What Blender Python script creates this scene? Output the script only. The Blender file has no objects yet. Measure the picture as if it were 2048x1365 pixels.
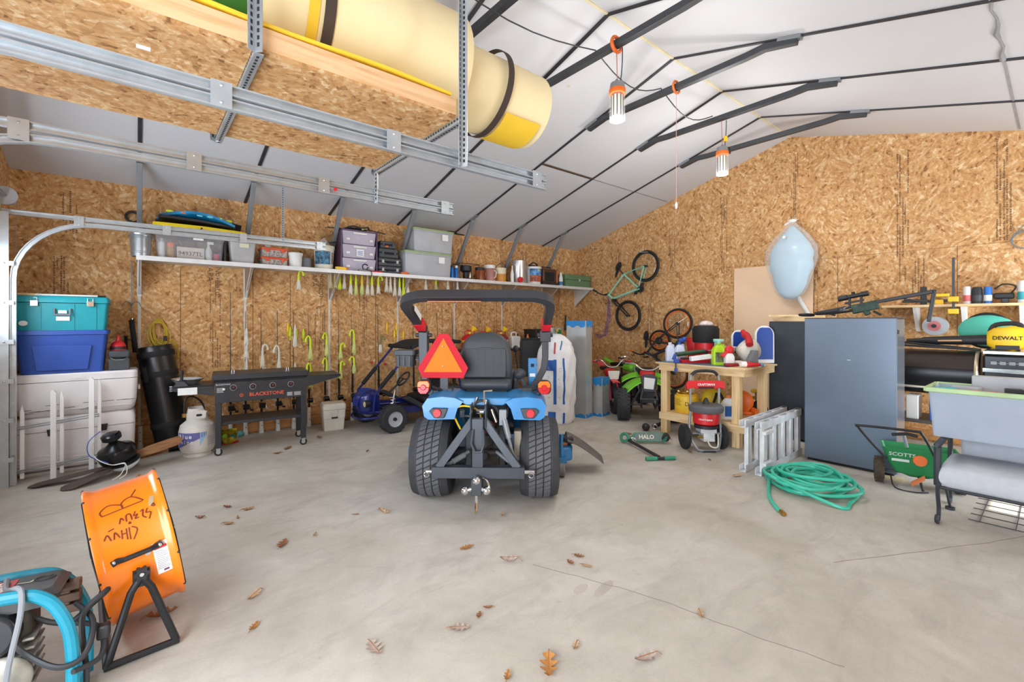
import bpy, bmesh, math, random
from math import sin, cos, pi, radians, sqrt
from mathutils import Vector, Matrix, Euler
R = random.Random(7)
SC = bpy.context.scene
COL = SC.collection

# ---------------------------------------------------------------- camera, world, sun, exposure
cam = bpy.data.cameras.new('camera')
cam.sensor_width = 36.0
cam.lens = 910.0 / 2048.0 * 36.0
cam.shift_y = -38.5 / 2048.0
cam.clip_start = 0.05
camo = bpy.data.objects.new('camera', cam)
COL.objects.link(camo)
camo.location = (0, 0, 1.48)
camo.rotation_euler = (pi / 2, 0, radians(-39.57))
SC.camera = camo
SC.view_settings.view_transform = 'Standard'
SC.view_settings.look = 'None'
SC.view_settings.gamma = 1.0
SC.view_settings.use_curve_mapping = False
SC.view_settings.exposure = 0.10
wd = bpy.data.worlds.new('world')
SC.world = wd
wd.use_nodes = True
bg = wd.node_tree.nodes['Background']
bg.inputs[0].default_value = (0.80, 0.90, 1.0, 1)
bg.inputs[1].default_value = 11.2
sl = bpy.data.lights.new('sun', 'SUN')
sl.energy = 9.0
sl.angle = 0.009
sl.color = (1.0, 0.93, 0.82)
so = bpy.data.objects.new('sun', sl)
COL.objects.link(so)
so.rotation_euler = Vector((-0.06, 1.0, -1.03)).to_track_quat('-Z', 'Y').to_euler()
so.location = (5, -6, 6)


def portal(loc, rot, sx, sy):
    l = bpy.data.lights.new('daylight_portal', 'AREA')
    l.shape = 'RECTANGLE'
    l.size, l.size_y = sx, sy
    l.cycles.is_portal = True
    o = bpy.data.objects.new('daylight_portal', l)
    COL.objects.link(o)
    o.location = loc
    o.rotation_euler = rot


# ---------------------------------------------------------------- materials
def lin(v):
    v /= 255.0
    return v / 12.92 if v <= 0.04045 else ((v + 0.055) / 1.055) ** 2.4


def rgb(r, g, b):
    return (lin(r), lin(g), lin(b), 1.0)


MC = {}


def mat(name, col, rough=0.5, metal=0.0, var=0.12, scale=6.0, bump=0.0, alpha=1.0, trans=0.0, emit=0.0, coat=0.0):
    if name in MC:
        return MC[name]
    m = bpy.data.materials.new(name)
    m.use_nodes = True
    nt = m.node_tree
    b = nt.nodes['Principled BSDF']
    b.inputs['Roughness'].default_value = rough
    b.inputs['Metallic'].default_value = metal
    b.inputs['Coat Weight'].default_value = coat
    if trans:
        b.inputs['Transmission Weight'].default_value = trans
    b.inputs['Alpha'].default_value = alpha
    c = rgb(*col)
    if emit:
        b.inputs['Emission Color'].default_value = c
        b.inputs['Emission Strength'].default_value = emit
    tc = nt.nodes.new('ShaderNodeTexCoord')
    nz = nt.nodes.new('ShaderNodeTexNoise')
    nz.inputs['Scale'].default_value = scale
    nz.inputs['Detail'].default_value = 4
    nt.links.new(tc.outputs['Object'], nz.inputs['Vector'])
    cr = nt.nodes.new('ShaderNodeValToRGB')
    cr.color_ramp.elements[0].position = 0.3
    cr.color_ramp.elements[1].position = 0.7
    cr.color_ramp.elements[0].color = tuple(x * (1 - var) for x in c[:3]) + (1,)
    cr.color_ramp.elements[1].color = tuple(min(1, x * (1 + var * 0.6)) for x in c[:3]) + (1,)
    nt.links.new(nz.outputs['Fac'], cr.inputs['Fac'])
    nt.links.new(cr.outputs['Color'], b.inputs['Base Color'])
    if bump:
        bp = nt.nodes.new('ShaderNodeBump')
        bp.inputs['Strength'].default_value = bump
        bp.inputs['Distance'].default_value = 0.01
        n2 = nt.nodes.new('ShaderNodeTexNoise')
        n2.inputs['Scale'].default_value = scale * 8
        nt.links.new(tc.outputs['Object'], n2.inputs['Vector'])
        nt.links.new(n2.outputs['Fac'], bp.inputs['Height'])
        nt.links.new(bp.outputs['Normal'], b.inputs['Normal'])
    MC[name] = m
    return m


def ramp(nt, stops, interp='LINEAR'):
    cr = nt.nodes.new('ShaderNodeValToRGB')
    e = cr.color_ramp.elements
    cr.color_ramp.interpolation = interp
    while len(e) < len(stops):
        e.new(0.5)
    for i, (p, c) in enumerate(stops):
        e[i].position = p
        e[i].color = c
    return cr


def osb(name, tint=1.0, sc=1.0, warm=0.0, along=None):
    """Oriented strand board: a jumble of thin flakes of differing hue and direction."""
    m = bpy.data.materials.new(name)
    m.use_nodes = True
    nt = m.node_tree
    N, L = nt.nodes.new, nt.links.new
    b = nt.nodes['Principled BSDF']
    b.inputs['Roughness'].default_value = 0.75
    b.inputs['Specular IOR Level'].default_value = 0.2
    tc = N('ShaderNodeTexCoord')
    w = N('ShaderNodeTexNoise')
    w.inputs['Scale'].default_value = 3.0 * sc
    L(tc.outputs['Object'], w.inputs['Vector'])
    outs = []
    for k, (vs, st, off) in enumerate(((4.6, (4.0, 4.0, 1.0), 0.0), (6.5, (4.2, 4.2, 0.9), 5.3), (4.0, (1.0, 1.0, 3.8), 9.1))):
        mp = N('ShaderNodeMapping')
        mp.inputs['Location'].default_value = (off, off * 0.7, off * 0.3)
        L(tc.outputs['Object'], mp.inputs['Vector'])
        # per-clump rotation so that the flakes point many ways
        v0 = N('ShaderNodeTexVoronoi')
        v0.inputs['Scale'].default_value = vs * 1.3 * sc
        L(mp.outputs['Vector'], v0.inputs['Vector'])
        rot = N('ShaderNodeVectorRotate')
        rot.rotation_type = 'EULER_XYZ'
        sub = N('ShaderNodeVectorMath')
        sub.operation = 'SUBTRACT'
        sub.inputs[1].default_value = (0.5, 0.5, 0.5)
        L(v0.outputs['Color'], sub.inputs[0])
        mul = N('ShaderNodeVectorMath')
        mul.operation = 'MULTIPLY'
        mul.inputs[1].default_value = (2.2, 2.2, 0.4)
        L(sub.outputs[0], mul.inputs[0])
        L(mp.outputs['Vector'], rot.inputs['Vector'])
        L(mul.outputs[0], rot.inputs['Rotation'])
        ms = N('ShaderNodeVectorMath')
        ms.operation = 'MULTIPLY'
        ms.inputs[1].default_value = st
        L(rot.outputs['Vector'], ms.inputs[0])
        v = N('ShaderNodeTexVoronoi')
        v.inputs['Scale'].default_value = vs * 2.6 * sc
        v.inputs['Randomness'].default_value = 1.0
        L(ms.outputs[0], v.inputs['Vector'])
        sp = N('ShaderNodeSeparateColor')
        L(v.outputs['Color'], sp.inputs[0])
        outs.append(sp.outputs[0])
    t = tint
    cols = [(0.0, rgb(140 * t, 98 * t, 60 * t)), (0.08, rgb(176 * t, 130 * t, 84 * t)), (0.35, rgb(198 * t, 147 * t, 95 * t)), (0.6, rgb(210 * t, 162 * t, 108 * t)), (0.85, rgb(216 * t, 178 * t, 132 * t)), (1.0, rgb(232 * t, 202 * t, 160 * t))]
    mx = N('ShaderNodeMix')
    mx.data_type = 'FLOAT'
    mx.inputs[0].default_value = 0.36
    L(outs[0], mx.inputs[2])
    L(outs[1], mx.inputs[3])
    mx2 = N('ShaderNodeMix')
    mx2.data_type = 'FLOAT'
    mx2.inputs[0].default_value = 0.24
    L(mx.outputs[0], mx2.inputs[2])
    L(outs[2], mx2.inputs[3])
    st = N('ShaderNodeMapRange')
    st.inputs[1].default_value = 0.14
    st.inputs[2].default_value = 0.86
    L(mx2.outputs[0], st.inputs[0])
    cr = ramp(nt, cols)
    L(st.outputs[0], cr.inputs['Fac'])
    big = N('ShaderNodeTexNoise')
    big.inputs['Scale'].default_value = 1.3
    L(tc.outputs['Object'], big.inputs['Vector'])
    bm = N('ShaderNodeMapRange')
    bm.inputs[3].default_value = 0.88
    bm.inputs[4].default_value = 1.1
    L(big.outputs['Fac'], bm.inputs[0])
    mm = N('ShaderNodeVectorMath')
    mm.operation = 'SCALE'
    L(cr.outputs['Color'], mm.inputs[0])
    L(bm.outputs[0], mm.inputs['Scale'])
    L(mm.outputs[0], b.inputs['Base Color'])
    bp = N('ShaderNodeBump')
    bp.inputs['Strength'].default_value = 0.25
    bp.inputs['Distance'].default_value = 0.004
    L(mx2.outputs[0], bp.inputs['Height'])
    L(bp.outputs['Normal'], b.inputs['Normal'])
    MC[name] = m
    return m


def concrete():
    m = bpy.data.materials.new('concrete')
    m.use_nodes = True
    nt = m.node_tree
    N, L = nt.nodes.new, nt.links.new
    b = nt.nodes['Principled BSDF']
    b.inputs['Roughness'].default_value = 0.62
    b.inputs['Specular IOR Level'].default_value = 0.35
    tc = N('ShaderNodeTexCoord')

    def noise(scale, detail=6, rough=0.6, vec=None, dist=0.0):
        n = N('ShaderNodeTexNoise')
        n.inputs['Scale'].default_value = scale
        n.inputs['Detail'].default_value = detail
        n.inputs['Roughness'].default_value = rough
        n.inputs['Distortion'].default_value = dist
        L(vec or tc.outputs['Object'], n.inputs['Vector'])
        return n.outputs['Fac']
    base = ramp(nt, [(0.25, rgb(172, 163, 150)), (0.45, rgb(191, 183, 171)), (0.6, rgb(202, 195, 185)), (0.8, rgb(214, 209, 202))])
    L(noise(0.9, 8, 0.62, None, 0.6), base.inputs['Fac'])
    # dark scuffs
    mp = N('ShaderNodeMapping')
    mp.inputs['Rotation'].default_value = (0, 0, 0.9)
    mp.inputs['Scale'].default_value = (1.0, 2.6, 1.0)
    L(tc.outputs['Object'], mp.inputs['Vector'])
    sm = ramp(nt, [(0.50, (0, 0, 0, 1)), (0.72, (1, 1, 1, 1))])
    L(noise(1.6, 9, 0.68, mp.outputs['Vector'], 1.2), sm.inputs['Fac'])
    mx = N('ShaderNodeMix')
    mx.data_type = 'RGBA'
    mx.inputs[7].default_value = rgb(128, 118, 106)
    f = N('ShaderNodeMath')
    f.operation = 'MULTIPLY'
    f.inputs[1].default_value = 0.33
    L(sm.outputs['Color'], f.inputs[0])
    L(f.outputs[0], mx.inputs[0])
    L(base.outputs['Color'], mx.inputs[6])
    # small dark spots
    sp = ramp(nt, [(0.70, (0, 0, 0, 1)), (0.78, (1, 1, 1, 1))])
    L(noise(9.0, 3, 0.5), sp.inputs['Fac'])
    f2 = N('ShaderNodeMath')
    f2.operation = 'MULTIPLY'
    f2.inputs[1].default_value = 0.35
    L(sp.outputs['Color'], f2.inputs[0])
    mx2 = N('ShaderNodeMix')
    mx2.data_type = 'RGBA'
    mx2.inputs[7].default_value = rgb(110, 100, 90)
    L(f2.outputs[0], mx2.inputs[0])
    L(mx.outputs[2], mx2.inputs[6])
    # fine speckle
    fs = N('ShaderNodeMapRange')
    fs.inputs[3].default_value = 0.9
    fs.inputs[4].default_value = 1.08
    L(noise(90, 2, 0.5), fs.inputs[0])
    fm = N('ShaderNodeMapRange')
    fm.inputs[1].default_value = 0.25
    fm.inputs[2].default_value = 0.75
    fm.inputs[3].default_value = 0.86
    fm.inputs[4].default_value = 1.1
    L(noise(4.5, 10, 0.72, None, 0.5), fm.inputs[0])
    pr = N('ShaderNodeMath')
    pr.operation = 'MULTIPLY'
    L(fs.outputs[0], pr.inputs[0])
    L(fm.outputs[0], pr.inputs[1])
    vm = N('ShaderNodeVectorMath')
    vm.operation = 'SCALE'
    L(mx2.outputs[2], vm.inputs[0])
    L(pr.outputs[0], vm.inputs['Scale'])
    L(vm.outputs[0], b.inputs['Base Color'])
    bp = N('ShaderNodeBump')
    bp.inputs['Strength'].default_value = 0.08
    bp.inputs['Distance'].default_value = 0.01
    L(noise(25, 6, 0.6), bp.inputs['Height'])
    L(bp.outputs['Normal'], b.inputs['Normal'])
    return m


def lumber(name, c1, c2, axis=0, scale=3.0):
    if name in MC:
        return MC[name]
    m = bpy.data.materials.new(name)
    m.use_nodes = True
    nt = m.node_tree
    N, L = nt.nodes.new, nt.links.new
    b = nt.nodes['Principled BSDF']
    b.inputs['Roughness'].default_value = 0.65
    tc = N('ShaderNodeTexCoord')
    mp = N('ShaderNodeMapping')
    s = [22.0, 22.0, 22.0]
    s[axis] = 1.4
    mp.inputs['Scale'].default_value = s
    L(tc.outputs['Object'], mp.inputs['Vector'])
    n = N('ShaderNodeTexNoise')
    n.inputs['Scale'].default_value = scale * 0.5
    n.inputs['Detail'].default_value = 5
    n.inputs['Distortion'].default_value = 0.8
    L(mp.outputs['Vector'], n.inputs['Vector'])
    cr = ramp(nt, [(0.3, rgb(*c2)), (0.55, rgb(*c1)), (0.75, tuple(min(1, x * 1.08) for x in rgb(*c1)[:3]) + (1,))])
    L(n.outputs['Fac'], cr.inputs['Fac'])
    L(cr.outputs['Color'], b.inputs['Base Color'])
    MC[name] = m
    return m


OSB = osb('osb_board', 1.0, 0.8)
OSBL = osb('osb_loft', 0.93, 0.9)
CONC = concrete()
GALV = mat('galvanised', (196, 203, 208), 0.38, 0.75, 0.10, 14)
STEEL = mat('steel_grey', (140, 143, 147), 0.45, 0.25, 0.15)
STEELD = mat('steel_dark', (74, 76, 80), 0.5, 0.5, 0.15)
ALU = mat('aluminium', (226, 228, 230), 0.4, 0.3, 0.14, 10)
CHROME = mat('chrome', (225, 228, 232), 0.12, 1.0, 0.03)
BLK = mat('black_paint', (30, 31, 34), 0.42, 0.0, 0.2)
BLKP = mat('black_plastic', (38, 38, 41), 0.5, 0.0, 0.15)
BLKM = mat('black_matte', (25, 25, 27), 0.75, 0.0, 0.2)
RUB = mat('rubber', (38, 38, 40), 0.8, 0.0, 0.25, 20, 0.2)
CHAR = mat('charcoal', (66, 68, 73), 0.5, 0.0, 0.12)
GREY = mat('grey_plastic', (120, 122, 126), 0.5, 0.0, 0.1)
LGREY = mat('light_grey', (178, 180, 183), 0.5, 0.0, 0.08)
WHT = mat('white_plastic', (233, 232, 228), 0.42, 0.0, 0.05)
WHTP = mat('white_paint', (238, 236, 234), 0.55, 0.0, 0.05)
PVC = mat('pvc_white', (228, 226, 220), 0.4, 0.0, 0.08)
CREAM = mat('cream_cooler', (222, 216, 203), 0.5, 0.0, 0.07)
RED = mat('red_plastic', (214, 36, 42), 0.4, 0.0, 0.1)
DRED = mat('dark_red', (140, 26, 30), 0.45, 0.0, 0.15)
ORG = mat('orange_plastic', (240, 110, 28), 0.45, 0.0, 0.08)
YEL = mat('yellow_plastic', (246, 200, 30), 0.45, 0.0, 0.1)
LIME = mat('lime_yellow', (214, 232, 40), 0.5, 0.0, 0.1, emit=0.0)
LIMEG = mat('lime_green', (150, 214, 52), 0.42, 0.0, 0.08)
GRN = mat('green_plastic', (36, 140, 84), 0.45, 0.0, 0.12)
TEAL = mat('teal', (18, 150, 162), 0.42, 0.0, 0.08)
BLUE = mat('blue_plastic', (44, 82, 168), 0.42, 0.0, 0.1)
TRB = mat('tractor_blue', (46, 134, 196), 0.3, 0.0, 0.08, coat=0.3)
NAVY = mat('navy_blue', (26, 38, 110), 0.3, 0.2, 0.1, coat=0.3)
TAPE = mat('tape_blue', (38, 138, 210), 0.4, 0.0, 0.12)
BRASS = mat('brass', (190, 150, 80), 0.3, 0.9, 0.1)
GLOW = mat('led_strip', (236, 230, 205), 0.5, 0.0, 0.05)
PAPER = mat('paper_label', (240, 240, 238), 0.6, 0.0, 0.03)
INK = mat('black_ink', (40, 36, 32), 0.8, 0.0, 0.3)
STAMP = mat('stamp_ink', (128, 94, 64), 0.85, 0.0, 0.4, 30)
CARD = mat('cardboard', (186, 146, 104), 0.8, 0.0, 0.08)
PINE = lumber('pine', (238, 208, 160), (216, 176, 120))
PINEZ = lumber('pine_upright', (236, 206, 156), (212, 172, 114), 2)
PINEY = lumber('pine_cross', (236, 206, 158), (214, 174, 118), 1)
PINEW = lumber('pine_warm', (232, 190, 144), (208, 156, 104))
SILL = lumber('sill_lumber', (196, 140, 84), (168, 112, 62))


# ---------------------------------------------------------------- mesh builder
def V(*a):
    return Vector(a)


class M:
    def __init__(s):
        s.v, s.f, s.m, s.mi, s.T = [], [], [], 0, None

    def add(s, vs, fs):
        n = len(s.v)
        if s.T is not None:
            vs = [s.T @ Vector(p) for p in vs]
        s.v += [tuple(p) for p in vs]
        for f in fs:
            s.f.append(tuple(i + n for i in f))
            s.m.append(s.mi)
        return s

    def at(s, T):
        s.T = T
        return s

    def ix(s, i):
        s.mi = i
        return s

    def bx(s, x0, x1, y0, y1, z0, z1):
        return s.add([(x0, y0, z0), (x1, y0, z0), (x1, y1, z0), (x0, y1, z0), (x0, y0, z1), (x1, y0, z1), (x1, y1, z1), (x0, y1, z1)],
                     [(0, 3, 2, 1), (4, 5, 6, 7), (0, 1, 5, 4), (1, 2, 6, 5), (2, 3, 7, 6), (3, 0, 4, 7)])

    def box(s, c, d, r=None):
        x, y, z = (k / 2 for k in d)
        vs = [V(a * x, b * y, e * z) for e in (-1, 1) for a, b in ((-1, -1), (1, -1), (1, 1), (-1, 1))]
        if r is not None:
            Q = Euler(r).to_matrix()
            vs = [Q @ p for p in vs]
        c = Vector(c)
        return s.add([p + c for p in vs], [(0, 3, 2, 1), (4, 5, 6, 7), (0, 1, 5, 4), (1, 2, 6, 5), (2, 3, 7, 6), (3, 0, 4, 7)])

    def bar(s, p, q, w, h, up=(0, 0, 1)):
        p, q = Vector(p), Vector(q)
        d = (q - p).normalized()
        u = Vector(up)
        sd = d.cross(u)
        if sd.length < 1e-4:
            sd = d.cross(V(1, 0, 0))
        sd.normalize()
        u = sd.cross(d)
        a, b = sd * w / 2, u * h / 2
        vs = [p - a - b, p + a - b, p + a + b, p - a + b, q - a - b, q + a - b, q + a + b, q - a + b]
        return s.add(vs, [(0, 1, 2, 3), (7, 6, 5, 4), (4, 5, 1, 0), (5, 6, 2, 1), (6, 7, 3, 2), (7, 4, 0, 3)])

    def rings(s, rings, closed=False, caps=True):
        n = len(rings[0])
        vs = [p for r in rings for p in r]
        fs = []
        k = len(rings)
        for i in range(k if closed else k - 1):
            a, b = i * n, ((i + 1) % k) * n
            for j in range(n):
                j2 = (j + 1) % n
                fs.append((a + j, a + j2, b + j2, b + j))
        if caps and not closed:
            fs.append(tuple(range(n - 1, -1, -1)))
            fs.append(tuple((k - 1) * n + j for j in range(n)))
        return s.add(vs, fs)

    def tube(s, pts, r, n=8, closed=False, caps=True, sq=None):
        P = [Vector(p) for p in pts]
        k = len(P)
        rr = r if isinstance(r, (list, tuple)) else [r] * k
        rings = []
        nrm = None
        for i in range(k):
            a = P[(i - 1) % k] if (closed or i > 0) else P[i]
            b = P[(i + 1) % k] if (closed or i < k - 1) else P[i]
            t = (b - a)
            if t.length < 1e-9:
                t = V(0, 0, 1)
            t.normalize()
            if nrm is None:
                nrm = t.orthogonal().normalized() if sq is None else Vector(sq)
            nrm = (nrm - t * nrm.dot(t))
            if nrm.length < 1e-6:
                nrm = t.orthogonal()
            nrm.normalize()
            bi = t.cross(nrm)
            ring = []
            for j in range(n):
                an = 2 * pi * (j + (0.5 if sq is not None else 0)) / n
                f = rr[i]
                ring.append(P[i] + (nrm * cos(an) + bi * sin(an)) * f)
            rings.append(ring)
        return s.rings(rings, closed, caps)

    def cyl(s, p, q, r, r2=None, n=16, caps=True):
        return s.tube([p, q], [r, r if r2 is None else r2], n, False, caps)

    def lathe(s, prof, n=24, o=(0, 0, 0), q=None, caps=True):
        o = Vector(o)
        Q = q if q is not None else Matrix.Identity(3)
        rings = []
        for r, z in prof:
            rings.append([o + Q @ V(max(r, 1e-4) * cos(2 * pi * j / n), max(r, 1e-4) * sin(2 * pi * j / n), z) for j in range(n)])
        return s.rings(rings, False, caps)

    def prism(s, poly, h, o=(0, 0, 0), U=(1, 0, 0), W=(0, 0, 1)):
        """polygon (u, w) in the plane U, W extruded by h along U x W, centred"""
        U, W, o = Vector(U), Vector(W), Vector(o)
        Nn = U.cross(W).normalized() * h / 2
        n = len(poly)
        a = [o + U * p[0] + W * p[1] - Nn for p in poly]
        b = [o + U * p[0] + W * p[1] + Nn for p in poly]
        fs = [tuple(range(n - 1, -1, -1)), tuple(range(n, 2 * n))]
        fs += [(i, (i + 1) % n, n + (i + 1) % n, n + i) for i in range(n)]
        return s.add(a + b, fs)

    def torus(s, c, ax, Rr, r, n=24, k=8, squash=1.0):
        Q = Vector(ax).to_track_quat('Z', 'Y').to_matrix()
        c = Vector(c)
        rings = []
        for i in range(n):
            a = 2 * pi * i / n
            rings.append([c + Q @ V((Rr + r * cos(2 * pi * j / k)) * cos(a), (Rr + r * cos(2 * pi * j / k)) * sin(a), squash * r * sin(2 * pi * j / k)) for j in range(k)])
        return s.rings(rings, True)

    def sph(s, c, r, n=16, k=10, q=None):
        if not isinstance(r, (tuple, list)):
            r = (r, r, r)
        c = Vector(c)
        rings = []
        for i in range(k + 1):
            t = -pi / 2 + pi * i / k
            ct = max(cos(t), 0.01)
            ring = [V(r[0] * ct * cos(2 * pi * j / n), r[1] * ct * sin(2 * pi * j / n), r[2] * sin(t)) for j in range(n)]
            if q is not None:
                ring = [q @ p for p in ring]
            rings.append([p + c for p in ring])
        return s.rings(rings)

    def grid(s, fn, nu, nv, thick=0.0):
        vs = [Vector(fn(i / nu, j / nv)) for i in range(nu + 1) for j in range(nv + 1)]
        w = nv + 1
        fs = [(i * w + j, (i + 1) * w + j, (i + 1) * w + j + 1, i * w + j + 1) for i in range(nu) for j in range(nv)]
        if thick:
            t = Vector(thick) if isinstance(thick, (tuple, list, Vector)) else V(0, 0, -thick)
            n = len(vs)
            vs = vs + [p + t for p in vs]
            fs = fs + [tuple(n + i for i in reversed(f)) for f in fs]
            edge = [(i * w, (i + 1) * w) for i in range(nu)] + [((i + 1) * w + nv, i * w + nv) for i in range(nu)]
            edge += [(j + 1, j) for j in range(nv)] + [(nu * w + j, nu * w + j + 1) for j in range(nv)]
            fs += [(b, a, a + n, b + n) for a, b in edge]
        return s.add(vs, fs)

    def text(s, txt, size, o, U=(1, 0, 0), W=(0, 0, 1), ext=0.0015, bold=0.0, align='CENTER', shear=0.0):
        key = (txt, round(bold, 4), align, shear)
        if key not in TXT:
            cu = bpy.data.curves.new('letters', 'FONT')
            cu.body = txt
            cu.size = 1.0
            cu.offset = bold
            cu.shear = shear
            cu.align_x, cu.align_y = align, 'CENTER'
            cu.resolution_u = 2
            ob_ = bpy.data.objects.new('letters', cu)
            COL.objects.link(ob_)
            dg = bpy.context.evaluated_depsgraph_get()
            me = bpy.data.meshes.new_from_object(ob_.evaluated_get(dg))
            TXT[key] = ([tuple(v.co) for v in me.vertices], [tuple(p.vertices) for p in me.polygons])
            bpy.data.objects.remove(ob_)
            bpy.data.curves.remove(cu)
            bpy.data.meshes.remove(me)
        vs, fs = TXT[key]
        U, W, o = Vector(U).normalized(), Vector(W).normalized(), Vector(o)
        Nn = U.cross(W) * ext
        return s.add([o + U * p[0] * size + W * p[1] * size + Nn for p in vs], fs)


TXT = {}


def ob(name, m, mt, parent=None, smooth=35, bev=0.0, label=None, sub=0, loc=None, rot=None, seg=2):
    me = bpy.data.meshes.new(name)
    me.from_pydata(m.v, [], m.f)
    mts = mt if isinstance(mt, (list, tuple)) else [mt]
    for x in mts:
        me.materials.append(x)
    if len(mts) > 1:
        me.polygons.foreach_set('material_index', m.m)
    bm = bmesh.new()
    bm.from_mesh(me)
    bmesh.ops.recalc_face_normals(bm, faces=bm.faces)
    bm.to_mesh(me)
    bm.free()
    if smooth:
        me.polygons.foreach_set('use_smooth', [True] * len(me.polygons))
        me.set_sharp_from_angle(angle=radians(smooth))
    me.update()
    o = bpy.data.objects.new(name, me)
    COL.objects.link(o)
    if parent is not None:
        o.parent = parent
    if loc:
        o.location = loc
    if rot:
        o.rotation_euler = rot
    if bev:
        b = o.modifiers.new('edge', 'BEVEL')
        b.width = bev
        b.segments = seg
        b.limit_method = 'ANGLE'
        b.angle_limit = radians(40)
        b.harden_normals = False
    if sub:
        b = o.modifiers.new('smooth', 'SUBSURF')
        b.levels = b.render_levels = sub
    if label:
        o['label'] = label
    return o


def tag(o, label, cat, group=None):
    o['label'] = label
    o['category'] = cat
    if group:
        o['group'] = group
    return o


def thing(name, label, cat, loc=(0, 0, 0), rz=0.0, group=None, rot=None):
    o = bpy.data.objects.new(name, None)
    o.empty_display_size = 0.1
    COL.objects.link(o)
    o.location = loc
    o.rotation_euler = rot if rot else (0, 0, rz)
    return tag(o, label, cat, group)


def single(name, m, mt, label, cat, group=None, **k):
    return tag(ob(name, m, mt, None, **k), label, cat, group)


def struct(name, m, mt, **k):
    o = ob(name, m, mt, **k)
    o['kind'] = 'structure'
    return o


def dup(root, loc=None, rot=None, label=None, group=None, scale=None):
    r = root.copy()
    COL.objects.link(r)
    if loc is not None:
        r.location = loc
    if rot is not None:
        r.rotation_euler = rot
    if scale is not None:
        r.scale = scale
    if label:
        r['label'] = label
    if group:
        r['group'] = group
    for ch in list(root.children):
        c = ch.copy()
        COL.objects.link(c)
        c.parent = r
        for g in list(ch.children):
            d = g.copy()
            COL.objects.link(d)
            d.parent = c
    return r


def arc(c, r, a0, a1, n, U=(1, 0, 0), W=(0, 0, 1)):
    c, U, W = Vector(c), Vector(U), Vector(W)
    return [c + U * r * cos(a0 + (a1 - a0) * i / n) + W * r * sin(a0 + (a1 - a0) * i / n) for i in range(n + 1)]


def spline(pts, k=6):
    P = [Vector(p) for p in pts]
    out = []
    for i in range(len(P) - 1):
        a = P[max(i - 1, 0)]
        b, c = P[i], P[i + 1]
        d = P[min(i + 2, len(P) - 1)]
        for j in range(k):
            t = j / k
            out.append(0.5 * ((2 * b) + (c - a) * t + (2 * a - 5 * b + 4 * c - d) * t * t + (3 * b - a - 3 * c + d) * t ** 3))
    out.append(P[-1])
    return out


def rrect(w, h, r, n=4):
    out = []
    for cx, cy, a in ((w / 2 - r, h / 2 - r, 0), (-w / 2 + r, h / 2 - r, pi / 2), (-w / 2 + r, -h / 2 + r, pi), (w / 2 - r, -h / 2 + r, 1.5 * pi)):
        out += [(cx + r * cos(a + pi / 2 * i / n), cy + r * sin(a + pi / 2 * i / n)) for i in range(n + 1)]
    return out


def loft_rect(m, secs, n=4):
    """stack of rounded rectangles: (z, w, d, r, cx, cy)"""
    rings = []
    for z, w, d, r, cx, cy in secs:
        rings.append([V(p[0] + cx, p[1] + cy, z) for p in rrect(w, d, r, n)])
    return m.rings(rings)


TILT = -radians(39.57)   # rotation that turns a thing's local +x to the viewer's right

# ---------------------------------------------------------------- room shell
YL, XG, XF, YB = 6.87, 7.56, -1.0, -1.6
EAVE, RY, RZ = 3.057, 2.6, 4.25
SL = (RZ - EAVE) / (YL - RY)


def roof(y):
    return RZ - SL * abs(y - RY)


struct('floor', M().bx(XF - 0.3, XG + 0.2, YB - 0.3, YL + 0.2, -0.15, 0), CONC)
struct('wall_left', M().bx(XF - 0.1, XG + 0.1, YL, YL + 0.12, 0, EAVE + 0.05), OSB)
g = M()
g.prism([(YB, 0), (YL, 0), (YL, EAVE), (RY, RZ), (YB, roof(YB))], 0.12, (XG + 0.06, 0, 0), (0, 1, 0), (0, 0, 1))
struct('wall_right', g, OSB)
g = M()                                       # front wall; the big unseen doorway around the viewer is added for daylight
for y0, y1, z0, z1 in ((YB, -0.75, 0, 2.3), (2.02, 3.14, 0, 2.3), (5.96, YL, 0, 2.3)):
    g.bx(XF - 0.12, XF, y0, y1, z0, z1)
g.prism([(YB, 2.3), (YL, 2.3), (YL, EAVE), (RY, RZ), (YB, roof(YB))], 0.12, (XF - 0.06, 0, 0), (0, 1, 0), (0, 0, 1))
struct('wall_front', g, OSB)
g = M()
g.bx(XF, 5.1, YB - 0.12, YB, 0, 3.1).bx(6.9, XG, YB - 0.12, YB, 0, 3.1).bx(5.1, 6.9, YB - 0.12, YB, 2.15, 3.1)  # unseen opening added to let in daylight and make the sun patch
struct('wall_back', g, OSB)
portal((XF - 0.2, 0.63, 1.15), (0, -pi / 2, 0), 2.3, 2.75)
struct('door_1', M().bx(XF - 0.1, XF - 0.05, 3.1, 6.0, 0, 1.45).bx(XF - 0.1, XF - 0.05, 3.1, 6.0, 2.1, 2.32), WHTP)  # open band between the two panels is added to let daylight in
portal((XF - 0.13, 4.55, 1.775), (0, -pi / 2, 0), 0.65, 2.8)
portal((6.0, YB - 0.16, 1.07), (pi / 2, 0, 0), 1.8, 2.15)


def foam_board():
    m = mat('foam_board', (208, 208, 212), 0.6, 0.0, 0.035, 1.2)
    nt = m.node_tree
    N, L = nt.nodes.new, nt.links.new
    tc = N('ShaderNodeTexCoord')
    wv = N('ShaderNodeTexWave')
    wv.wave_profile = 'SAW'
    wv.inputs['Scale'].default_value = 1.4
    L(tc.outputs['Object'], wv.inputs['Vector'])
    bp = N('ShaderNodeBump')
    bp.inputs['Strength'].default_value = 0.12
    bp.inputs['Distance'].default_value = 0.01
    L(wv.outputs['Fac'], bp.inputs['Height'])
    L(bp.outputs['Normal'], nt.nodes['Principled BSDF'].inputs['Normal'])
    return m


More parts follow.
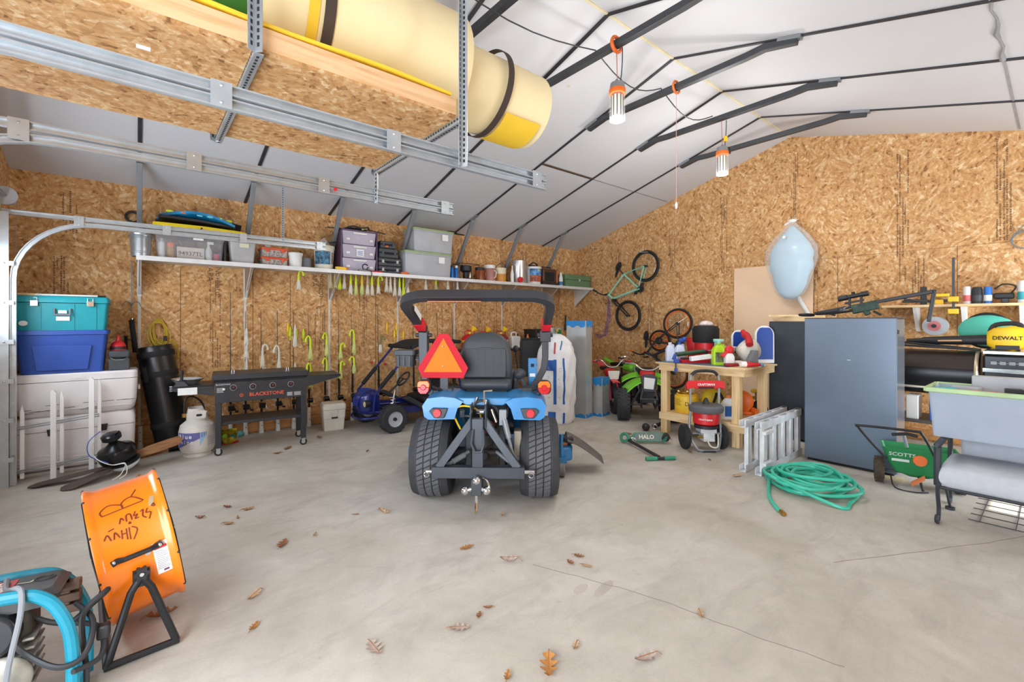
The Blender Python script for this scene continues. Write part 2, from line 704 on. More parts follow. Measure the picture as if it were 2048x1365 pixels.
FOAM = foam_board()
th = 0.08
for y1 in (YL + 0.15, YB - 0.15):
    g = M()
    z1 = roof(y1)
    g.add([(XF - 0.1, RY, RZ), (XG + 0.1, RY, RZ), (XG + 0.1, y1, z1), (XF - 0.1, y1, z1), (XF - 0.1, RY, RZ + th), (XG + 0.1, RY, RZ + th), (XG + 0.1, y1, z1 + th), (XF - 0.1, y1, z1 + th)],
          [(0, 1, 2, 3), (7, 6, 5, 4), (0, 4, 5, 1), (1, 5, 6, 2), (2, 6, 7, 3), (3, 7, 4, 0)])
    struct('ceiling', g, FOAM)
# foam trim along ridge and the dry yellowish foam bead in it
EDGEF = mat('foam_edge', (226, 214, 178), 0.8)
struct('trim_1', M().bar((XF, RY, RZ - 0.006), (XG, RY, RZ - 0.006), 0.025, 0.016), EDGEF)
# steel frames: rafter line seen between the boards
FX = [6.50, 5.42, 4.35, 3.27, 2.19, 1.11, 0.03]
GAPC = mat('rafter_steel', (66, 66, 70), 0.55, 0.4, 0.25)
for i, x in enumerate(FX):
    g = M()
    for y1 in (YL, YB):
        g.bar((x, RY, RZ - 0.004), (x, y1, roof(y1) - 0.004), 0.028 if x > 4 else 0.034, 0.02)
    struct('trim_%d' % (i + 2), g, GAPC)
# board joints running along the building
JN = mat('joint_grey', (150, 150, 152), 0.7)
JB = mat('joint_brown', (92, 72, 56), 0.8)


def onroof(x, y, dz=-0.003):
    return V(x, y, roof(y) + dz)


g = M()
g.bar(onroof(4.37, 4.62), onroof(5.40, 4.62), 0.045, 0.012)
struct('trim_9', g, JB)
g = M()
g.bar(onroof(5.44, 4.62), onroof(7.5, 4.62), 0.018, 0.008)
struct('trim_10', g, JN)
g = M()
for a, b in ((3.28, 4.34), (4.36, 5.41)):
    n = 8
    pts = [onroof(a + (b - a) * i / n, 0.30 + 0.012 * sin(i * 1.9), -0.006) for i in range(n + 1)]
    g.tube(pts, [0.006 + 0.016 * R.random() for _ in pts], 6)
g.bar(onroof(5.44, 0.3), onroof(7.5, 0.3), 0.016, 0.008)
struct('trim_11', g, JN)
g = M()
for x, y, r in ((4.9, 0.12, .035), (5.0, 0.0, 0.018), (5.75, 0.1, .02), (6.2, 0.05, .025), (3.6, 3.4, .02), (6.1, 5.1, .025), (3.4, 5.7, .02), (6.9, 3.9, .03)):
    g.cyl(onroof(x, y, 0.0), onroof(x, y, -0.004), r, n=10)
struct('trim_12', g, EDGEF)


# dark printed stamps and seams on the strand board
def stamp_column(m, plane, a, z0, z1, words_):
    """plane 'L' (left wall, a = x) or 'G' (gable wall, a = y); vertical print running down"""
    rr = random.Random(int(a * 977))
    if plane == 'L':
        U, W, o = V(0, 0, -1), V(1, 0, 0), (lambda u, z: V(a + u, YL - 0.0015, z))
    else:
        U, W, o = V(0, 0, -1), V(0, -1, 0), (lambda u, z: V(XG - 0.0015, a - u, z))
    for c, off in enumerate((-0.055, -0.03, 0.0, 0.022, 0.05)):
        z = z1 - rr.random() * 0.1
        while z > z0:
            l = rr.uniform(0.05, 0.3)
            if rr.random() < 0.62:
                p, q = o(off, z), o(off, max(z0, z - l))
                # printed line broken into letter-like dashes
                t = z
                while t > max(z0, z - l):
                    s = rr.uniform(0.008, 0.02)
                    m.bar(o(off + rr.uniform(-.003, .003), t), o(off, t - s), rr.uniform(0.008, 0.017), 0.001, up=(0, 1, 0) if plane == 'L' else (1, 0, 0))
                    t -= s + 0.006
            z -= l + 0.03
    for txt, u, z, sz in words_:
        m.text(txt, sz, o(u, z), U, W, 0.0)


g = M()
for x, z0, z1, wds in ((-0.55, 2.45, 2.95, []), (-0.62, 1.75, 2.2, []), (0.62, 2.5, 2.9, []), (0.78, 0.9, 2.1, [('APA', -0.06, 2.08, 0.1), ('Norbord', 0.03, 2.0, 0.1)]), (1.52, 2.45, 2.85, []), (2.05, 1.0, 2.1, [('APA', -0.07, 2.08, 0.1), ('Norbord', 0.04, 2.02, 0.1)]),
                       (2.70, 1.0, 1.95, []), (3.0, 2.6, 2.95, []), (3.75, 1.0, 1.9, []), (4.55, 2.3, 3.0, []), (4.9, 1.2, 1.9, []), (5.75, 1.2, 1.9, []), (6.0, 2.3, 2.95, []), (6.95, 1.4, 2.9, [])):
    stamp_column(g, 'L', x, z0, z1, wds)
w = ob('printed_stamp', g, STAMP, bpy.data.objects['wall_left'], smooth=0)
g = M()
for y, z0, z1 in ((5.75, 2.2, 3.1), (4.55, 2.45, 3.2), (3.60, 2.3, 3.6), (3.3, 1.0, 2.2), (2.55, 2.4, 4.0), (2.3, 1.5, 2.3), (1.3, 2.0, 3.7), (1.15, 1.8, 2.3), (0.42, 2.4, 3.55), (5.0, 1.0, 2.2)):
    stamp_column(g, 'G', y, z0, z1, [])
ob('printed_stamp', g, STAMP, bpy.data.objects['wall_right'], smooth=0)
SEAM = mat('board_seam', (120, 84, 52), 0.9)
g = M()
g.bar((XF, YL - 0.001, 2.36), (0.0, YL - 0.001, 2.36), 0.006, 0.002)
for x in (0.42, 1.2, 1.66, 2.9, 4.1, 5.3):
    g.bar((x, YL - 0.001, 0.2), (x, YL - 0.001, 2.15), 0.006, 0.002, (0, 1, 0))
ob('board_joint', g, SEAM, bpy.data.objects['wall_left'], smooth=0)
g = M()
g.bar((XG - 0.001, YB, 2.38), (XG - 0.001, YL, 2.38), 0.006, 0.002, (0, 0, 1))
for y in (5.6, 4.4, 3.2, 2.0, 0.8):
    g.bar((XG - 0.001, y, 0.2), (XG - 0.001, y, 2.38), 0.005, 0.002, (1, 0, 0))
ob('board_joint', g, SEAM, bpy.data.objects['wall_right'], smooth=0)
# purple scribble of spray paint on the gable wall
PURP = mat('purple_spray', (150, 110, 190), 0.9, alpha=0.28)
g = M()
for k in range(5):
    o = 0.02 * k
    g.tube([(XG - 0.003, 6.02 - o * .6, 2.0 - o), (XG - 0.003, 6.03 - o, 1.6), (XG - 0.003, 6.12 - o, 1.2), (XG - 0.003, 6.25 - o, 1.12 + o), (XG - 0.003, 6.36 - o, 1.22)], 0.012, 5)
ob('paint_mark', g, PURP, bpy.data.objects['wall_right'])
# floor sill boards and pale strips over the wall posts
g = M()
g.bx(XF, XG, YL - 0.04, YL, 0.03, 0.145)
struct('baseboard_left', g, SILL)
struct('baseboard_left.001', M().bx(XF, XG, YL - 0.04, YL, 0.15, 0.265), SILL)
struct('baseboard_right', M().bx(XG - 0.04, XG, YB, YL, 0.03, 0.145), SILL)
STRIP = mat('post_strip', (214, 210, 202), 0.6, 0.0, 0.15, 9)
for i, x in enumerate((0.03, 1.11, 2.19, 3.27, 4.35, 5.42)):
    struct('trim_%d' % (13 + i), M().bx(x - 0.014, x + 0.014, YL - 0.004, YL, 0.27, 2.12), STRIP)

# knee braces from wall to rafter
for i, x in enumerate(FX):
    t = thing('knee_brace', 'grey steel knee brace under the eave, number %s from the gable corner' % ['one', 'two', 'three', 'four', 'five', 'six', 'seven'][i], 'roof brace', (x, 0, 0), 0, 'knee braces under the eave')
    ob('strut', M().bar((0, YL - 0.02, 2.36), (0, 6.29, roof(6.29) - 0.03), 0.055, 0.05, (1, 0, 0)), STEEL, t, bev=0.004)
    ob('end_plate', M().bar((0, 6.33, roof(6.33) - 0.012), (0, 6.16, roof(6.16) - 0.012), 0.06, 0.02), STEEL, t)
# collar struts with bent ends under the ridge
CH = M()
for i, x in enumerate((6.50, 5.42, 4.35, 3.27, 2.19, 1.11)):
    zc = 3.93
    yl, yr = 3.46, 1.74
    t = thing('collar_strut', 'grey bent steel collar strut under the ridge, %s from the gable wall' % ['first', 'second', 'third', 'fourth', 'fifth', 'sixth'][i], 'roof strut', (x, 0, 0), 0, 'collar struts under the ridge')
    g = M()
    g.tube([(0, yl + 0.30, roof(yl + 0.30) - 0.045), (0, yl + 0.04, roof(yl + .04) - 0.06), (0, yl - 0.12, zc), (0, yr + 0.12, zc), (0, yr - 0.04, roof(yr - .04) - 0.06), (0, yr - 0.30, roof(yr - 0.30) - 0.045)], 0.042, 4, sq=(1, 0, 0))
    ob('bar', g, STEELD, t, bev=0.003)
    for ye in (yl + 0.24, yr - 0.24):
        ob('flat_end', M().bar((0, ye - 0.09, roof(ye - 0.09) - 0.02), (0, ye + 0.09, roof(ye + 0.09) - 0.02), 0.065, 0.03), STEEL, t)
# ---------------------------------------------------------------- shelf on the left wall
t = thing('wall_shelf', 'long narrow pale metal wall shelf running under the eave above the fishing rods', 'shelf', (0, 0, 0))
SHM = mat('shelf_metal', (222, 222, 222), 0.45, 0.2, 0.08, 9)
ob('shelf_board', M().bx(0.0, 7.5, 6.36, YL, 2.175, 2.195), SHM, t)
ob('front_lip', M().bx(0.0, 7.5, 6.345, 6.36, 2.15, 2.2), SHM, t)
for x in (0.03, 1.11, 2.19, 3.27, 4.35, 5.42, 6.5):
    g = M()
    g.ix(1).prism([(6.38, 2.174), (YL - 0.003, 2.174), (YL - 0.003, 1.80), (YL - 0.05, 1.80)], 0.010, (x, 0, 0), (0, 1, 0), (0, 0, 1)).ix(0)
    g.bar((x, 6.40, 2.168), (x, YL - 0.05, 1.80), 0.03, 0.004, (0, 0, 1))
    g.bx(x - 0.02, x + 0.02, YL - 0.008, YL - 0.004, 1.78, 2.17)
    ob('bracket', g, [SHM, mat('bracket_side_shaded', (156, 130, 106), 0.6)], t)  # brown-grey plate: shade under the shelf put into its colour
ob('bracket', M().prism([(6.38, 2.174), (YL - 0.003, 2.174), (YL - 0.003, 1.80)], 0.012, (7.46, 0, 0), (0, 1, 0), (0, 0, 1)), SHM, t)
# ================================================================ overhead door tracks
def channel(m, p, q, w=0.045, dp=0.028, up=(0, 0, 1)):
    """rolled steel track: an open C with lips, running p to q (the open side faces +y)"""
    m.bar(V(*p), V(*q), dp * 0.25, w, up)
    return m


def door_track(y, zc, x1, lab, side=1, zoff=0.0):
    t = thing('door_track', lab, 'garage door track', (0, y, 0))
    for k, nm in ((0.026, 'upper_channel'), (-0.026, 'lower_channel')):
        g = M()
        x0 = -0.92 if k > 0 else -0.30
        # profile across (y,z), rolled lips
        pr = [(-0.014, -0.021), (0.0, -0.024), (0.012, -0.02), (0.012, -0.014), (-0.008, -0.012), (-0.008, 0.012), (0.012, 0.014), (0.012, 0.02), (0.0, 0.024), (-0.014, 0.021)]
        pts = [V(x0, 0, zc + k), V(x1, 0, zc + k)]
        ang = [0, 0]
        if k < 0:
            c = V(-0.30, 0, zc + k - 0.55)
            pts, ang = [], []
            n = 10
            pts.append(V(-0.85, 0, 0.02)); ang.append(pi / 2)
            for i in range(n + 1):
                a = pi - (pi / 2) * i / n
                pts.append(c + V(0.55 * cos(a), 0, 0.55 * sin(a)))
                ang.append(pi / 2 * (1 - i / n))
            pts.append(V(x1, 0, zc + k)); ang.append(0)
        rings = []
        for p, a in zip(pts, ang):
            rings.append([p + V(-sin(a) * w_, -v * side, cos(a) * w_) for v, w_ in pr])
        g.rings(rings)
        ob(nm, g, GALV, t, smooth=50)
    for xx in (-0.42, 0.25, 0.95, x1 - 0.08):
        g = M()
        g.bx(xx - 0.035, xx + 0.035, -0.018 if side > 0 else 0.014, -0.014 if side > 0 else 0.018, zc - 0.05, zc + 0.05)
        for dz in (-0.032, 0.032):
            g.sph((xx, -0.018 * side, zc + dz), 0.006, 8, 4)
        ob('splice_plate', g, GALV, t)
    return t


door_track(2.05, 2.345, 1.96, 'galvanised double door track hanging just below the loft')
t2_ = door_track(3.10, 2.375, 1.95, 'pale double door track between the loft and the shelf wall, riveted splices')
t3_ = door_track(6.0, 2.44, 1.87, 'galvanised door track running along the shelf wall, curving down to the floor', 1)
ob('red_tag', M().cyl((1.02, -0.03, 2.36), (1.02, -0.022, 2.36), 0.012, n=10), RED, t2_)
g = M()
g.bx(-0.99, -0.93, -0.02, 0.03, 0, 2.55).bx(-0.93, -0.872, -0.035, -0.03, 0, 2.46)
for z in (0.25, 0.6, 0.95, 1.3, 1.65, 2.0):
    g.bx(-0.93, -0.84, -0.045, -0.035, z - 0.02, z + 0.02)
    g.sph((-0.9, -0.048, z), 0.01, 8, 5)
ob('jamb_angle', g, GALV, t3_)


def perforated(m, p, q, w=0.035, side=(1, 0, 0)):
    """slotted L angle with dark slots on both legs (material 0 metal, 1 slot)"""
    p, q = Vector(p), Vector(q)
    d = (q - p).normalized()
    s = Vector(side)
    s = (s - d * s.dot(d)).normalized()
    n = d.cross(s)
    m.ix(0)
    m.bar(p + s * w / 2, q + s * w / 2, w, 0.003, n)
    m.bar(p + n * w / 2, q + n * w / 2, 0.003, w, n)
    m.ix(1)
    L = (q - p).length
    k = 0.03
    while k < L - 0.02:
        c = p + d * k
        m.bar(c + s * w / 2 - d * 0.008, c + s * w / 2 + d * 0.008, 0.010, 0.005, n)
        m.bar(c + n * w / 2 - d * 0.008, c + n * w / 2 + d * 0.008, 0.005, 0.010, n)
        k += 0.028
    m.ix(0)


SLOT = mat('slot_dark', (36, 36, 38), 0.8)
PM = [GALV, SLOT]
g = M()
perforated(g, (1.36, 0.02, 2.42), (1.36, 0.02, roof(6.02) + 0.0), 0.035, (0.6, -0.8, 0))
g.bar((1.36, 0.02, 3.22), (1.12, 0.02, 3.25), 0.03, 0.004)
ob('hanger', g, PM, t3_)
g = M()
perforated(g, (1.3, 0.0, 2.32), (1.3, 0.0, 2.54), 0.032, (0.3, -1, 0))
ob('hanger', g, PM, t2_)
# cable drum and torsion shaft
t = thing('torsion_shaft', 'steel door shaft with grey cable drum beside the ceiling corner', 'door shaft', (-0.91, 0, 2.62))
ob('shaft', M().cyl((0, 3.25, 0), (0, 6.2, 0), 0.014), STEEL, t)
g = M()
q = Matrix.Rotation(-pi / 2, 3, 'X')
g.lathe([(0.02, 0), (0.082, 0.0), (0.082, 0.012), (0.06, 0.018), (0.06, 0.05), (0.075, 0.06), (0.02, 0.062)], 28, (0, 6.06, 0), q)
ob('cable_drum', g, LGREY, t)
ob('bearing_plate', M().bx(-0.075, 0.05, 6.13, 6.14, -0.07, 0.05), GALV, t)
ob('cable', M().cyl((0.07, 6.1, 0), (0.05, 6.04, -1.7), 0.0025, n=6), STEEL, t)

# ================================================================ loft
t = thing('storage_loft', 'strand board storage loft with pine rim hung from slotted steel angles', 'loft', (0, 0, 0))
ob('deck', M().bx(-1.0, 1.31, 2.05, 3.12, 2.565, 2.578), OSBL, t)
for y in (2.05, 3.08):
    ob('rim_board', M().bx(-1.0, 1.31, y, y + 0.04, 2.578, 2.668), PINEW, t, bev=0.002)
ob('end_board', M().bx(1.272, 1.31, 2.09, 3.08, 2.578, 2.668), PINEY, t, bev=0.002)
for x in (-0.4, 0.1, 0.6, 1.0):
    ob('joist', M().bx(x, x + 0.038, 2.09, 3.08, 2.578, 2.668), PINEY, t)
for x in (0.36, 1.325):
    g = M()
    perforated(g, (x, 2.03, 2.545), (x, 3.20, 2.545), 0.034, (0, 0, 1))
    ob('cross_angle', g, PM, t)
    for y in (2.028, 3.18):
        g = M()
        zb = 2.54
        if x > 1 and y < 2.5:
            zb = 2.30
        perforated(g, (x, y, zb), (x, y, roof(y) + 0.0), 0.036, (-0.77, -0.64, 0))
        ob('hanger', g, PM, t)
g = M()
g.bx(-0.0, 0.045, 2.30, 2.33, 2.5635, 2.565)
ob('paper_tag', g, PAPER, t)
# foam on the loft
MATF = mat('foam_mat_pale', (253, 234, 184), 0.6, 0.0, 0.05, 3)
MATY = mat('foam_mat_yellow', (250, 206, 56), 0.6, 0.0, 0.05, 3)
MATG = mat('foam_mat_green', (70, 150, 62), 0.6, 0.0, 0.1, 3)
STRAP = mat('strap_brown', (74, 60, 52), 0.8, 0.0, 0.15)
single('foam_sheet', M().grid(lambda u, v: (-0.98 + 2.26 * u, 2.045 + 1.04 * v, 2.692 + 0.005 * sin(u * 17)), 30, 4, 0.012), MATY, 'flat yellow foam sheet lying on the loft under the rolls', 'foam sheet')


def spiral_roll(x0, x1, yc, zc, r0, r1, turns, th_, a0):
    m = M()
    n = int(turns * 40)
    prof = []
    for sgn in (1, -1):
        rng_ = range(n + 1) if sgn > 0 else range(n, -1, -1)
        for i in rng_:
            a = a0 + 2 * pi * turns * i / n
            r = r0 + (r1 - r0) * i / n + sgn * th_ / 2
            prof.append((r * cos(a), r * sin(a)))
    k = len(prof)
    xs = [x0, x0 + 0.012, x1 - 0.012, x1]
    vs = [V(x, yc + p[0], zc + p[1]) for x in xs for p in prof]
    fs = []
    for b in range(3):
        for i in range(k):
            j = (i + 1) % k
            fs.append((b * k + i, b * k + j, (b + 1) * k + j, (b + 1) * k + i))
    # end caps as quads between outer and inner wall
    for b in (0, 3):
        for i in range(n):
            fs.append((b * k + i, b * k + i + 1, b * k + k - 2 - i, b * k + k - 1 - i))
    m.add(vs, fs)
    return m


rc = 2.703 + 0.35
t = thing('foam_mat_roll', 'large pale yellow foam mat roll with brown strap, nearest the doors on the loft', 'foam mat', (0, 2.50, rc))
ob('rolled_mat', spiral_roll(0.42, 1.50, 0, 0, 0.315, 0.333, 1.12, 0.026, pi + 0.1), MATF, t, smooth=60)


def strap_band(m, x, r, w=0.05, a0=0, a1=2 * pi, th_=0.004, tilt=0.0):
    n = 48
    vs, fs = [], []
    for i in range(n + 1):
        a = a0 + (a1 - a0) * i / n
        for dx in (-w / 2, w / 2):
            for rr in (r, r + th_):
                vs.append(V(x + dx + tilt * sin(a), rr * cos(a), rr * sin(a)))
    for i in range(n):
        b, c = i * 4, i * 4 + 4
        fs += [(b, b + 2, c + 2, c), (b + 1, c + 1, c + 3, b + 3), (b, c, c + 1, b + 1), (b + 2, b + 3, c + 3, c + 2)]
    m.add(vs, fs)
    return m


ob('strap', strap_band(M(), 0.70, 0.35, 0.05), STRAP, t)
ob('yellow_edge', strap_band(M(), 0.63, 0.349, 0.045), MATY, t)
t = thing('foam_mat_roll', 'slimmer yellow foam mat roll poking out of the larger roll, dark strap', 'foam mat', (0, 2.50, rc - 0.028))
ob('rolled_mat', spiral_roll(1.05, 2.22, 0, 0, 0.12, 0.258, 3.2, 0.034, -0.6), MATF, t, smooth=60)
ob('strap', strap_band(M(), 1.83, 0.280, 0.045, tilt=0.03), STRAP, t)
ob('yellow_edge', strap_band(M(), 2.0, 0.2755, 0.30, a0=-2.4, a1=-1.0, th_=0.003), MATY, t)
t = thing('foam_mat_roll', 'green foam mat roll at the end of the large yellow roll', 'foam mat', (0, 2.50, rc - 0.022))
ob('rolled_mat', spiral_roll(0.26, 0.95, 0, 0, 0.14, 0.262, 2.5, 0.04, 0.4), MATG, t, smooth=60)

# ================================================================ coolers and totes in the corner
def cooler_box(m, w, d, h, r=0.05, taper=0.03, z0=0.0):
    loft_rect(m, [(z0, w - 0.10, d - 0.10, r, 0, 0), (z0 + 0.03, w - 0.05, d - 0.05, r, 0, 0), (z0 + h * 0.35, w - taper * 0.6, d - taper * 0.6, r, 0, 0), (z0 + h, w, d, r, 0, 0)])


WC = mat('cooler_white', (234, 229, 228), 0.45, 0.0, 0.06, 4)
t = thing('cooler', 'long white chest cooler with black latches standing on the concrete', 'cooler', (-0.445, 6.42, 0))
g = M(); cooler_box(g, 0.88, 0.44, 0.42)
for z in (0.09, 0.12, 0.15, 0.19):
    g.bar((-0.41, -0.213, z), (0.41, -0.213, z), 0.006, 0.008)
ob('body', g, WC, t)
g = M(); loft_rect(g, [(0.425, 0.88, 0.44, 0.05, 0, 0), (0.5, 0.88, 0.44, 0.05, 0, 0), (0.55, 0.85, 0.41, 0.06, 0, 0), (0.566, 0.78, 0.36, 0.06, 0, 0)])
ob('lid', g, WC, t)
for x in (-0.18, 0.19):
    g = M(); g.prism([(-0.034, 0.02), (0.034, 0.02), (0.026, -0.045), (-0.026, -0.045)], 0.012, (x, -0.228, 0.425))
    ob('latch', g, BLKP, t, bev=0.003)
ob('base_stain', M().bar((-0.38, -0.2, 0.05), (0.38, -0.2, 0.05), 0.004, 0.02), mat('grime', (120, 110, 100), 0.9), t)
t = thing('cooler', 'long white chest cooler with scuffed front stacked on top of the other cooler', 'cooler', (-0.435, 6.40, 0.567))
g = M(); cooler_box(g, 0.90, 0.46, 0.33)
for z, c in ((0.06, 0), (0.10, 0)):
    g.bar((-0.40, -0.217, z + 0.0), (0.40, -0.217, z), 0.004, 0.007)
ob('body', g, WC, t)
g = M(); loft_rect(g, [(0.335, 0.90, 0.46, 0.05, 0, 0), (0.395, 0.90, 0.46, 0.05, 0, 0), (0.41, 0.87, 0.43, 0.05, 0, 0)])
g.bx(-0.07, 0.05, -0.235, -0.2, 0.355, 0.40)
ob('lid', g, WC, t)
g = M()
rr = random.Random(3)
for k in range(16):
    x = rr.uniform(-0.42, 0.40)
    z = rr.choice([0.045, 0.06, 0.075, 0.11])
    g.bar((x, -0.222, z), (x + rr.uniform(0.03, 0.12), -0.222, z + 0.003), 0.002, 0.004)
ob('scuff', g, mat('scuff_dark', (96, 88, 84), 0.9), t)
ob('side_handle', M().bx(0.45, 0.47, -0.08, 0.08, 0.19, 0.23), WC, t, bev=0.005)
t = thing('storage_tote', 'blue plastic tote sitting on the white coolers', 'storage tote', (-0.55, 6.40, 0.98))
g = M(); loft_rect(g, [(0, 0.58, 0.36, 0.03, 0, 0), (0.37, 0.64, 0.42, 0.03, 0, 0), (0.375, 0.67, 0.45, 0.03, 0, 0), (0.415, 0.67, 0.45, 0.03, 0, 0)])
ob('body', g, BLUE, t)
g = M(); g.prism([(-0.18, 0.03), (0.18, 0.03), (0.21, 0.27), (-0.21, 0.27)], 0.012, (0, -0.197, 0), (1, 0, 0), (0, -0.07, 1))
ob('front_panel', g, BLUE, t, bev=0.004)
t = thing('storage_tote', 'teal tote with two metal latches stacked on the blue tote', 'storage tote', (-0.55, 6.40, 1.396))
g = M(); loft_rect(g, [(0, 0.62, 0.38, 0.025, 0, 0), (0.265, 0.66, 0.42, 0.025, 0, 0)])
for x in (-0.15, 0.08, 0.24):
    g.bar((x, -0.192, 0.01), (x, -0.213, 0.26), 0.006, 0.006, (0, 1, 0))
ob('body', g, TEAL, t)
g = M(); loft_rect(g, [(0.27, 0.68, 0.45, 0.03, 0, 0), (0.31, 0.68, 0.45, 0.03, 0, 0), (0.33, 0.66, 0.43, 0.03, 0, 0)])
ob('lid', g, TEAL, t)
for x in (-0.19, 0.20):
    g = M(); g.bx(x - 0.025, x + 0.025, -0.24, -0.226, 0.235, 0.285)
    g.tube([(x - .02, -0.235, .28), (x - .02, -0.235, .315), (x + .02, -.235, .315), (x + .02, -.235, .28)], .004, 6)
    ob('latch', g, CHROME, t, bev=0.003)
g = M(); g.tube([(-0.055, -0.215, 0.21), (-0.055, -0.235, 0.15), (0.055, -0.235, 0.15), (0.055, -0.215, 0.21)], 0.011, 6)
ob('handle', g, GREY, t)
g = M(); g.bx(-0.045, 0.05, -0.213, -0.2075, 0.095, 0.135).bx(-0.03, 0.03, -.22, -.211, .165, .195)
ob('label_sticker', g, PAPER, t)
g = M(); g.prism([(0.03 * cos(a * pi / 8), 0.024 * sin(a * pi / 8)) for a in range(16)], 0.004, (-0.265, -0.203, 0.07))
ob('round_sticker', g, PAPER, t)
for nm, lab, c, y, x0, x1, tip in (('fishing_pole', 'short black fishing pole lying on the teal tote', BLKP, 6.27, -0.66, -0.24, 0.0), ('wooden_stick', 'pale wooden stick lying on the teal tote', PINE, 6.22, -0.86, -0.3, 0.0)):
    t = thing(nm, lab, 'stick', (0, y, 1.739))
    ob('shaft', M().cyl((x0, 0, 0), (x1, 0.02, 0), 0.011, 0.009, n=10), c if nm != 'wooden_stick' else WHT, t)
    ob('grip', M().cyl((x0 - (0.0 if nm != 'wooden_stick' else 0.0), 0, 0), (x0 + 0.12, 0.005, 0), 0.0125, n=10), BLKM if nm != 'wooden_stick' else PINE, t)
t = thing('tool_case', 'small dark grey case on the upper cooler beside the blue tote', 'case', (-0.135, 6.36, 0.978))
ob('body', M().bx(-0.085, 0.085, -0.12, 0.12, 0, 0.12), CHAR, t, bev=0.01)
ob('lid', M().bx(-0.088, 0.088, -0.123, 0.123, 0.125, 0.205), CHAR, t, bev=0.02)
ob('latch_wire', M().tube([(-0.07, -0.125, 0.13), (-0.03, -0.133, 0.105), (0.03, -0.133, 0.105), (0.07, -0.125, 0.13)], 0.003, 6), CHROME, t)
t = thing('oil_bottle', 'red funnel-topped bottle standing on the dark grey case', 'bottle', (-0.145, 6.36, 1.183))
ob('body', M().lathe([(0.066, 0), (0.066, 0.04), (0.05, 0.075), (0.02, 0.095)], 20), RED, t)
ob('spout', M().lathe([(0.022, 0.09), (0.012, 0.15), (0.006, 0.155)], 14), RED, t)
ob('label_band', M().lathe([(0.0668, 0.008), (0.0668, 0.038)], 20, caps=False), mat('bottle_label', (60, 40, 44), 0.5, 0, 0.6, 40), t)
# white picket rack
t = thing('picket_rack', 'white pointed posts joined by thin steel rods, standing before the coolers', 'rack', (0, 6.06, 0))
for x, h in ((-0.86, 0.73), (-0.60, 0.84), (-0.335, 0.94)):
    g = M()
    g.prism([(-0.02, 0), (0.02, 0), (0.02, h - 0.03), (0.0, h), (-0.02, h - 0.015)], 0.045, (x, 0, 0))
    g.prism([(-0.014, 0.04), (0.014, 0.04), (0.014, h - 0.09), (0.0, h - 0.02), (-0.014, h - 0.07)], 0.02, (x + 0.055, 0.02, 0))
    ob('post', g, WHTP, t, bev=0.002)
for z0 in (0.10, 0.50):
    for dz in (0, 0.02):
        ob('rod', M().cyl((-0.9, -0.0, z0 + dz - 0.01), (-0.28, 0.0, z0 + 0.05 + dz), 0.0055, n=8), STEEL, t)
# grapple hook with straps, punching bag, cord
t = thing('grapple_hook', 'long steel grapple hook hanging on the wall above the black bag', 'hook', (-0.04, 6.82, 0))
ob('shank', M().cyl((0, 0, 2.17), (0, 0, 1.58), 0.006, n=8), STEEL, t)
for k in range(4):
    a = pi / 4 + k * pi / 2
    dx, dy = cos(a) * 0.10, -abs(sin(a)) * 0.03 + 0.0
    ob('tine', M().tube(spline([(0, 0, 1.66), (dx * 0.3, dy, 1.70), (dx * 0.8, dy, 1.71), (dx * 1.2, dy, 1.655)], 4), 0.004, 6), STEEL, t)
ob('ring', M().torus((0, 0, 1.56), (0, 1, 0.2), 0.028, 0.005, 18, 6), BRASS, t)
t = thing('punching_bag', 'black cylindrical punching bag leaning on the strand board wall', 'punching bag', (0.34, 6.55, 0.03))
ax = V(0.165 - 0.34, 6.64 - 6.55, 1.17)
L_ = ax.length
t.rotation_euler = ax.to_track_quat('Z', 'Y').to_euler()
PB = mat('bag_vinyl', (22, 22, 24), 0.33, 0.0, 0.25, 9, 0.1)
ob('body', M().lathe([(0.05, 0.0), (0.155, 0.0), (0.165, 0.02), (0.168, 0.3), (0.172, 0.8), (0.17, L_ - 0.03), (0.16, L_), (0.05, L_ + 0.005)], 36), PB, t)
for z in (0.25, 0.83, 1.06):
    ob('band', M().lathe([(0.1735, z), (0.176, z + 0.01), (0.176, z + 0.055), (0.1735, z + 0.065)], 36), BLKM, t)
for a in (-2.5, -0.3):
    ob('tab', M().bar((0.185 * cos(a), 0.185 * sin(a), 0.80), (0.185 * cos(a), 0.185 * sin(a), 0.96), 0.035, 0.02, (cos(a), sin(a), 0)), BLKP, t)
t = thing('hanging_strap', 'black padded strap hanging from the hook ring to the bag', 'strap', (-0.04, 6.80, 0))
ob('sleeve', M().tube([(0, 0, 1.50), (0.02, -0.02, 1.30), (0.035, -0.03, 1.13)], 0.026, 8), BLKM, t)
ob('clip', M().tube([(0.0, 0.01, 1.548), (0.012, 0, 1.52), (0, 0, 1.49), (-0.012, 0, 1.52)], 0.004, 6), CHROME, t)
single('black_strap', M().tube([(-0.09, 6.83, 1.32), (-0.085, 6.83, 0.98)], 0.016, 6), BLKM, 'short black bar standing on the wall side of the upper cooler', 'strap')
t = thing('extension_cord', 'coiled yellow extension cord hanging from a nail over the black bag', 'cord', (0.2, 6.835, 0))
YC = mat('cord_yellow', (206, 176, 40), 0.5)
for k in range(6):
    o = 0.008 * k
    pts = [V(0.01 * cos(k) + (0.055 + o) * sin(2 * pi * i / 20) + 0.04 * (1 - cos(2 * pi * i / 20)) / 2 * (k % 2), -0.002 * k + 0.008 * sin(i + k), 1.37 + 0.15 * cos(2 * pi * i / 20) - 0.01 * k) for i in range(20)]
    ob('coil', M().tube(pts, 0.0055, 6, True), YC, t)
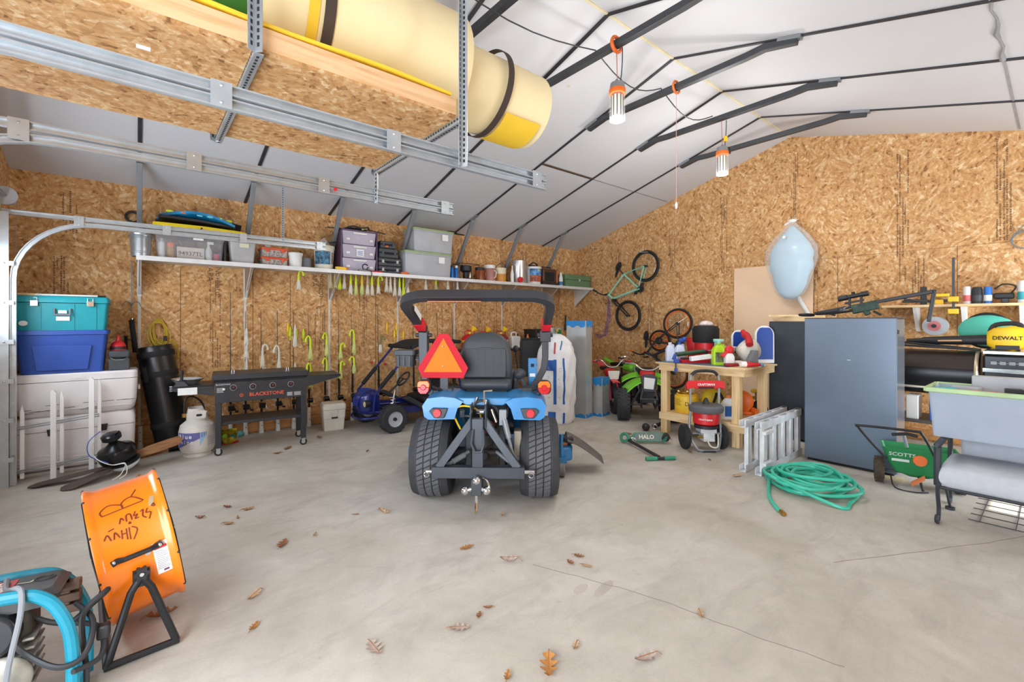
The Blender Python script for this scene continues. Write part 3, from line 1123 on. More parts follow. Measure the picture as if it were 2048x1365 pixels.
pts = spline([(0.03, -0.01, 1.25), (0.0, -0.01, 1.24), (0.1, -0.01, 1.26), (0.16, 0.0, 1.20), (0.19, -0.01, 1.08), (0.17, 0.01, 1.02), (0.2, 0.015, 1.1), (0.14, 0.015, 1.25), (-0.06, 0.01, 1.26)], 6)
ob('loose_end', M().tube(pts, 0.0055, 6), YC, t)
ob('plug', M().bx(0.05, 0.09, -0.02, 0.01, 1.25, 1.31), BLKP, t, bev=0.006)
ob('nail', M().cyl((0.02, 0.03, 1.535), (0.02, -0.03, 1.535), 0.004, n=6), STEEL, t)

# ================================================================ ceiling fan lying on the floor
t = thing('paddle_fan', 'black ceiling fan with brown blades and white glass bowl lying on the floor', 'ceiling fan', (-0.14, 5.86, 0))
qt = V(-0.25, -0.2, 1.0).to_track_quat('Z', 'Y').to_matrix()
ctr = V(0, 0, 0.20)
g = M(); g.lathe([(0.06, -0.075), (0.135, -0.065), (0.15, -0.03), (0.15, 0.03), (0.135, 0.06), (0.09, 0.075), (0.05, 0.11), (0.03, 0.13)], 32, ctr, qt)
ob('motor_housing', g, mat('fan_black', (26, 26, 30), 0.25, 0.2, 0.1), t)
g = M(); g.lathe([(0.03, 0.13), (0.075, 0.16), (0.078, 0.20), (0.06, 0.215), (0.02, 0.22)], 24, ctr, qt)
g.tube([ctr + qt @ V(0.05, 0, 0.2), ctr + qt @ V(0.12, 0, 0.25)], 0.008, 6)
ob('canopy', g, mat('fan_black', (26, 26, 30), 0.25), t)
g = M(); g.lathe([(0.02, -0.165), (0.07, -0.155), (0.11, -0.125), (0.125, -0.095), (0.125, -0.085)], 28, ctr + V(0.03, -0.04, 0), qt)
ob('light_bowl', g, mat('bowl_glass', (226, 234, 242), 0.25), t)
g = M(); g.lathe([(0.125, -0.09), (0.13, -0.08), (0.07, -0.07), (0.05, -0.06)], 28, ctr + V(0.03, -0.04, 0), qt)
ob('light_ring', g, BLK, t)
BR = lumber('fan_blade', (92, 76, 66), (70, 56, 48))
BR2 = lumber('fan_blade_warm', (150, 104, 66), (116, 78, 46))


def fan_blade(root, a, b, w, z0, z1, mt, roll=0.0):
    a, b = V(*a, z0), V(*b, z1)
    d = (b - a)
    s = V(-d.y, d.x, 0).normalized()
    m_ = M()
    outline = []
    n = 14
    for i in range(n + 1):
        u = i / n
        ww = w * (0.45 + 0.55 * min(1, u * 3.0)) * (1.0 if u < 0.85 else sqrt(max(0.0, 1 - ((u - 0.85) / 0.15) ** 2)) * 0.75 + 0.25)
        outline.append((u, ww / 2))
    top = [a + d * u + s * w_ + V(0, 0, roll * w_) for u, w_ in outline] + [a + d * u - s * w_ - V(0, 0, roll * w_) for u, w_ in reversed(outline)]
    k = len(top)
    m_.add(top + [p - V(0, 0, 0.007) for p in top], [tuple(range(k)), tuple(range(2 * k - 1, k - 1, -1))] + [(i, i + k, (i + 1) % k + k, (i + 1) % k) for i in range(k)])
    ob('blade', m_, mt, root, smooth=0)


fan_blade(t, (-0.03, -0.05), (-0.60, 0.0), 0.15, 0.10, 0.012, BR)
fan_blade(t, (-0.02, -0.08), (-0.36, -0.30), 0.15, 0.09, 0.012, BR)
fan_blade(t, (0.10, 0.05), (0.52, 0.10), 0.12, 0.14, 0.24, BR2, 0.5)
fan_blade(t, (0.10, 0.05), (0.40, 0.22), 0.12, 0.12, 0.13, BR2, 0.3)
fan_blade(t, (0.02, 0.10), (0.10, 0.30), 0.13, 0.12, 0.02, BR2)
g = M()
for k, c in ((0, 0), (1, 0)):
    g.tube(spline([(-0.10, -0.08, 0.42), (-0.17, -0.12, 0.34), (-0.15, -0.16, 0.22), (-0.04, -0.19, 0.14), (0.06, -0.16 - .03 * k, 0.13), (0.03 + .04 * k, -0.2, 0.04), (-0.03 + .05 * k, -0.24, 0.01)], 6), 0.004, 6)
ob('wire', g, WHT, t)
g = M().tube(spline([(-0.12, -0.05, 0.44), (-0.2, -0.1, 0.36), (-0.19, -0.14, 0.24), (-0.06, -0.18, 0.16)], 6), 0.004, 6)
ob('wire', g, BLUE, t)

# ================================================================ propane tank
t = thing('propane_tank', 'dented white propane tank with purple label standing beside the griddle', 'gas tank', (0.53, 6.15, 0), radians(-8))
TW = mat('tank_white', (216, 210, 202), 0.42, 0.0, 0.12, 7)
ob('body', M().lathe([(0.10, 0.035), (0.15, 0.05), (0.172, 0.11), (0.175, 0.27), (0.16, 0.34), (0.11, 0.385), (0.04, 0.40)], 36), TW, t)
ob('foot_ring', M().lathe([(0.125, 0.0), (0.13, 0.0), (0.12, 0.06), (0.11, 0.06)], 30), TW, t)
g = M()
n = 26
vs, fs = [], []
for i in range(n + 1):
    a = -pi * 0.02 + 2 * pi * 0.86 * i / n + 0.6
    hh = 0.525 if (i % 13) > 2 and (i % 13) < 11 else 0.47
    for r_, z in ((0.105, 0.375), (0.105, hh), (0.1, hh), (0.1, 0.375)):
        vs.append((r_ * cos(a), r_ * sin(a), z))
for i in range(n):
    for k in range(4):
        fs.append((i * 4 + k, i * 4 + (k + 1) % 4, (i + 1) * 4 + (k + 1) % 4, (i + 1) * 4 + k))
g.add(vs, fs)
ob('collar', g, TW, t)
g = M(); g.prism(rrect(0.13, 0.09, 0.02), 0.006, (0.02, -0.1085, 0.46))
ob('collar_plate', g, TW, t, bev=0.002)
g = M(); g.prism(rrect(0.055, 0.025, 0.012), 0.004, (0.02, -0.112, 0.455))
ob('slot', g, SLOT, t)
g = M(); g.cyl((0, 0, 0.40), (0, 0, 0.47), 0.018).cyl((0, 0, 0.45), (-0.12, -0.02, 0.45), 0.016).cyl((-0.12, -0.02, 0.43), (-0.12, -0.02, 0.47), 0.022)
ob('valve', g, BRASS, t)
ob('gas_hose', M().tube(spline([(-0.12, -0.02, 0.46), (-0.11, 0.0, 0.62), (-0.04, 0.05, 0.64), (0.04, 0.1, 0.55), (0.06, 0.1, 0.42)], 6), 0.009, 8), BLKP, t)
# wrapped label patch
def wrap(m, r, a0, a1, z0, z1, skew=0.0, n=14):
    vs, fs = [], []
    for i in range(n + 1):
        a = a0 + (a1 - a0) * i / n
        vs += [(r * cos(a), r * sin(a), z0 + skew * i / n), (r * cos(a), r * sin(a), z1)]
    for i in range(n):
        fs.append((2 * i, 2 * i + 2, 2 * i + 3, 2 * i + 1))
    m.add(vs, fs)


g = M(); wrap(g, 0.1765, -2.75, -1.05, 0.10, 0.275, 0.14)
ob('purple_label', g, mat('label_purple', (104, 100, 160), 0.5), t)
g = M(); wrap(g, 0.1763, -1.4, -1.05, 0.13, 0.275, 0.11)
ob('blue_stripe', g, mat('label_sky', (150, 190, 222), 0.5), t)


def wrap_text(m, txt, size, r, a, z, adv=0.62):
    for i, ch in enumerate(txt):
        th_ = a + i * size * adv / r
        p = V(r * cos(th_), r * sin(th_), z)
        m.text(ch, size, p, (-sin(th_), cos(th_), 0), (0, 0, 1), 0.001, 0.015)


g = M(); wrap_text(g, 'Blue', 0.062, 0.177, -2.55, 0.235); wrap_text(g, 'rhino', 0.058, 0.177, -2.62, 0.175)
ob('lettering', g, WHT, t, smooth=0)
g = M()
for k in range(5):
    wrap(g, 0.1762, -0.9, -0.35, 0.13 + k * 0.02, 0.135 + k * 0.02)
wrap(g, 0.1761, -0.95, -0.93, 0.11, 0.24); wrap(g, 0.1761, -0.32, -0.30, 0.11, 0.24)
ob('warning_print', g, mat('print_grey', (160, 156, 154), 0.7), t)

# ================================================================ flat top griddle
t = thing('griddle', 'black four burner flat top griddle on casters against the rod wall', 'griddle', (0.70, 5.93, 0), radians(-7.5))
GW, GD = 0.86, 0.44
GB = mat('griddle_black', (46, 48, 53), 0.42, 0.0, 0.12)
for x in (0.0, GW):
    for y in (0.0, GD):
        g = M(); g.bx(x - 0.028, x + 0.028, y - 0.02, y + 0.02, 0.085, 0.62)
        lg = ob('leg', g, GB, t, bev=0.003)
        g = M(); g.torus((x, y, 0.041), (0, 1, 0), 0.029, 0.012, 20, 8)
        ob('caster', g, RUB, lg)
        g = M(); g.cyl((x, y - 0.011, 0.041), (x, y + 0.011, 0.041), 0.022)
        g.bx(x - 0.02, x + 0.02, y - 0.016, y - 0.012, 0.035, 0.09).bx(x - 0.02, x + 0.02, y + 0.012, y + 0.016, 0.035, 0.09)
        ob('wheel_fork', g, CHROME, lg)
ob('control_panel', M().bx(-0.03, GW + 0.03, -0.025, 0.0, 0.585, 0.81), GB, t, bev=0.004)
ob('fire_box', M().bx(-0.03, GW + 0.03, 0.0, GD + 0.02, 0.66, 0.81), GB, t)
ob('lower_shelf', M().bx(-0.02, GW + 0.02, 0.0, GD, 0.335, 0.365), GB, t, bev=0.003)
g = M(); g.bx(-0.06, GW + 0.05, -0.04, GD + 0.04, 0.835, 0.895)
ob('lid', g, GB, t, bev=0.006)
ob('griddle_plate', M().bx(-0.04, GW + 0.03, -0.025, GD + 0.025, 0.812, 0.832), BLKM, t)
for x in (0.14, 0.30, 0.45, 0.62):
    ob('vent_slot', M().bx(x - 0.012, x + 0.012, -0.042, -0.0405, 0.80, 0.808), SLOT, t)
for x in (0.14, 0.70):
    g = M(); g.cyl((x - 0.012, 0.12, 0.895), (x - 0.012, 0.12, 0.93), 0.009).cyl((x + 0.012, 0.12, 0.895), (x + 0.012, 0.12, 0.93), 0.009)
    ob('lid_post', g, CHROME, t)
RING = mat('ring_white', (222, 222, 222), 0.5)
for i, x in enumerate((0.14, 0.33, 0.53, 0.72)):
    k = ob('knob', M().cyl((x, -0.025, 0.745), (x, -0.052, 0.745), 0.024, 0.021, 20), BLK, t, bev=0.003)
    ob('dial_ring', M().torus((x, -0.0258, 0.745), (0, 1, 0), 0.031, 0.0016, 24, 6), RING, k)
    g = M(); g.bar((x, -0.054, 0.745), (x + 0.006, -0.054, 0.766), 0.006, 0.004, (0, 1, 0)); g.cyl((x + 0.0, -0.0262, 0.780), (x, -0.025, 0.780), 0.004)
    ob('red_pointer', g, RED, k)
LOGO = mat('logo_orange', (226, 92, 58), 0.5)
g = M(); g.text('BLACKSTONE', 0.056, (0.47, -0.0262, 0.655), ext=0.001, bold=0.02)
g.torus((0.22, -0.0262, 0.655), (0, 1, 0), 0.017, 0.003, 20, 6).text('#', 0.026, (0.22, -0.0262, 0.655), bold=0.02)
ob('brand_lettering', g, LOGO, t, smooth=0)
g = M(); g.text('BLACKSTONE', 0.022, (0.045, -0.0262, 0.785), bold=0.01)
for k in range(5):
    g.bx(-0.015, 0.05 - 0.006 * (k % 3), -0.0266, -0.0258, 0.70 + k * 0.011, 0.704 + k * 0.011)
    g.bx(0.68, 0.74 - 0.006 * (k % 2), -0.0266, -0.0258, 0.61 + k * 0.009, 0.614 + k * 0.009)
    g.bx(0.755, 0.83 - 0.006 * (k % 2), -0.0266, -0.0258, 0.61 + k * 0.009, 0.614 + k * 0.009)
ob('printed_text', g, mat('print_white', (214, 214, 214), 0.6), t, smooth=0)
ob('igniter', M().cyl((0.05, -0.025, 0.735), (0.05, -0.035, 0.735), 0.013), CHROME, t)
g = M(); g.prism([(0, 0.81), (0.39, 0.83), (0.39, 0.80), (0, 0.70)], 0.006, (GW + 0.035, -0.015, 0)); g.bx(GW + 0.035, GW + 0.42, -0.018, GD, 0.812, 0.83)
ob('side_shelf', g, GB, t, bev=0.002)
g = M(); g.bx(-0.41, -0.035, -0.018, GD, 0.772, 0.79); g.prism([(-0.41, 0.79), (-0.035, 0.79), (-0.035, 0.67), (-0.41, 0.745)], 0.006, (0, -0.015, 0)); g.bx(-0.38, -0.05, -.03, -.02, 0.755, 0.775)
ob('side_shelf', g, GB, t, bev=0.002)
g = M()
for k in range(4):
    g.bx(-0.435, -0.41, 0.02, 0.04, 0.74 + k * 0.016, 0.748 + k * 0.016)
ob('tool_hook', g, CHROME, t)
ob('paper_towel_slip', M().bx(-0.36, -0.19, -0.034, -0.031, 0.70, 0.775), PAPER, t)
t = thing('foil_pan', 'shiny foil pan on the side shelf of the griddle', 'pan', (0.44, 6.17, 0.7905), radians(-7.5))
n = 40
g = M(); g.lathe([(0.09, 0.0), (0.145, 0.055), (0.155, 0.06), (0.143, 0.06), (0.085, 0.004)], n)
ob('tray', g, mat('foil', (220, 222, 224), 0.3, 0.7, 0.1, 30, 0.4), t, smooth=20)
ob('rim', M().torus((0, 0, 0.06), (0, 0, 1), 0.15, 0.005, 40, 6), CHROME, t)
t = thing('scraper', 'black handled griddle scraper standing on the side shelf', 'scraper', (0.365, 5.98, 0.7912), radians(-7.5))
ob('blade', M().prism([(-0.06, 0), (0.07, 0), (0.03, 0.05), (-0.02, 0.05)], 0.05, (0, 0, 0)), CHAR, t)
ob('handle', M().cyl((0.01, 0, 0.048), (0.012, 0, 0.17), 0.014), BLKP, t)

# ================================================================ pvc rod holders, rods and lures
HX = (0.036, 0.935, 1.103, 1.289, 1.486, 1.688, 1.889, 2.11, 2.308, 2.506, 2.917, 3.519, 3.98, 4.28)
RODM = mat('rod_blank', (44, 38, 38), 0.4)
FOAMG = mat('grip_foam', (24, 24, 26), 0.8)
REELM = mat('reel_black', (34, 34, 36), 0.28, 0.5, 0.1)
REELG = mat('reel_gold', (176, 146, 84), 0.3, 0.8, 0.1)
ordn = ['first', 'second', 'third', 'fourth', 'fifth', 'sixth', 'seventh', 'eighth', 'ninth', 'tenth', 'eleventh', 'twelfth', 'thirteenth', 'fourteenth', 'fifteenth', 'sixteenth', 'seventeenth', 'eighteenth', 'nineteenth', 'twentieth']
hold0 = rod0 = None
for i, x in enumerate(HX):
    lab = 'white pvc rod holder tube on the sill, %s along the wall from the coolers' % ordn[i]
    if hold0 is None:
        h = thing('rod_holder', lab, 'rod holder', (x, 6.80, 0), 0, 'pvc rod holders')
        ob('tube', M().lathe([(0.024, 0.0), (0.03, 0.0), (0.03, 0.05), (0.024, 0.07), (0.024, 0.27), (0.018, 0.27), (0.018, 0.02)], 20, caps=False), PVC, h)
        g = M(); g.cyl((0, -0.0245, 0.10), (0, -0.026, 0.10), 0.006, n=8).cyl((0, -0.0245, 0.2), (0, -0.026, 0.2), 0.006, n=8)
        ob('screw', g, SLOT, h)
        hold0 = h
    else:
        h = dup(hold0, (x, 6.80, 0), None, lab)
    if i == 0:
        continue
    tall = {1: 1.86, 2: 1.62, 10: 1.75}.get(i, 1.63 + 0.01 * (i % 3))
    lab = 'dark fishing rod with reel standing upright on the wall, %s from the coolers' % ordn[i - 1]
    t = thing('fishing_rod', lab, 'fishing rod', (x, 6.795, 0), 0, 'fishing rods along the wall')
    ob('blank', M().tube([(0, 0, 0.5), (0, 0.02, 1.1), (0.004 * (i % 3), 0.05, tall)], [0.007, 0.005, 0.003], 8), RODM, t)
    g = M(); g.cyl((0, 0, 0.03), (0, 0, 0.33), 0.0125, n=12); g.lathe([(0.013, 0.42), (0.016, 0.5), (0.012, 0.78), (0.008, 0.86)], 12)
    ob('grip', g, FOAMG, t)
    ob('reel_seat', M().cyl((0, 0, 0.33), (0, 0, 0.42), 0.011, n=12), REELG if i % 2 else REELM, t)
    rl = ob('reel', M().cyl((-0.035, -0.055, 0.375), (0.035, -0.055, 0.375), 0.034, n=20).bx(-0.012, 0.012, -0.04, -0.01, 0.35, 0.40), REELM, t, bev=0.004)
    g = M(); g.bar((0.04, -0.055, 0.375), (0.045, -0.07, 0.33), 0.01, 0.006); g.cyl((0.04, -0.07, 0.33), (0.075, -0.07, 0.33), 0.011, n=10)
    ob('crank', g, REELM if i % 3 else CHROME, rl)
    g = M()
    for k in range(4):
        z = 0.95 + k * (tall - 1.0) / 3.6
        g.torus((0, 0.0 + 0.02 * (z - 0.5) - 0.012, z), (0, 0, 1), 0.009, 0.0018, 10, 5)
    ob('line_guide', g, CHROME, t)

LW = mat('lure_white', (222, 214, 196), 0.6, 0.0, 0.1, 30)
LT = mat('lure_tan', (196, 180, 130), 0.6, 0.0, 0.12, 30)
LP = mat('lure_pale_lime', (206, 214, 128), 0.6, 0.0, 0.12, 30)


def lure(x, y, ztop, zbot, cb, ch, label, curl=0, n=11):
    """squid lure: hook wire, tube head that may curl over, fringed skirt"""
    t = thing('fishing_lure', label, 'fishing lure', (x, y, ztop), R.uniform(-0.5, 0.5), 'squid lures')
    h = ztop - zbot
    hs = h * 0.52
    g = M()
    rr = 0.012
    if curl:
        pts = [(0.0, 0, -hs), (0.0, 0, -hs * 0.45), (0.01 * curl, 0, -hs * 0.1), (0.035 * curl, 0, -0.002), (0.06 * curl, 0, -hs * 0.25), (0.062 * curl, 0, -hs * 0.5)]
        g.tube(spline(pts, 3), [0.016, 0.016, 0.015, 0.014, 0.013, 0.012, 0.012, 0.011, 0.011, 0.011, 0.011, 0.011, 0.012, 0.015, 0.016, 0.009][:16], 8)
    else:
        g.lathe([(0.004, 0.0), (0.011, -hs * 0.15), (0.017, -hs * 0.5), (0.019, -hs * 0.8), (0.015, -hs)], 10)
    ob('head', g, ch, t)
    g = M()
    for k in range(n):
        a = 2 * pi * k / n
        r1 = 0.025 * R.uniform(0.8, 1.1)
        l = h * R.uniform(0.92, 1.05)
        p = [(0.010 * cos(a), 0.010 * sin(a) * 0.7, -hs * 0.92), (0.020 * cos(a), 0.018 * sin(a), -(hs + h) / 2), (r1 * cos(a), r1 * 0.9 * sin(a), -l)]
        g.tube(p, [0.007, 0.008, 0.005], 5)
    ob('skirt', g, cb, t, smooth=60)
    return t


SHELF_LURES = [(1.704, 1.915, LW, LIME, 1), (2.128, 1.955, LT, LT, 0), (2.19, 1.955, LT, LT, 0), (2.252, 1.95, LIME, LIME, 0), (2.318, 1.955, LW, LW, 0), (2.413, 1.88, LW, LIME, 0), (2.49, 1.88, LP, LIME, 0),
               (2.58, 1.89, LP, YEL, 0), (2.665, 1.885, LW, LT, 0), (2.735, 1.885, LW, LIME, 0), (2.832, 1.90, LW, LIME, 1), (2.965, 1.94, LW, LW, 0), (3.03, 1.935, LW, LW, 0), (3.10, 1.885, LW, LW, 0), (3.18, 1.88, LW, LIME, 0),
               (3.245, 1.87, LIME, LIME, 0), (3.32, 1.885, LW, LW, 1), (3.64, 2.0, LW, LW, 0), (3.83, 2.02, LT, LIME, 0), (4.06, 2.02, LW, LW, 0), (4.25, 1.985, LW, LW, 0)]
cn = {id(LW): 'white', id(LT): 'tan', id(LP): 'pale lime', id(LIME): 'bright lime', id(YEL): 'yellow'}
for i, (x, zb, cb, ch, cu) in enumerate(SHELF_LURES):
    nm = '%s skirted lure hanging under the shelf, number %s from its coolers end' % (cn[id(cb)], (ordn + ['twenty-first', 'twenty-second'])[i])
    lure(x, 6.61, 2.1745, zb, cb, ch, nm, cu)
ROD_LURES = [(2, 1.34, 1.16, LW, LW, 0), (2, 1.15, 0.98, LW, LW, 0), (2, 0.95, 0.62, LW, LW, 0), (3, 1.12, 0.86, LW, LW, 1), (3, 0.80, 0.60, LW, LW, 1), (4, 1.10, 0.75, LW, LW, -1), (5, 1.38, 1.12, LW, LW, 0), (5, 0.86, 0.58, LW, LW, 0),
             (6, 1.22, 0.92, LP, LIME, -1), (6, 0.84, 0.52, LP, LIME, -1), (7, 1.26, 0.96, LP, LIME, -1), (7, 0.90, 0.62, LP, LIME, -1), (8, 1.10, 0.92, LP, LIME, 1), (8, 0.84, 0.62, LP, LIME, 1), (9, 1.30, 0.98, LP, LIME, -1), (9, 0.90, 0.70, LP, LIME, -1), (10, 1.20, 0.98, LW, mat('lure_olive', (120, 128, 84), 0.6), 1)]
pl = {}
for (ri, z1, z0, cb, ch, cu) in ROD_LURES:
    k = pl[ri] = pl.get(ri, 0) + 1
    nm = '%s skirted lure, %s one down, hooked on the %s rod from the coolers' % (cn[id(cb)], ordn[k - 1], ordn[ri - 1])
    lure(HX[ri] + (0.0 if cu else 0.0), 6.73, z1 + 0.06, z0 + 0.02, cb, ch, nm, cu)
FISH = [(1.627, 1.39, YEL), (1.735, 1.30, LIME), (1.655, 1.33, LIME), (1.829, 1.296, LIME), (3.08, 1.392, YEL), (3.242, 1.383, YEL), (3.207, 1.271, YEL), (3.364, 1.252, YEL)]
for i, (x, z, c) in enumerate(FISH):
    t = thing('fishing_lure', '%s fish shaped lure pinned on bare board, %s from the coolers' % ('yellow' if c is YEL else 'lime', ['first', 'third', 'second', 'fourth', 'fifth', 'seventh', 'sixth', 'eighth'][i]), 'fishing lure', (x, 6.855, z), 0, 'fish lures on the wall')
    ob('body', M().lathe([(0.003, 0.085), (0.012, 0.065), (0.019, 0.02), (0.017, -0.03), (0.008, -0.07), (0.003, -0.075)], 10), c, t)
    ob('tail', M().prism([(-0.003, 0), (0.003, 0), (0.015, -0.035), (-0.012, -0.03)], 0.004, (0, 0, -0.072)), c, t)
for i, (x, z) in enumerate(((2.825, 0.85), (3.046, 0.806))):
    single('bobber', M().sph((x, 6.845, z), (0.022, 0.02, 0.02), 12, 8), RED, ['red bobber beside the kart roof bar, nearer the white cooler', 'red bobber beside the kart, nearer the tractor'][i], 'bobber')
# ================================================================ floor odds near griddle
t = thing('snack_bag', 'colourful crumpled snack bag lying on the floor behind the griddle', 'bag', (0.86, 6.45, 0), 0.2)
ob('body', M().grid(lambda u, v: (-0.1 + 0.2 * u, 0.0 + 0.06 * sin(pi * u) * (1 if v > .5 else -1) * (0.4 + sin(pi * v)), 0.002 + 0.17 * v), 10, 8, (0, 0.01, 0)), [mat('bag_print', (232, 196, 60), 0.35, 0, 0.9, 16)], t)
g = M(); g.bx(-0.07, 0.06, -0.055, -0.03, 0.06, 0.11)
ob('red_band', M().bx(-0.1, 0.11, -0.03, 0.03, 0.0, 0.025), RED, t, bev=0.01)
ob('teal_patch', M().sph((0.03, -0.05, 0.08), (0.035, 0.012, 0.03)), TEAL, t)
ob('green_patch', M().sph((-0.05, -0.05, 0.11), (0.03, 0.012, 0.03)), LIMEG, t)
single('play_ball', M().sph((1.035, 6.74, 0.037), 0.037, 18, 12), mat('ball_teal', (110, 190, 190), 0.6), 'small pale teal ball on the floor under the griddle', 'ball')
t = thing('cooler', 'small cream lunch cooler with handle on the floor before the rods', 'cooler', (2.10, 6.43, 0), radians(-9))
CRW = mat('cooler_cream', (226, 220, 206), 0.5)
g = M(); loft_rect(g, [(0, 0.25, 0.21, 0.02, 0, 0), (0.02, 0.26, 0.22, 0.02, 0, 0), (0.16, 0.275, 0.235, 0.02, 0, 0), (0.165, 0.285, 0.245, 0.02, 0, 0), (0.28, 0.295, 0.255, 0.02, 0, 0)])
ob('body', g, CRW, t)
g = M(); loft_rect(g, [(0.285, 0.305, 0.265, 0.02, 0, 0), (0.345, 0.305, 0.265, 0.02, 0, 0), (0.365, 0.28, 0.24, 0.03, 0, 0)])
ob('lid', g, CRW, t)
g = M(); g.tube([(-0.045, -0.135, 0.29), (-0.045, -0.14, 0.17), (0.045, -0.14, 0.17), (0.045, -0.135, 0.29)], 0.006, 6)
ob('handle', g, WHT, t)
ob('hand_grip', M().bx(-0.042, 0.042, -0.146, -0.136, 0.165, 0.188), BLKP, t, bev=0.004)
# ================================================================ things on the wall shelf
SZ = 2.2005
CLR = mat('clear_plastic', (214, 216, 222), 0.25, 0.0, 0.03, alpha=0.26)
CLRG = mat('cloudy_plastic', (200, 202, 208), 0.35, 0.0, 0.06, alpha=0.72)


def tote(label, x0, x1, y0, y1, z0, z1, body, lidm=None, taper=0.03, group=None, cat='storage bin', name='storage_bin', liph=0.03):
    t = thing(name, label, cat, ((x0 + x1) / 2, (y0 + y1) / 2, z0), 0, group)
    w, d, h = x1 - x0, y1 - y0, z1 - z0
    g = M()
    hb = h - (liph if lidm else 0.0)
    if not lidm:
        o_ = [(0, w - 2 * taper, d - 2 * taper), (hb - 0.02, w - 0.02, d - 0.02), (hb - 0.018, w, d), (hb, w, d), (hb, w - 0.03, d - 0.03), (0.006, w - 2 * taper - 0.008, d - 2 * taper - 0.008)]
        g.rings([[V(p[0], p[1], z) for p in rrect(a, b, 0.02)] for z, a, b in o_])
    else:
        loft_rect(g, [(0, w - 2 * taper, d - 2 * taper, 0.02, 0, 0), (0.006, w - 2 * taper + .006, d - 2 * taper + .006, 0.02, 0, 0), (hb - 0.02, w - 0.02, d - 0.02, 0.02, 0, 0), (hb - 0.018, w, d, 0.022, 0, 0), (hb, w, d, 0.022, 0, 0)])
    ob('body', g, body, t)
    if lidm:
        g = M()
        loft_rect(g, [(hb, w + 0.015, d + 0.015, 0.025, 0, 0), (h - 0.008, w + 0.015, d + 0.015, 0.025, 0, 0), (h, w - 0.02, d - 0.02, 0.02, 0, 0)])
        ob('lid', g, lidm, t)
    return t


def bucket(name, label, x, y, z, r0, r1, h, bm_, handle=True, lidm=None, cat='bucket', band=None, n=28, group=None):
    t = thing(name, label, cat, (x, y, z), R.uniform(-0.3, 0.3), group)
    g = M()
    g.lathe([(r0 * 0.9, 0.0), (r0, 0.004), (r1 - 0.002, h - 0.03), (r1 + 0.006, h - 0.03), (r1 + 0.006, h - 0.018), (r1, h - 0.016), (r1 + 0.004, h), (r1 - 0.008, h), (r0 - 0.008, 0.02)], n, caps=False)
    g.cyl((0, 0, 0.005), (0, 0, 0.02), r0 - 0.004, n=n)
    ob('body', g, bm_, t)
    if lidm:
        g = M(); g.lathe([(r1 + 0.008, h - 0.012), (r1 + 0.008, h + 0.004), (r1 - 0.015, h + 0.008)], n)
        ob('lid', g, lidm, t)
    if band:
        g = M(); wrap(g, r0 + (r1 - r0) * 0.5 + 0.003, -3.0, 0.0, h * 0.2, h * 0.75, 0, 20)
        ob('label_band', g, band, t)
    if handle:
        g = M(); g.tube([(r1 + 0.008, 0, h - 0.03)] + [((r1 + 0.008) * cos(a * pi / 10), -0.02 - 0.02 * sin(a * pi / 10), h - 0.03 - 0.55 * r1 * sin(a * pi / 10)) for a in range(1, 10)] + [(-r1 - 0.008, 0, h - 0.03)], 0.003, 6)
        ob('handle', g, STEEL, t)
    return t


GALB = mat('bucket_galv', (176, 182, 186), 0.3, 0.7, 0.15, 12)
b = bucket('metal_bucket', 'small ribbed galvanised bucket at the coolers end of the shelf', 0.04, 6.50, SZ, 0.085, 0.098, 0.25, GALB)
g = M()
for z in (0.04, 0.055, 0.2, 0.215):
    g.torus((0, 0, z), (0, 0, 1), 0.085 + 0.013 * z / 0.25 + 0.001, 0.003, 28, 6)
ob('rib', g, GALB, b)
t = tote('clear lidded bin holding a licence plate and bottles on the shelf', 0.16, 0.83, 6.47, 6.84, SZ, 2.50, CLR, CLR)
# contents are separate things inside
g = M(); g.bx(0.36, 0.63, 6.515, 6.518, 2.215, 2.35)
pt = thing('licence_plate', 'licence plate standing inside the clear bin', 'licence plate', (0.495, 6.535, 2.212), 0)
ob('plate', M().bx(-0.13, 0.135, -0.002, 0.002, 0, 0.14), mat('plate_cream', (228, 214, 200), 0.5), pt)
g = M(); g.text('94937TL', 0.066, (0, -0.0025, 0.066), bold=0.01)
ob('plate_number', g, mat('plate_ink', (72, 66, 70), 0.6), pt, smooth=0)
pt = thing('spray_bottle', 'white bottle standing inside the clear bin', 'bottle', (0.225, 6.55, 2.212))
ob('body', M().lathe([(0.03, 0), (0.03, 0.17), (0.014, 0.19)], 16), WHT, pt)
ob('cap', M().lathe([(0.016, 0.19), (0.016, 0.22), (0.01, 0.225)], 14), LGREY, pt)
pt = thing('jar', 'amber jar with orange cap inside the clear bin', 'jar', (0.31, 6.55, 2.212))
ob('body', M().lathe([(0.034, 0), (0.036, 0.1), (0.03, 0.13)], 16), mat('amber', (190, 140, 60), 0.3), pt)
ob('cap', M().lathe([(0.036, 0.13), (0.036, 0.175), (0.03, 0.18)], 16), ORG, pt)
pt = thing('spray_nozzle_bottle', 'pale trigger bottle at the far end inside the clear bin', 'bottle', (0.675, 6.56, 2.212))
ob('body', M().lathe([(0.035, 0), (0.036, 0.12), (0.014, 0.17), (0.012, 0.2)], 16), WHT, pt)
ob('trigger', M().bx(-0.015, 0.05, -0.012, 0.012, 0.2, 0.23), WHT, pt)
single('red_cup', M().lathe([(0.03, 0), (0.035, 0.09), (0.03, 0.092)], 14, (0.755, 6.57, 2.212)), mat('red_soft', (214, 60, 90), 0.5), 'small red cup inside the clear bin', 'cup')
ob('paper_sticker', M().bx(0.02, 0.12, -0.196, -0.194, 0.235, 0.262), PAPER, t)
t = thing('bodyboard', 'yellow bodyboard with grey deck lying across the clear bin', 'bodyboard', (0.60, 6.62, 2.51), 0.05)


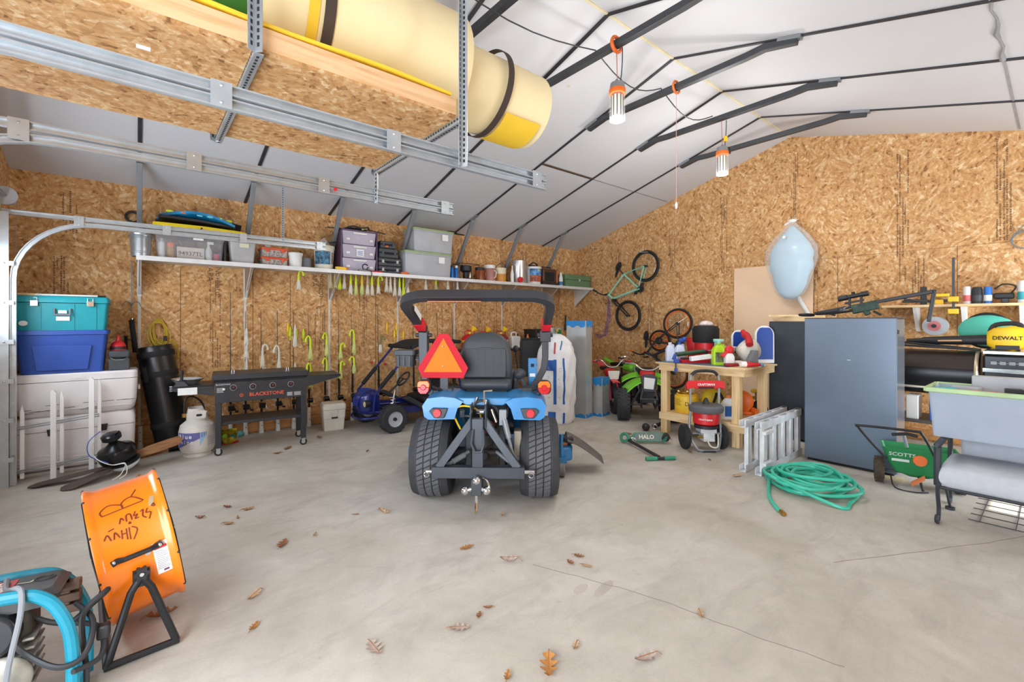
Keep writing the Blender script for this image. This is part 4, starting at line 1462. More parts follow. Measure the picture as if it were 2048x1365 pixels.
def board(m, L, W, th_, z0):
    pts = [(-L / 2, -W * 0.36), (-L / 2 + 0.03, -W * 0.42), (0, -W / 2), (L * 0.4, -W * 0.36), (L / 2, -W * 0.22), (L / 2 + 0.02, 0), (L / 2, W * 0.22), (L * 0.4, W * 0.36), (0, W / 2), (-L / 2 + 0.03, W * 0.42), (-L / 2, W * 0.36), (-L / 2 + 0.03, 0)]
    m.prism(pts, th_, (0, 0, z0), (1, 0, 0), (0, 1, 0))


g = M(); board(g, 0.92, 0.46, 0.04, 0.02); ob('hull', g, mat('board_grey', (150, 154, 140), 0.5), t, bev=0.004)
g = M(); board(g, 0.94, 0.475, 0.045, 0.063); ob('deck', g, mat('board_yellow', (250, 222, 20), 0.45), t, bev=0.006)
g = M(); g.tube(spline([(-0.02, -0.245, 0.06), (-0.03, -0.255, 0.03), (0.05, -0.25, 0.01), (0.06, -0.24, 0.0)], 4), 0.008, 6)
ob('leash', g, BLKP, t)
t = thing('bodyboard', 'blue patterned bodyboard with turned-up edge on the yellow one', 'bodyboard', (0.56, 6.62, 2.635), 0.08, rot=(0.0, 0.04, 0.06))
g = M(); board(g, 0.76, 0.44, 0.03, 0.02)
ob('slick', g, BLKP, t, bev=0.004)
BLB = mat('board_blue', (20, 140, 196), 0.45, 0.0, 0.55, 9)
g = M()
g.grid(lambda u, v: ((-0.37 + 0.74 * u), (-0.21 + 0.42 * v) * (0.75 + 0.25 * sin(pi * u)), 0.045 + 0.05 * (2 * v - 1) ** 2 * sin(pi * u) + 0.03 * sin(pi * u)), 16, 8, 0.03)
ob('deck', g, BLB, t)
for x, y, c in ((-0.28, -0.16, LIME), (0.0, -0.19, mat('patch_sky', (120, 200, 220), 0.5)), (0.2, -0.18, LIME), (-0.15, -0.19, ORG), (0.1, -0.2, mat('patch_sky', (120, 200, 220), 0.5)), (0.31, -0.13, LIME)):
    ob('patch', M().sph((x, y, 0.09), (0.035, 0.012, 0.016), 10, 6), c, t)
t = tote('grey plastic bin on the shelf beside the clear bin', 0.875, 1.18, 6.47, 6.72, SZ, 2.50, mat('bin_grey', (182, 180, 180), 0.5), None, 0.035)
ob('paper_sticker', M().bx(-0.04, 0.06, -0.124, -0.121, 0.2, 0.25), mat('sticker_cream', (226, 222, 190), 0.6), t)
single('dark_bin', M().bx(0.838, 0.862, 6.6, 6.84, SZ, 2.47), CHAR, 'dark flat panel wedged behind the grey bin on the shelf', 'panel')
for k, lab in ((0, 'orange clasped tray of tackle at the bottom on the shelf'), (1, 'orange clasped tray of tackle stacked on the other tray')):
    t = thing('tackle_tray', lab, 'tackle box', (1.385, 6.60, SZ + 0.118 * k), 0.02)
    TK = mat('tackle_mix', (176, 164, 156), 0.6, 0.0, 0.75, 45)
    ob('tackle', M().bx(-0.145, 0.145, -0.105, 0.105, 0.0, 0.09), TK, t)
    ob('lid', M().bx(-0.155, 0.155, -0.115, 0.115, 0.09, 0.115), mat('tray_orange', (226, 84, 40), 0.4), t, bev=0.006)
    for x in (-0.09, 0.09):
        ob('clasp', M().bx(x - 0.018, x + 0.018, -0.125, -0.106, 0.06, 0.1), mat('tray_orange', (226, 84, 40), 0.4), t, bev=0.003)
t = thing('jar', 'clear empty jar on top of the orange tackle trays', 'jar', (1.32, 6.58, SZ + 0.2365))
ob('glass', M().lathe([(0.04, 0), (0.042, 0.03), (0.036, 0.045)], 16), CLR, t)
bucket('tub', 'white round tub with lid on the shelf beside the tackle trays', 1.64, 6.52, SZ, 0.075, 0.085, 0.19, WHT, False, WHT, 'tub')
t = thing('saucepan', 'dull grey metal pan behind the white tub on the shelf', 'pan', (1.80, 6.66, SZ))
ob('pot', M().lathe([(0.08, 0.0), (0.085, 0.01), (0.085, 0.15), (0.078, 0.15), (0.076, 0.01)], 24), GREY, t)
ob('rim', M().torus((0, 0, 0.15), (0, 0, 1), 0.083, 0.004, 24, 6), STEEL, t)
BKB = mat('bucket_cream', (220, 214, 196), 0.5)
t = bucket('bait_bucket', 'cream bait bucket with blue and black pattern on the shelf', 2.02, 6.56, SZ, 0.115, 0.135, 0.33, BKB)
g = M(); wrap(g, 0.131, -2.7, -1.0, 0.07, 0.25)
ob('printed_band', g, mat('camo_band', (70, 120, 150), 0.5, 0, 0.95, 26), t)
g = M()
for k in range(9):
    wrap(g, 0.133, -0.85, -0.55, 0.08 + k * 0.018, 0.09 + k * 0.018)
ob('printed_lines', g, SLOT, t)
g = M(); wrap_text(g, 'ST', 0.07, 0.1315, -2.2, 0.13)
ob('lettering', g, INK, t, smooth=0)
single('plastic_bag', M().grid(lambda u, v: (-0.08 + 0.16 * u, 0.05 * sin(5 * u + 3 * v) * 0.4, 0.15 * v * (1 - abs(u - .5))), 8, 6, (0, 0.004, 0)), CLR, 'crumpled clear bag sticking out of the bait bucket', 'plastic bag', loc=(2.02, 6.56, 2.505))
single('black_pole', M().tube([(1.9, 6.62, 2.532), (2.12, 6.6, 2.60), (2.2, 6.62, 2.62)], 0.008, 6), BLKP, 'black pole end resting on the bait bucket rim', 'pole')
# drawer unit
DRW = mat('drawer_violet', (200, 192, 210), 0.35, 0.0, 0.06, alpha=0.8)
DRF = mat('drawer_frame', (96, 74, 104), 0.45)
t = thing('drawer_unit', 'plastic three drawer unit with violet frame on the shelf', 'drawer unit', (2.50, 6.66, SZ))
g = M()
g.bx(-0.27, -0.255, -0.17, 0.19, 0, 0.60).bx(0.255, 0.27, -0.17, 0.19, 0, 0.60).bx(-0.27, 0.27, -0.17, 0.19, 0.585, 0.605).bx(-0.27, 0.27, 0.175, 0.19, 0, 0.6)
for z in (0.0, 0.195, 0.39):
    g.bx(-0.255, 0.255, -0.165, 0.18, z, z + 0.008)
ob('frame', g, DRF, t, bev=0.003)
for k in range(3):
    z = 0.01 + 0.195 * k
    g = M(); loft_rect(g, [(z, 0.47, 0.31, 0.03, 0, 0.0), (z + 0.15, 0.50, 0.34, 0.03, 0, -0.005), (z + 0.18, 0.505, 0.345, 0.03, 0, -0.005)])
    d = ob('drawer', g, DRW, t)
    ob('pull', M().bx(-0.1, 0.1, -0.196, -0.176, z + 0.14, z + 0.165), WHT, d, bev=0.006)
    if k == 1:
        ob('sticker', M().bx(-0.05, 0.06, -0.181, -0.1785, z + 0.02, z + 0.12), PAPER, d)
        g = M()
        for q_ in range(5):
            g.bx(-0.035, 0.045 - 0.01 * (q_ % 2), -0.1825, -0.181, z + 0.035 + q_ * 0.014, z + 0.041 + q_ * 0.014)
        ob('sticker_print', g, BLUE, d)
    for x in (-0.17, 0.17):
        ob('white_tag', M().bx(x - 0.025, x + 0.025, -0.18, -0.1785, z + 0.05, z + 0.08), WHT, d)
t = thing('tangled_gear', 'tangled black gear lying on top of the drawer unit', 'gear', (2.50, 6.60, 2.812))
ob('bar', M().tube([(-0.42, 0.0, 0.0), (-0.1, 0, 0.02), (0.2, -0.02, 0.03), (0.45, 0.02, 0.012)], 0.008, 6), BLKP, t)
ob('pouch', M().sph((-0.02, 0, 0.02), (0.17, 0.07, 0.024), 14, 8), BLKM, t)
ob('webbing', M().tube(spline([(-0.17, -0.05, 0.02), (-0.08, -0.07, 0.05), (0.05, -0.06, 0.04), (0.14, -0.06, 0.06), (0.18, 0, 0.03)], 5), 0.012, 6), BLKP, t)
ob('green_clip', M().box((0.06, -0.07, 0.02), (0.03, 0.01, 0.015)), LIMEG, t)
# black cases stack
CASE = mat('case_charcoal', (58, 60, 64), 0.45, 0.0, 0.15)
ci = 0
for lab, z, h, w, dx in (('dark grey tool case at the bottom of the stack on the shelf', 0.0, 0.12, 0.36, 0.0), ('dark grey tool case second from the bottom of the shelf stack', 0.122, 0.12, 0.36, 0.0), ('shorter dark case set on the two tool cases', 0.244, 0.14, 0.30, -0.02), ('small black case topmost of the shelf stack, lid ajar', 0.386, 0.11, 0.24, -0.03)):
    t = thing('tool_case', lab, 'case', (2.965 + dx, 6.60, SZ + z), 0.0, 'dark cases stacked on the shelf')
    ob('body', M().bx(-w / 2, w / 2, -0.12, 0.14, 0, h * 0.52), CASE, t, bev=0.012)
    ob('lid', M().bx(-w / 2, w / 2, -0.12, 0.14, h * 0.54, h), CASE, t, bev=0.012)
    for x in (-w * 0.32, w * 0.32):
        ob('latch', M().bx(x - 0.018, x + 0.018, -0.13, -0.119, h * 0.36, h * 0.75), LGREY if ci < 2 else CHAR, t, bev=0.003)
    g = M(); g.tube([(-0.06, -0.12, h * 0.4), (-0.05, -0.145, h * 0.42), (0.05, -0.145, h * 0.42), (0.06, -0.12, h * 0.4)], 0.009, 6)
    ob('handle', g, BLKP, t)
    if ci == 3:
        ob('orange_badge', M().bx(-0.05, 0.0, -0.1225, -0.119, 0.02, 0.04), ORG, t)
    ci += 1
t = tote('clear lidded tote at the bottom of a pair on the shelf', 3.17, 4.02, 6.40, 6.63, SZ, 2.59, CLRG, mat('lid_green', (150, 170, 118), 0.45), 0.03, cat='storage tote', name='lidded_tote', liph=0.035)
ob('paper_sticker', M().bx(0.16, 0.27, -0.122, -0.1185, 0.22, 0.32), PAPER, t)
single('white_bundle', M().sph((3.46, 6.50, 2.34), (0.10, 0.045, 0.10), 14, 10), WHT, 'white bundle showing through the lower lidded tote', 'bundle')
single('blue_bundle', M().sph((3.66, 6.52, 2.31), (0.085, 0.05, 0.085), 14, 10), mat('blue_soft', (120, 150, 190), 0.6), 'pale blue bundle inside the lower lidded tote', 'bundle')
t = tote('clear green-lidded tote stacked on the other tote on the shelf', 3.315, 4.05, 6.40, 6.78, 2.592, 2.96, CLRG, mat('lid_green', (150, 170, 118), 0.45), 0.03, cat='storage tote', name='lidded_tote', liph=0.035)
ob('paper_sticker', M().bx(0.14, 0.25, -0.195, -0.1915, 0.2, 0.3), PAPER, t)
for x, s_ in ((3.79, 0.045), (3.92, 0.035)):
    single('white_box', M().bx(x - s_, x + s_, 6.50, 6.55, 2.602, 2.75 if s_ > .04 else 2.70), WHT, 'white box inside the upper tote, %s' % ('taller of two' if s_ > 0.04 else 'shorter of two'), 'box')
t = thing('black_net_pole', 'black folded pole lying on the upper lidded tote', 'pole', (3.95, 6.6, 2.975))
ob('shaft', M().tube([(-0.45, 0, 0.0), (0.0, 0, 0.012), (0.42, -0.02, 0.0)], 0.010, 6), BLKM, t)
ob('net_bundle', M().sph((0.17, 0, 0.018), (0.12, 0.04, 0.025), 12, 8), BLKM, t)
for k, x in enumerate((4.07, 4.155)):
    t = thing('spray_can', 'blue spray can beside the lidded totes, %s of two' % ('nearer the totes' if k == 0 else 'nearer the camp burner'), 'spray can', (x, 6.50, SZ), 0, 'blue spray cans')
    ob('can', M().lathe([(0.033, 0.0), (0.033, 0.17), (0.026, 0.185)], 18), mat('can_blue', (30, 110, 190), 0.3, 0.3, 0.2, 14), t)
    ob('cap', M().lathe([(0.026, 0.185), (0.026, 0.22), (0.02, 0.225)], 16), WHT if k else BLKP, t)
t = thing('camp_burner', 'black wire framed camp burner on the shelf', 'burner', (4.40, 6.58, SZ))
g = M()
for x in (-0.2, 0.2):
    g.tube([(x, -0.12, 0.0), (x, -0.12, 0.27), (x, 0.12, 0.27), (x, 0.12, 0.0)], 0.006, 6)
for y in (-0.12, 0.12):
    g.tube([(-0.2, y, 0.27), (0.2, y, 0.27)], 0.006, 6)
ob('wire_frame', g, BLKP, t)
ob('burner_drum', M().lathe([(0.05, 0.0), (0.05, 0.13), (0.10, 0.16), (0.10, 0.24), (0.09, 0.25)], 20), BLKP, t)
ob('base_tray', M().bx(-0.18, 0.18, -0.1, 0.1, 0.0, 0.02), BLKP, t)
ob('white_tag', M().prism([(0, 0), (0.04, 0.0), (0.03, 0.09)], 0.003, (-0.02, -0.13, 0.03)), PAPER, t)
JUG = {'amber jug of oil': mat('jug_brown', (150, 74, 34), 0.25, 0, 0.15), 'pinkish translucent jug with white top': mat('jug_pink', (176, 122, 112), 0.3), 'honey coloured pail with pale upper half': mat('jug_honey', (208, 140, 48), 0.3)}
for (lab, mt_), (x, r, h, topm) in zip(JUG.items(), ((4.68, 0.085, 0.24, BLKP), (4.90, 0.105, 0.30, WHT), (5.14, 0.105, 0.26, mat('jug_pale', (232, 220, 190), 0.4)))):
    t = thing('jug', lab + ' on the shelf', 'jug', (x, 6.56, SZ))
    if 'honey' in lab:
        ob('body', M().lathe([(r, 0), (r, 0.15)], 24), mt_, t)
        ob('upper_half', M().lathe([(r, 0.15), (r + 0.004, h), (r - 0.006, h)], 24), topm, t)
        ob('handle', M().tube([(r, 0, 0.2)] + arc((0, -0.02, h), r + 0.01, 0, pi, 8, (1, 0, 0), (0, -0.3, 0.7)), 0.004, 6), BLKP, t)
    else:
        ob('body', M().lathe([(r, 0), (r, h * 0.72), (r * 0.8, h * 0.84)], 24), mt_, t)
        ob('cap', M().lathe([(r * 0.96, h * 0.78), (r * 0.96, h * 0.97), (r * 0.7, h)], 24), topm, t)
        ob('handle', M().tube([(0.02, -r * 0.8, h * 0.7), (0.05, -r - 0.03, h * 0.55), (0.04, -r - 0.02, h * 0.25), (0.02, -r, h * 0.2)], 0.008, 6), topm if 'pink' in lab else mt_, t)
t = thing('squeeze_bottle', 'white slim bottle before the silver pot on the shelf', 'bottle', (5.31, 6.42, SZ))
ob('body', M().lathe([(0.03, 0), (0.032, 0.15), (0.02, 0.22), (0.012, 0.24)], 16), WHT, t)
ob('cap', M().lathe([(0.013, 0.24), (0.011, 0.30), (0.004, 0.31)], 12), WHT, t)
t = thing('stock_pot', 'tall silver aluminium stock pot on the shelf', 'pot', (5.605, 6.58, SZ))
ob('pot', M().lathe([(0.14, 0), (0.145, 0.01), (0.145, 0.43), (0.15, 0.435), (0.14, 0.435), (0.138, 0.02)], 32), mat('pot_alu', (205, 207, 208), 0.28, 0.8, 0.06), t)
for x in (-1, 1):
    ob('pot_handle', M().tube([(0.146 * x, -0.03, 0.36), (0.185 * x, -0.03, 0.35), (0.185 * x, 0.03, 0.35), (0.146 * x, 0.03, 0.36)], 0.006, 6), CHROME, t)
single('red_disc', M().lathe([(0.02, 0), (0.05, 0.01), (0.055, 0.04), (0.05, 0.055)], 20, (5.47, 6.41, SZ + 0.056), Matrix.Rotation(pi / 2, 3, 'X')), RED, 'round red cap lying before the silver pot', 'cap')
t = bucket('printed_bucket', 'white bucket printed with bright snack picture on the shelf', 5.96, 6.56, SZ, 0.14, 0.155, 0.34, WHT)
g = M(); wrap(g, 0.1525, -2.9, -0.3, 0.05, 0.17)
ob('print_warm', g, mat('print_warm', (186, 96, 70), 0.5, 0, 0.8, 22), t)
g = M(); wrap(g, 0.1545, -2.9, -0.3, 0.17, 0.30)
ob('print_cool', g, mat('print_cool', (90, 150, 206), 0.5, 0, 0.8, 16), t)
ob('print_sun', M().sph((-0.02, -0.154, 0.27), (0.03, 0.006, 0.018)), YEL, t)
single('black_cable', M().tube(spline([(5.85, 6.56, 2.57), (5.9, 6.5, 2.62), (6.01, 6.53, 2.6), (6.07, 6.58, 2.57), (5.98, 6.62, 2.58), (5.88, 6.6, 2.57)], 5), 0.014, 6), BLKP, 'black cable heaped on the printed bucket', 'cable')
t = thing('appliance_box', 'dark brown and black toaster style box on the shelf', 'appliance', (6.33, 6.58, SZ))
ob('body', M().bx(-0.2, 0.18, -0.12, 0.12, 0.05, 0.33), mat('heater_brown', (86, 56, 40), 0.35, 0, 0.3), t, bev=0.03)
ob('front_opening', M().bx(-0.15, 0.10, -0.125, -0.118, 0.08, 0.26), BLKM, t)
ob('base', M().bx(-0.22, 0.2, -0.13, 0.13, 0.0, 0.06), BLKP, t, bev=0.01)
ob('carry_handle', M().tube([(-0.15, 0, 0.33), (-0.13, 0, 0.37), (0.11, 0, 0.37), (0.13, 0, 0.33)], 0.01, 6), BLKP, t)
ob('side_cover', M().bx(0.18, 0.22, -0.11, 0.11, 0.06, 0.32), mat('heater_orange', (190, 110, 54), 0.4), t, bev=0.01)
t = thing('white_bottle', 'white bottle with blue label beside the green case', 'bottle', (6.62, 6.46, SZ))
ob('body', M().lathe([(0.04, 0), (0.042, 0.15), (0.025, 0.22)], 16), WHT, t)
ob('label_band', M().lathe([(0.0425, 0.02), (0.043, 0.09)], 16, caps=False), mat('label_blue', (70, 110, 170), 0.5), t)
ob('cap', M().lathe([(0.022, 0.22), (0.022, 0.27), (0.015, 0.275)], 14), WHT, t)
CGRN = mat('case_green', (98, 132, 96), 0.5, 0.0, 0.12)
t = thing('ammo_case', 'long faded green case at the gable end of the shelf', 'case', (7.10, 6.60, SZ))
ob('body', M().bx(-0.38, 0.38, -0.18, 0.16, 0, 0.14), CGRN, t, bev=0.008)
ob('lid', M().bx(-0.385, 0.385, -0.185, 0.165, 0.144, 0.25), CGRN, t, bev=0.012)
ob('latch', M().bx(0.0, 0.05, -0.195, -0.184, 0.12, 0.165), LGREY, t, bev=0.004)
# small things on the shelf edge
t = thing('chalk_reel', 'small yellow box tool lying on the shelf edge before the drawers', 'tool', (2.21, 6.41, SZ))
ob('body', M().bx(-0.08, 0.06, -0.03, 0.03, 0, 0.045), YEL, t, bev=0.008)
ob('nozzle', M().bx(0.06, 0.085, -0.02, 0.02, 0.005, 0.04), ORG, t, bev=0.004)
t = thing('pliers', 'red handled pliers lying on the shelf edge before the drawers', 'pliers', (2.70, 6.41, SZ))
for s_ in (-1, 1):
    ob('grip', M().tube([(-0.08, 0.005 * s_, 0.012), (0.0, 0.025 * s_, 0.012), (0.09, 0.03 * s_, 0.012)], 0.011, 6), RED, t)
ob('jaw', M().bx(-0.14, -0.08, -0.012, 0.012, 0.004, 0.02), STEEL, t, bev=0.004)
t = thing('hand_tool', 'black clamp tool on the shelf edge, hanging over the lip', 'tool', (2.545, 6.40, SZ))
ob('jaw', M().tube(arc((0, 0, 0.07), 0.04, 0.5, 2 * pi, 12), 0.009, 6), BLKP, t)
ob('body', M().bx(-0.10, 0.02, -0.02, 0.02, 0, 0.03), GREY, t, bev=0.005)
ob('cord', M().tube(spline([(0.02, -0.02, 0.03), (0.06, -0.065, 0.01), (0.07, -0.07, -0.05), (0.04, -0.07, -0.1)], 5), 0.006, 6), BLKP, t)
single('orange_wrap', M().sph((3.17, 6.40, SZ + 0.022), (0.07, 0.025, 0.022), 12, 8), ORG, 'small orange wrapped bundle on the shelf edge before the totes', 'bundle')
t = thing('looped_strap', 'black looped strap on the wall over the galvanised bucket', 'strap', (-0.03, 6.845, 2.60))
ob('loop', M().torus((0, 0, 0.09), (0.0, 1, 0.1), 0.06, 0.014, 24, 8), BLKP, t)
ob('tail', M().tube([(0.04, -0.005, 0.04), (0.12, -0.01, -0.04), (0.2, -0.01, -0.07)], 0.012, 6), BLKP, t)
t = thing('swim_fin', 'black swim fin leaning behind the bodyboards', 'fin', (1.035, 6.80, 2.40))
ob('foot', M().box((0, 0, 0.13), (0.07, 0.03, 0.20), (0, 0.25, 0)), BLKM, t, bev=0.01)
ob('blade', M().box((-0.04, 0, 0.28), (0.11, 0.012, 0.12), (0, 0.2, 0)), BLKM, t, bev=0.005)
# ================================================================ compact tractor seen from behind
t = thing('tractor', 'blue compact tractor with folded black roll bar parked mid floor', 'tractor', (2.32, 3.15, 0), radians(-41))
TYRE = mat('tyre_black', (52, 52, 55), 0.75, 0.0, 0.2, 14)
LUG = mat('tyre_lug', (92, 92, 96), 0.7, 0.0, 0.15, 14)
for sx in (-1, 1):
    g = M()
    q = Matrix.Rotation(pi / 2, 3, 'Y')
    c = V(0.445 * sx, 0, 0.335)
    prof = [(0.17, -0.13), (0.22, -0.155), (0.28, -0.160), (0.312, -0.148), (0.325, -0.11), (0.327, 0), (0.325, 0.11), (0.312, 0.148), (0.28, 0.160), (0.22, 0.155), (0.17, 0.13)]
    g.lathe(prof, 56, c, q, caps=False)
    g.ix(1)
    rows = 46
    offs = (-0.125, -0.062, 0.0, 0.062, 0.125)
    for i in range(rows):
        for k, o in enumerate(offs):
            a = 2 * pi * (i + (0.5 if k % 2 else 0)) / rows
            rr_ = 0.331 if abs(o) < 0.1 else 0.322
            w_, l_ = 0.052, 0.034
            sk = 0.012 * (1 if k % 2 else 1)
            pts = []
            for du, dv in ((-w_ / 2, -l_ / 2 - sk), (w_ / 2, -l_ / 2 + sk), (w_ / 2, l_ / 2 + sk), (-w_ / 2, l_ / 2 - sk)):
                aa = a + dv / 0.33
                pts.append((o + du, aa))
            lo, hi = [], []
            for xx, aa in pts:
                rl = rr_ - 0.012
                rh = rr_ + 0.004 - (0.02 if abs(xx) > 0.13 else 0.0)
                lo.append(c + V(xx, -rl * sin(aa) * -1, rl * cos(aa)))
                hi.append(c + V(xx * 0.97, rh * sin(aa), rh * cos(aa)))
            g.add(lo + hi, [(4, 5, 6, 7), (0, 1, 5, 4), (1, 2, 6, 5), (2, 3, 7, 6), (3, 0, 4, 7)])
    g.ix(0)
    w_ = ob('rear_wheel', g, [TYRE, LUG], t, smooth=30)
    g = M(); g.lathe([(0.02, -0.02), (0.10, -0.03), (0.165, -0.12), (0.175, -0.13), (0.175, 0.13), (0.16, 0.12), (0.10, 0.02), (0.02, 0.03)], 32, c, q)
    ob('rim', g, mat('rim_grey', (150, 152, 155), 0.45, 0.3), w_)
    g = M(); c2 = V(0.43 * sx, 1.36, 0.24)
    g.lathe([(0.10, -0.08), (0.2, -0.10), (0.235, -0.07), (0.24, 0), (0.235, 0.07), (0.2, 0.10), (0.10, 0.08)], 32, c2, q, caps=False)
    w_ = ob('front_wheel', g, TYRE, t)
    g = M(); g.lathe([(0.02, -0.03), (0.11, -0.08), (0.11, 0.08), (0.02, 0.03)], 24, c2, q)
    ob('rim', g, mat('rim_grey', (150, 152, 155), 0.45, 0.3), w_)
g = M(); g.cyl((-0.40, 0, 0.335), (0.40, 0, 0.335), 0.07, n=16).bx(-0.17, 0.17, -0.12, 0.45, 0.22, 0.62).bx(-0.13, 0.13, 0.4, 1.6, 0.25, 0.5).cyl((-0.38, 1.36, 0.24), (0.38, 1.36, 0.24), 0.045)
g.cyl((0.0, -0.20, 0.38), (0, -0.10, 0.38), 0.035, n=14)
ob('chassis', g, STEELD, t, bev=0.012)
# hood and nose
g = M()
rings = []
for y, w_, z0, z1 in ((0.78, 0.40, 0.48, 0.93), (1.1, 0.42, 0.48, 0.96), (1.5, 0.40, 0.45, 0.90), (1.78, 0.32, 0.45, 0.74)):
    rings.append([V(p[0], y, (z0 + z1) / 2 + p[1]) for p in rrect(w_, z1 - z0, 0.09)])
g.rings(rings)
ob('hood', g, TRB, t, smooth=50)
g = M(); g.bx(-0.24, 0.24, 0.62, 0.82, 0.5, 1.0)
ob('dash_console', g, CHAR, t, bev=0.04)
g = M(); g.torus((0, 0.62, 1.06), (0, -0.4, 1), 0.17, 0.014, 28, 8); g.cyl((0, 0.62, 1.06), (0, 0.72, 0.95), 0.02).bar((-0.16, 0.62, 1.06), (0.16, 0.62, 1.06), 0.03, 0.012)
ob('steering_wheel', g, BLKP, t)
ob('floor_plate', M().bx(-0.40, 0.40, 0.30, 0.85, 0.44, 0.47), CHAR, t, bev=0.01)
# fenders: arched wings with a sculpted rear face, and the plate between them
for sx in (-1, 1):
    g = M()
    n = 14
    outer = []
    face = [(-0.24, 0.695), (-0.215, 0.78), (-0.17, 0.835), (-0.235, 0.865), (-0.34, 0.875), (-0.46, 0.86), (-0.50, 0.80), (-0.485, 0.715), (-0.45, 0.685)]
    secs = []
    for i in range(n + 1):
        u = i / n
        y = -0.25 + 0.72 * u
        lift = 0.055 * sin(pi * min(1, u * 1.25)) if u < 0.8 else 0.055 * sin(pi * 1.0)
        drop = 0.0 if u < 0.6 else -0.28 * ((u - 0.6) / 0.4) ** 1.5
        k = 1.0
        secs.append([V(-sx * -px_ if sx < 0 else -px_, y, z + drop + (0.0 if z < 0.8 else lift * 0.4)) for px_, z in face])
    secs = [[V(abs(p.x) * sx, p.y, p.z) for p in s_] for s_ in secs]
    # keep only a shell: raise the bottom of inner sections to clear the tyre
    for i, s_ in enumerate(secs):
        u = i / n
        y = -0.25 + 0.72 * u
        top = sqrt(max(0.0, 0.352 ** 2 - y * y)) + 0.335 if abs(y) < 0.352 else 0.4
        for p in s_:
            lim = top + 0.012
            if abs(p.x) > 0.27 and p.z < lim:
                p.z = lim
            if i == 0 and p.z < 0.69:
                p.z = 0.69
    g.rings(secs)
    ob('fender', g, TRB, t, smooth=50)
    g = M(); g.prism([(-0.08, 0.03), (0.045, 0.032), (0.07, 0.008), (0.03, -0.048), (-0.05, -0.048)] if sx > 0 else [(0.08, 0.03), (-0.045, 0.032), (-0.07, 0.008), (-0.03, -0.048), (0.05, -0.048)][::-1], 0.03, (0.370 * sx, -0.262, 0.755))
    br = ob('reflector_bezel', g, CHAR, t, bev=0.006)
    ob('red_reflector', M().cyl((0.372 * sx, -0.27, 0.75), (0.372 * sx, -0.296, 0.75), 0.036, 0.03, 22), RED, br, label='red round reflector')
    # tail lamps on stalks
    xc = -0.515 if sx < 0 else 0.488
    g = M(); g.prism([(p[0], p[1]) for p in rrect(0.115, 0.118, 0.04)], 0.055, (xc, -0.10, 0.935))
    tl = ob('tail_lamp', g, BLKP, t, bev=0.01)
    half = [(0.052 * cos(pi * i / 12), 0.050 * sin(pi * i / 12)) for i in range(13)]
    g = M(); g.prism([(-0.05, 0.0), (0.05, 0.0), (0.05, 0.03), (0.035, 0.052), (-0.035, 0.052), (-0.05, 0.03)], 0.02, (xc, -0.135, 0.935))
    ob('amber_lens', g, mat('amber_lens', (236, 120, 20), 0.25, 0.0, 0.05), tl, bev=0.004, label='amber upper lens')
    g = M(); g.prism([(-0.05, 0.0), (0.05, 0.0), (0.045, -0.03), (0.025, -0.055), (-0.025, -0.055), (-0.045, -0.03)][::-1], 0.022, (xc, -0.136, 0.935)); g.cyl((xc, -0.13, 0.935), (xc, -0.153, 0.935), 0.028, 0.024, 18)
    ob('red_lens', g, mat('red_lens', (200, 16, 30), 0.25, 0.0, 0.05), tl, bev=0.004, label='red lower lens')
    ob('stalk', M().tube([(xc - 0.05 * sx, -0.08, 0.93), (xc - 0.10 * sx, -0.03, 0.90), (0.36 * sx, 0.02, 0.87)], 0.018, 8), BLKP, tl)
g = M(); g.prism([(-0.24, 0.862), (0.24, 0.862), (0.19, 0.825), (0.15, 0.80), (-0.15, 0.80), (-0.19, 0.825)], 0.40, (0, -0.02, 0))
ob('rear_deck', g, TRB, t, bev=0.008)
# seat
SEATC = mat('seat_vinyl', (60, 62, 66), 0.5, 0.0, 0.1)
g = M()
rings = []
for z, w_, d_, y0 in ((0.98, 0.46, 0.09, 0.22), (1.05, 0.475, 0.11, 0.205), (1.2, 0.46, 0.11, 0.20), (1.30, 0.40, 0.10, 0.20), (1.36, 0.28, 0.085, 0.205), (1.385, 0.14, 0.06, 0.21)):
    rings.append([V(-0.02 + p[0], y0 + p[1], z) for p in rrect(w_, d_, 0.03)])
g.rings(rings)
ob('seat_back', g, SEATC, t, smooth=60)
g = M(); g.prism(rrect(0.36, 0.25, 0.02), 0.02, (-0.02, 0.143, 1.115)); g.bx(-0.075, 0.035, 0.13, 0.15, 1.23, 1.25)
for k in range(5):
    for j in range(9):
        g.bx(-0.16 + k * 0.07 - 0.003, -0.16 + k * 0.07 + 0.003, 0.131, 0.134, 1.02 + j * 0.023, 1.028 + j * 0.023)
ob('back_pocket_panel', g, mat('seat_panel', (56, 58, 63), 0.55), t, bev=0.005)
g = M(); g.cyl((-0.24, 0.16, 0.92), (0.21, 0.16, 0.92), 0.055, n=20); g.bx(-0.23, 0.20, 0.16, 0.62, 0.87, 0.98)
ob('seat_cushion', g, SEATC, t, bev=0.03)
ob('seat_base', M().bx(-0.19, 0.17, 0.12, 0.5, 0.84, 0.88), BLKM, t)
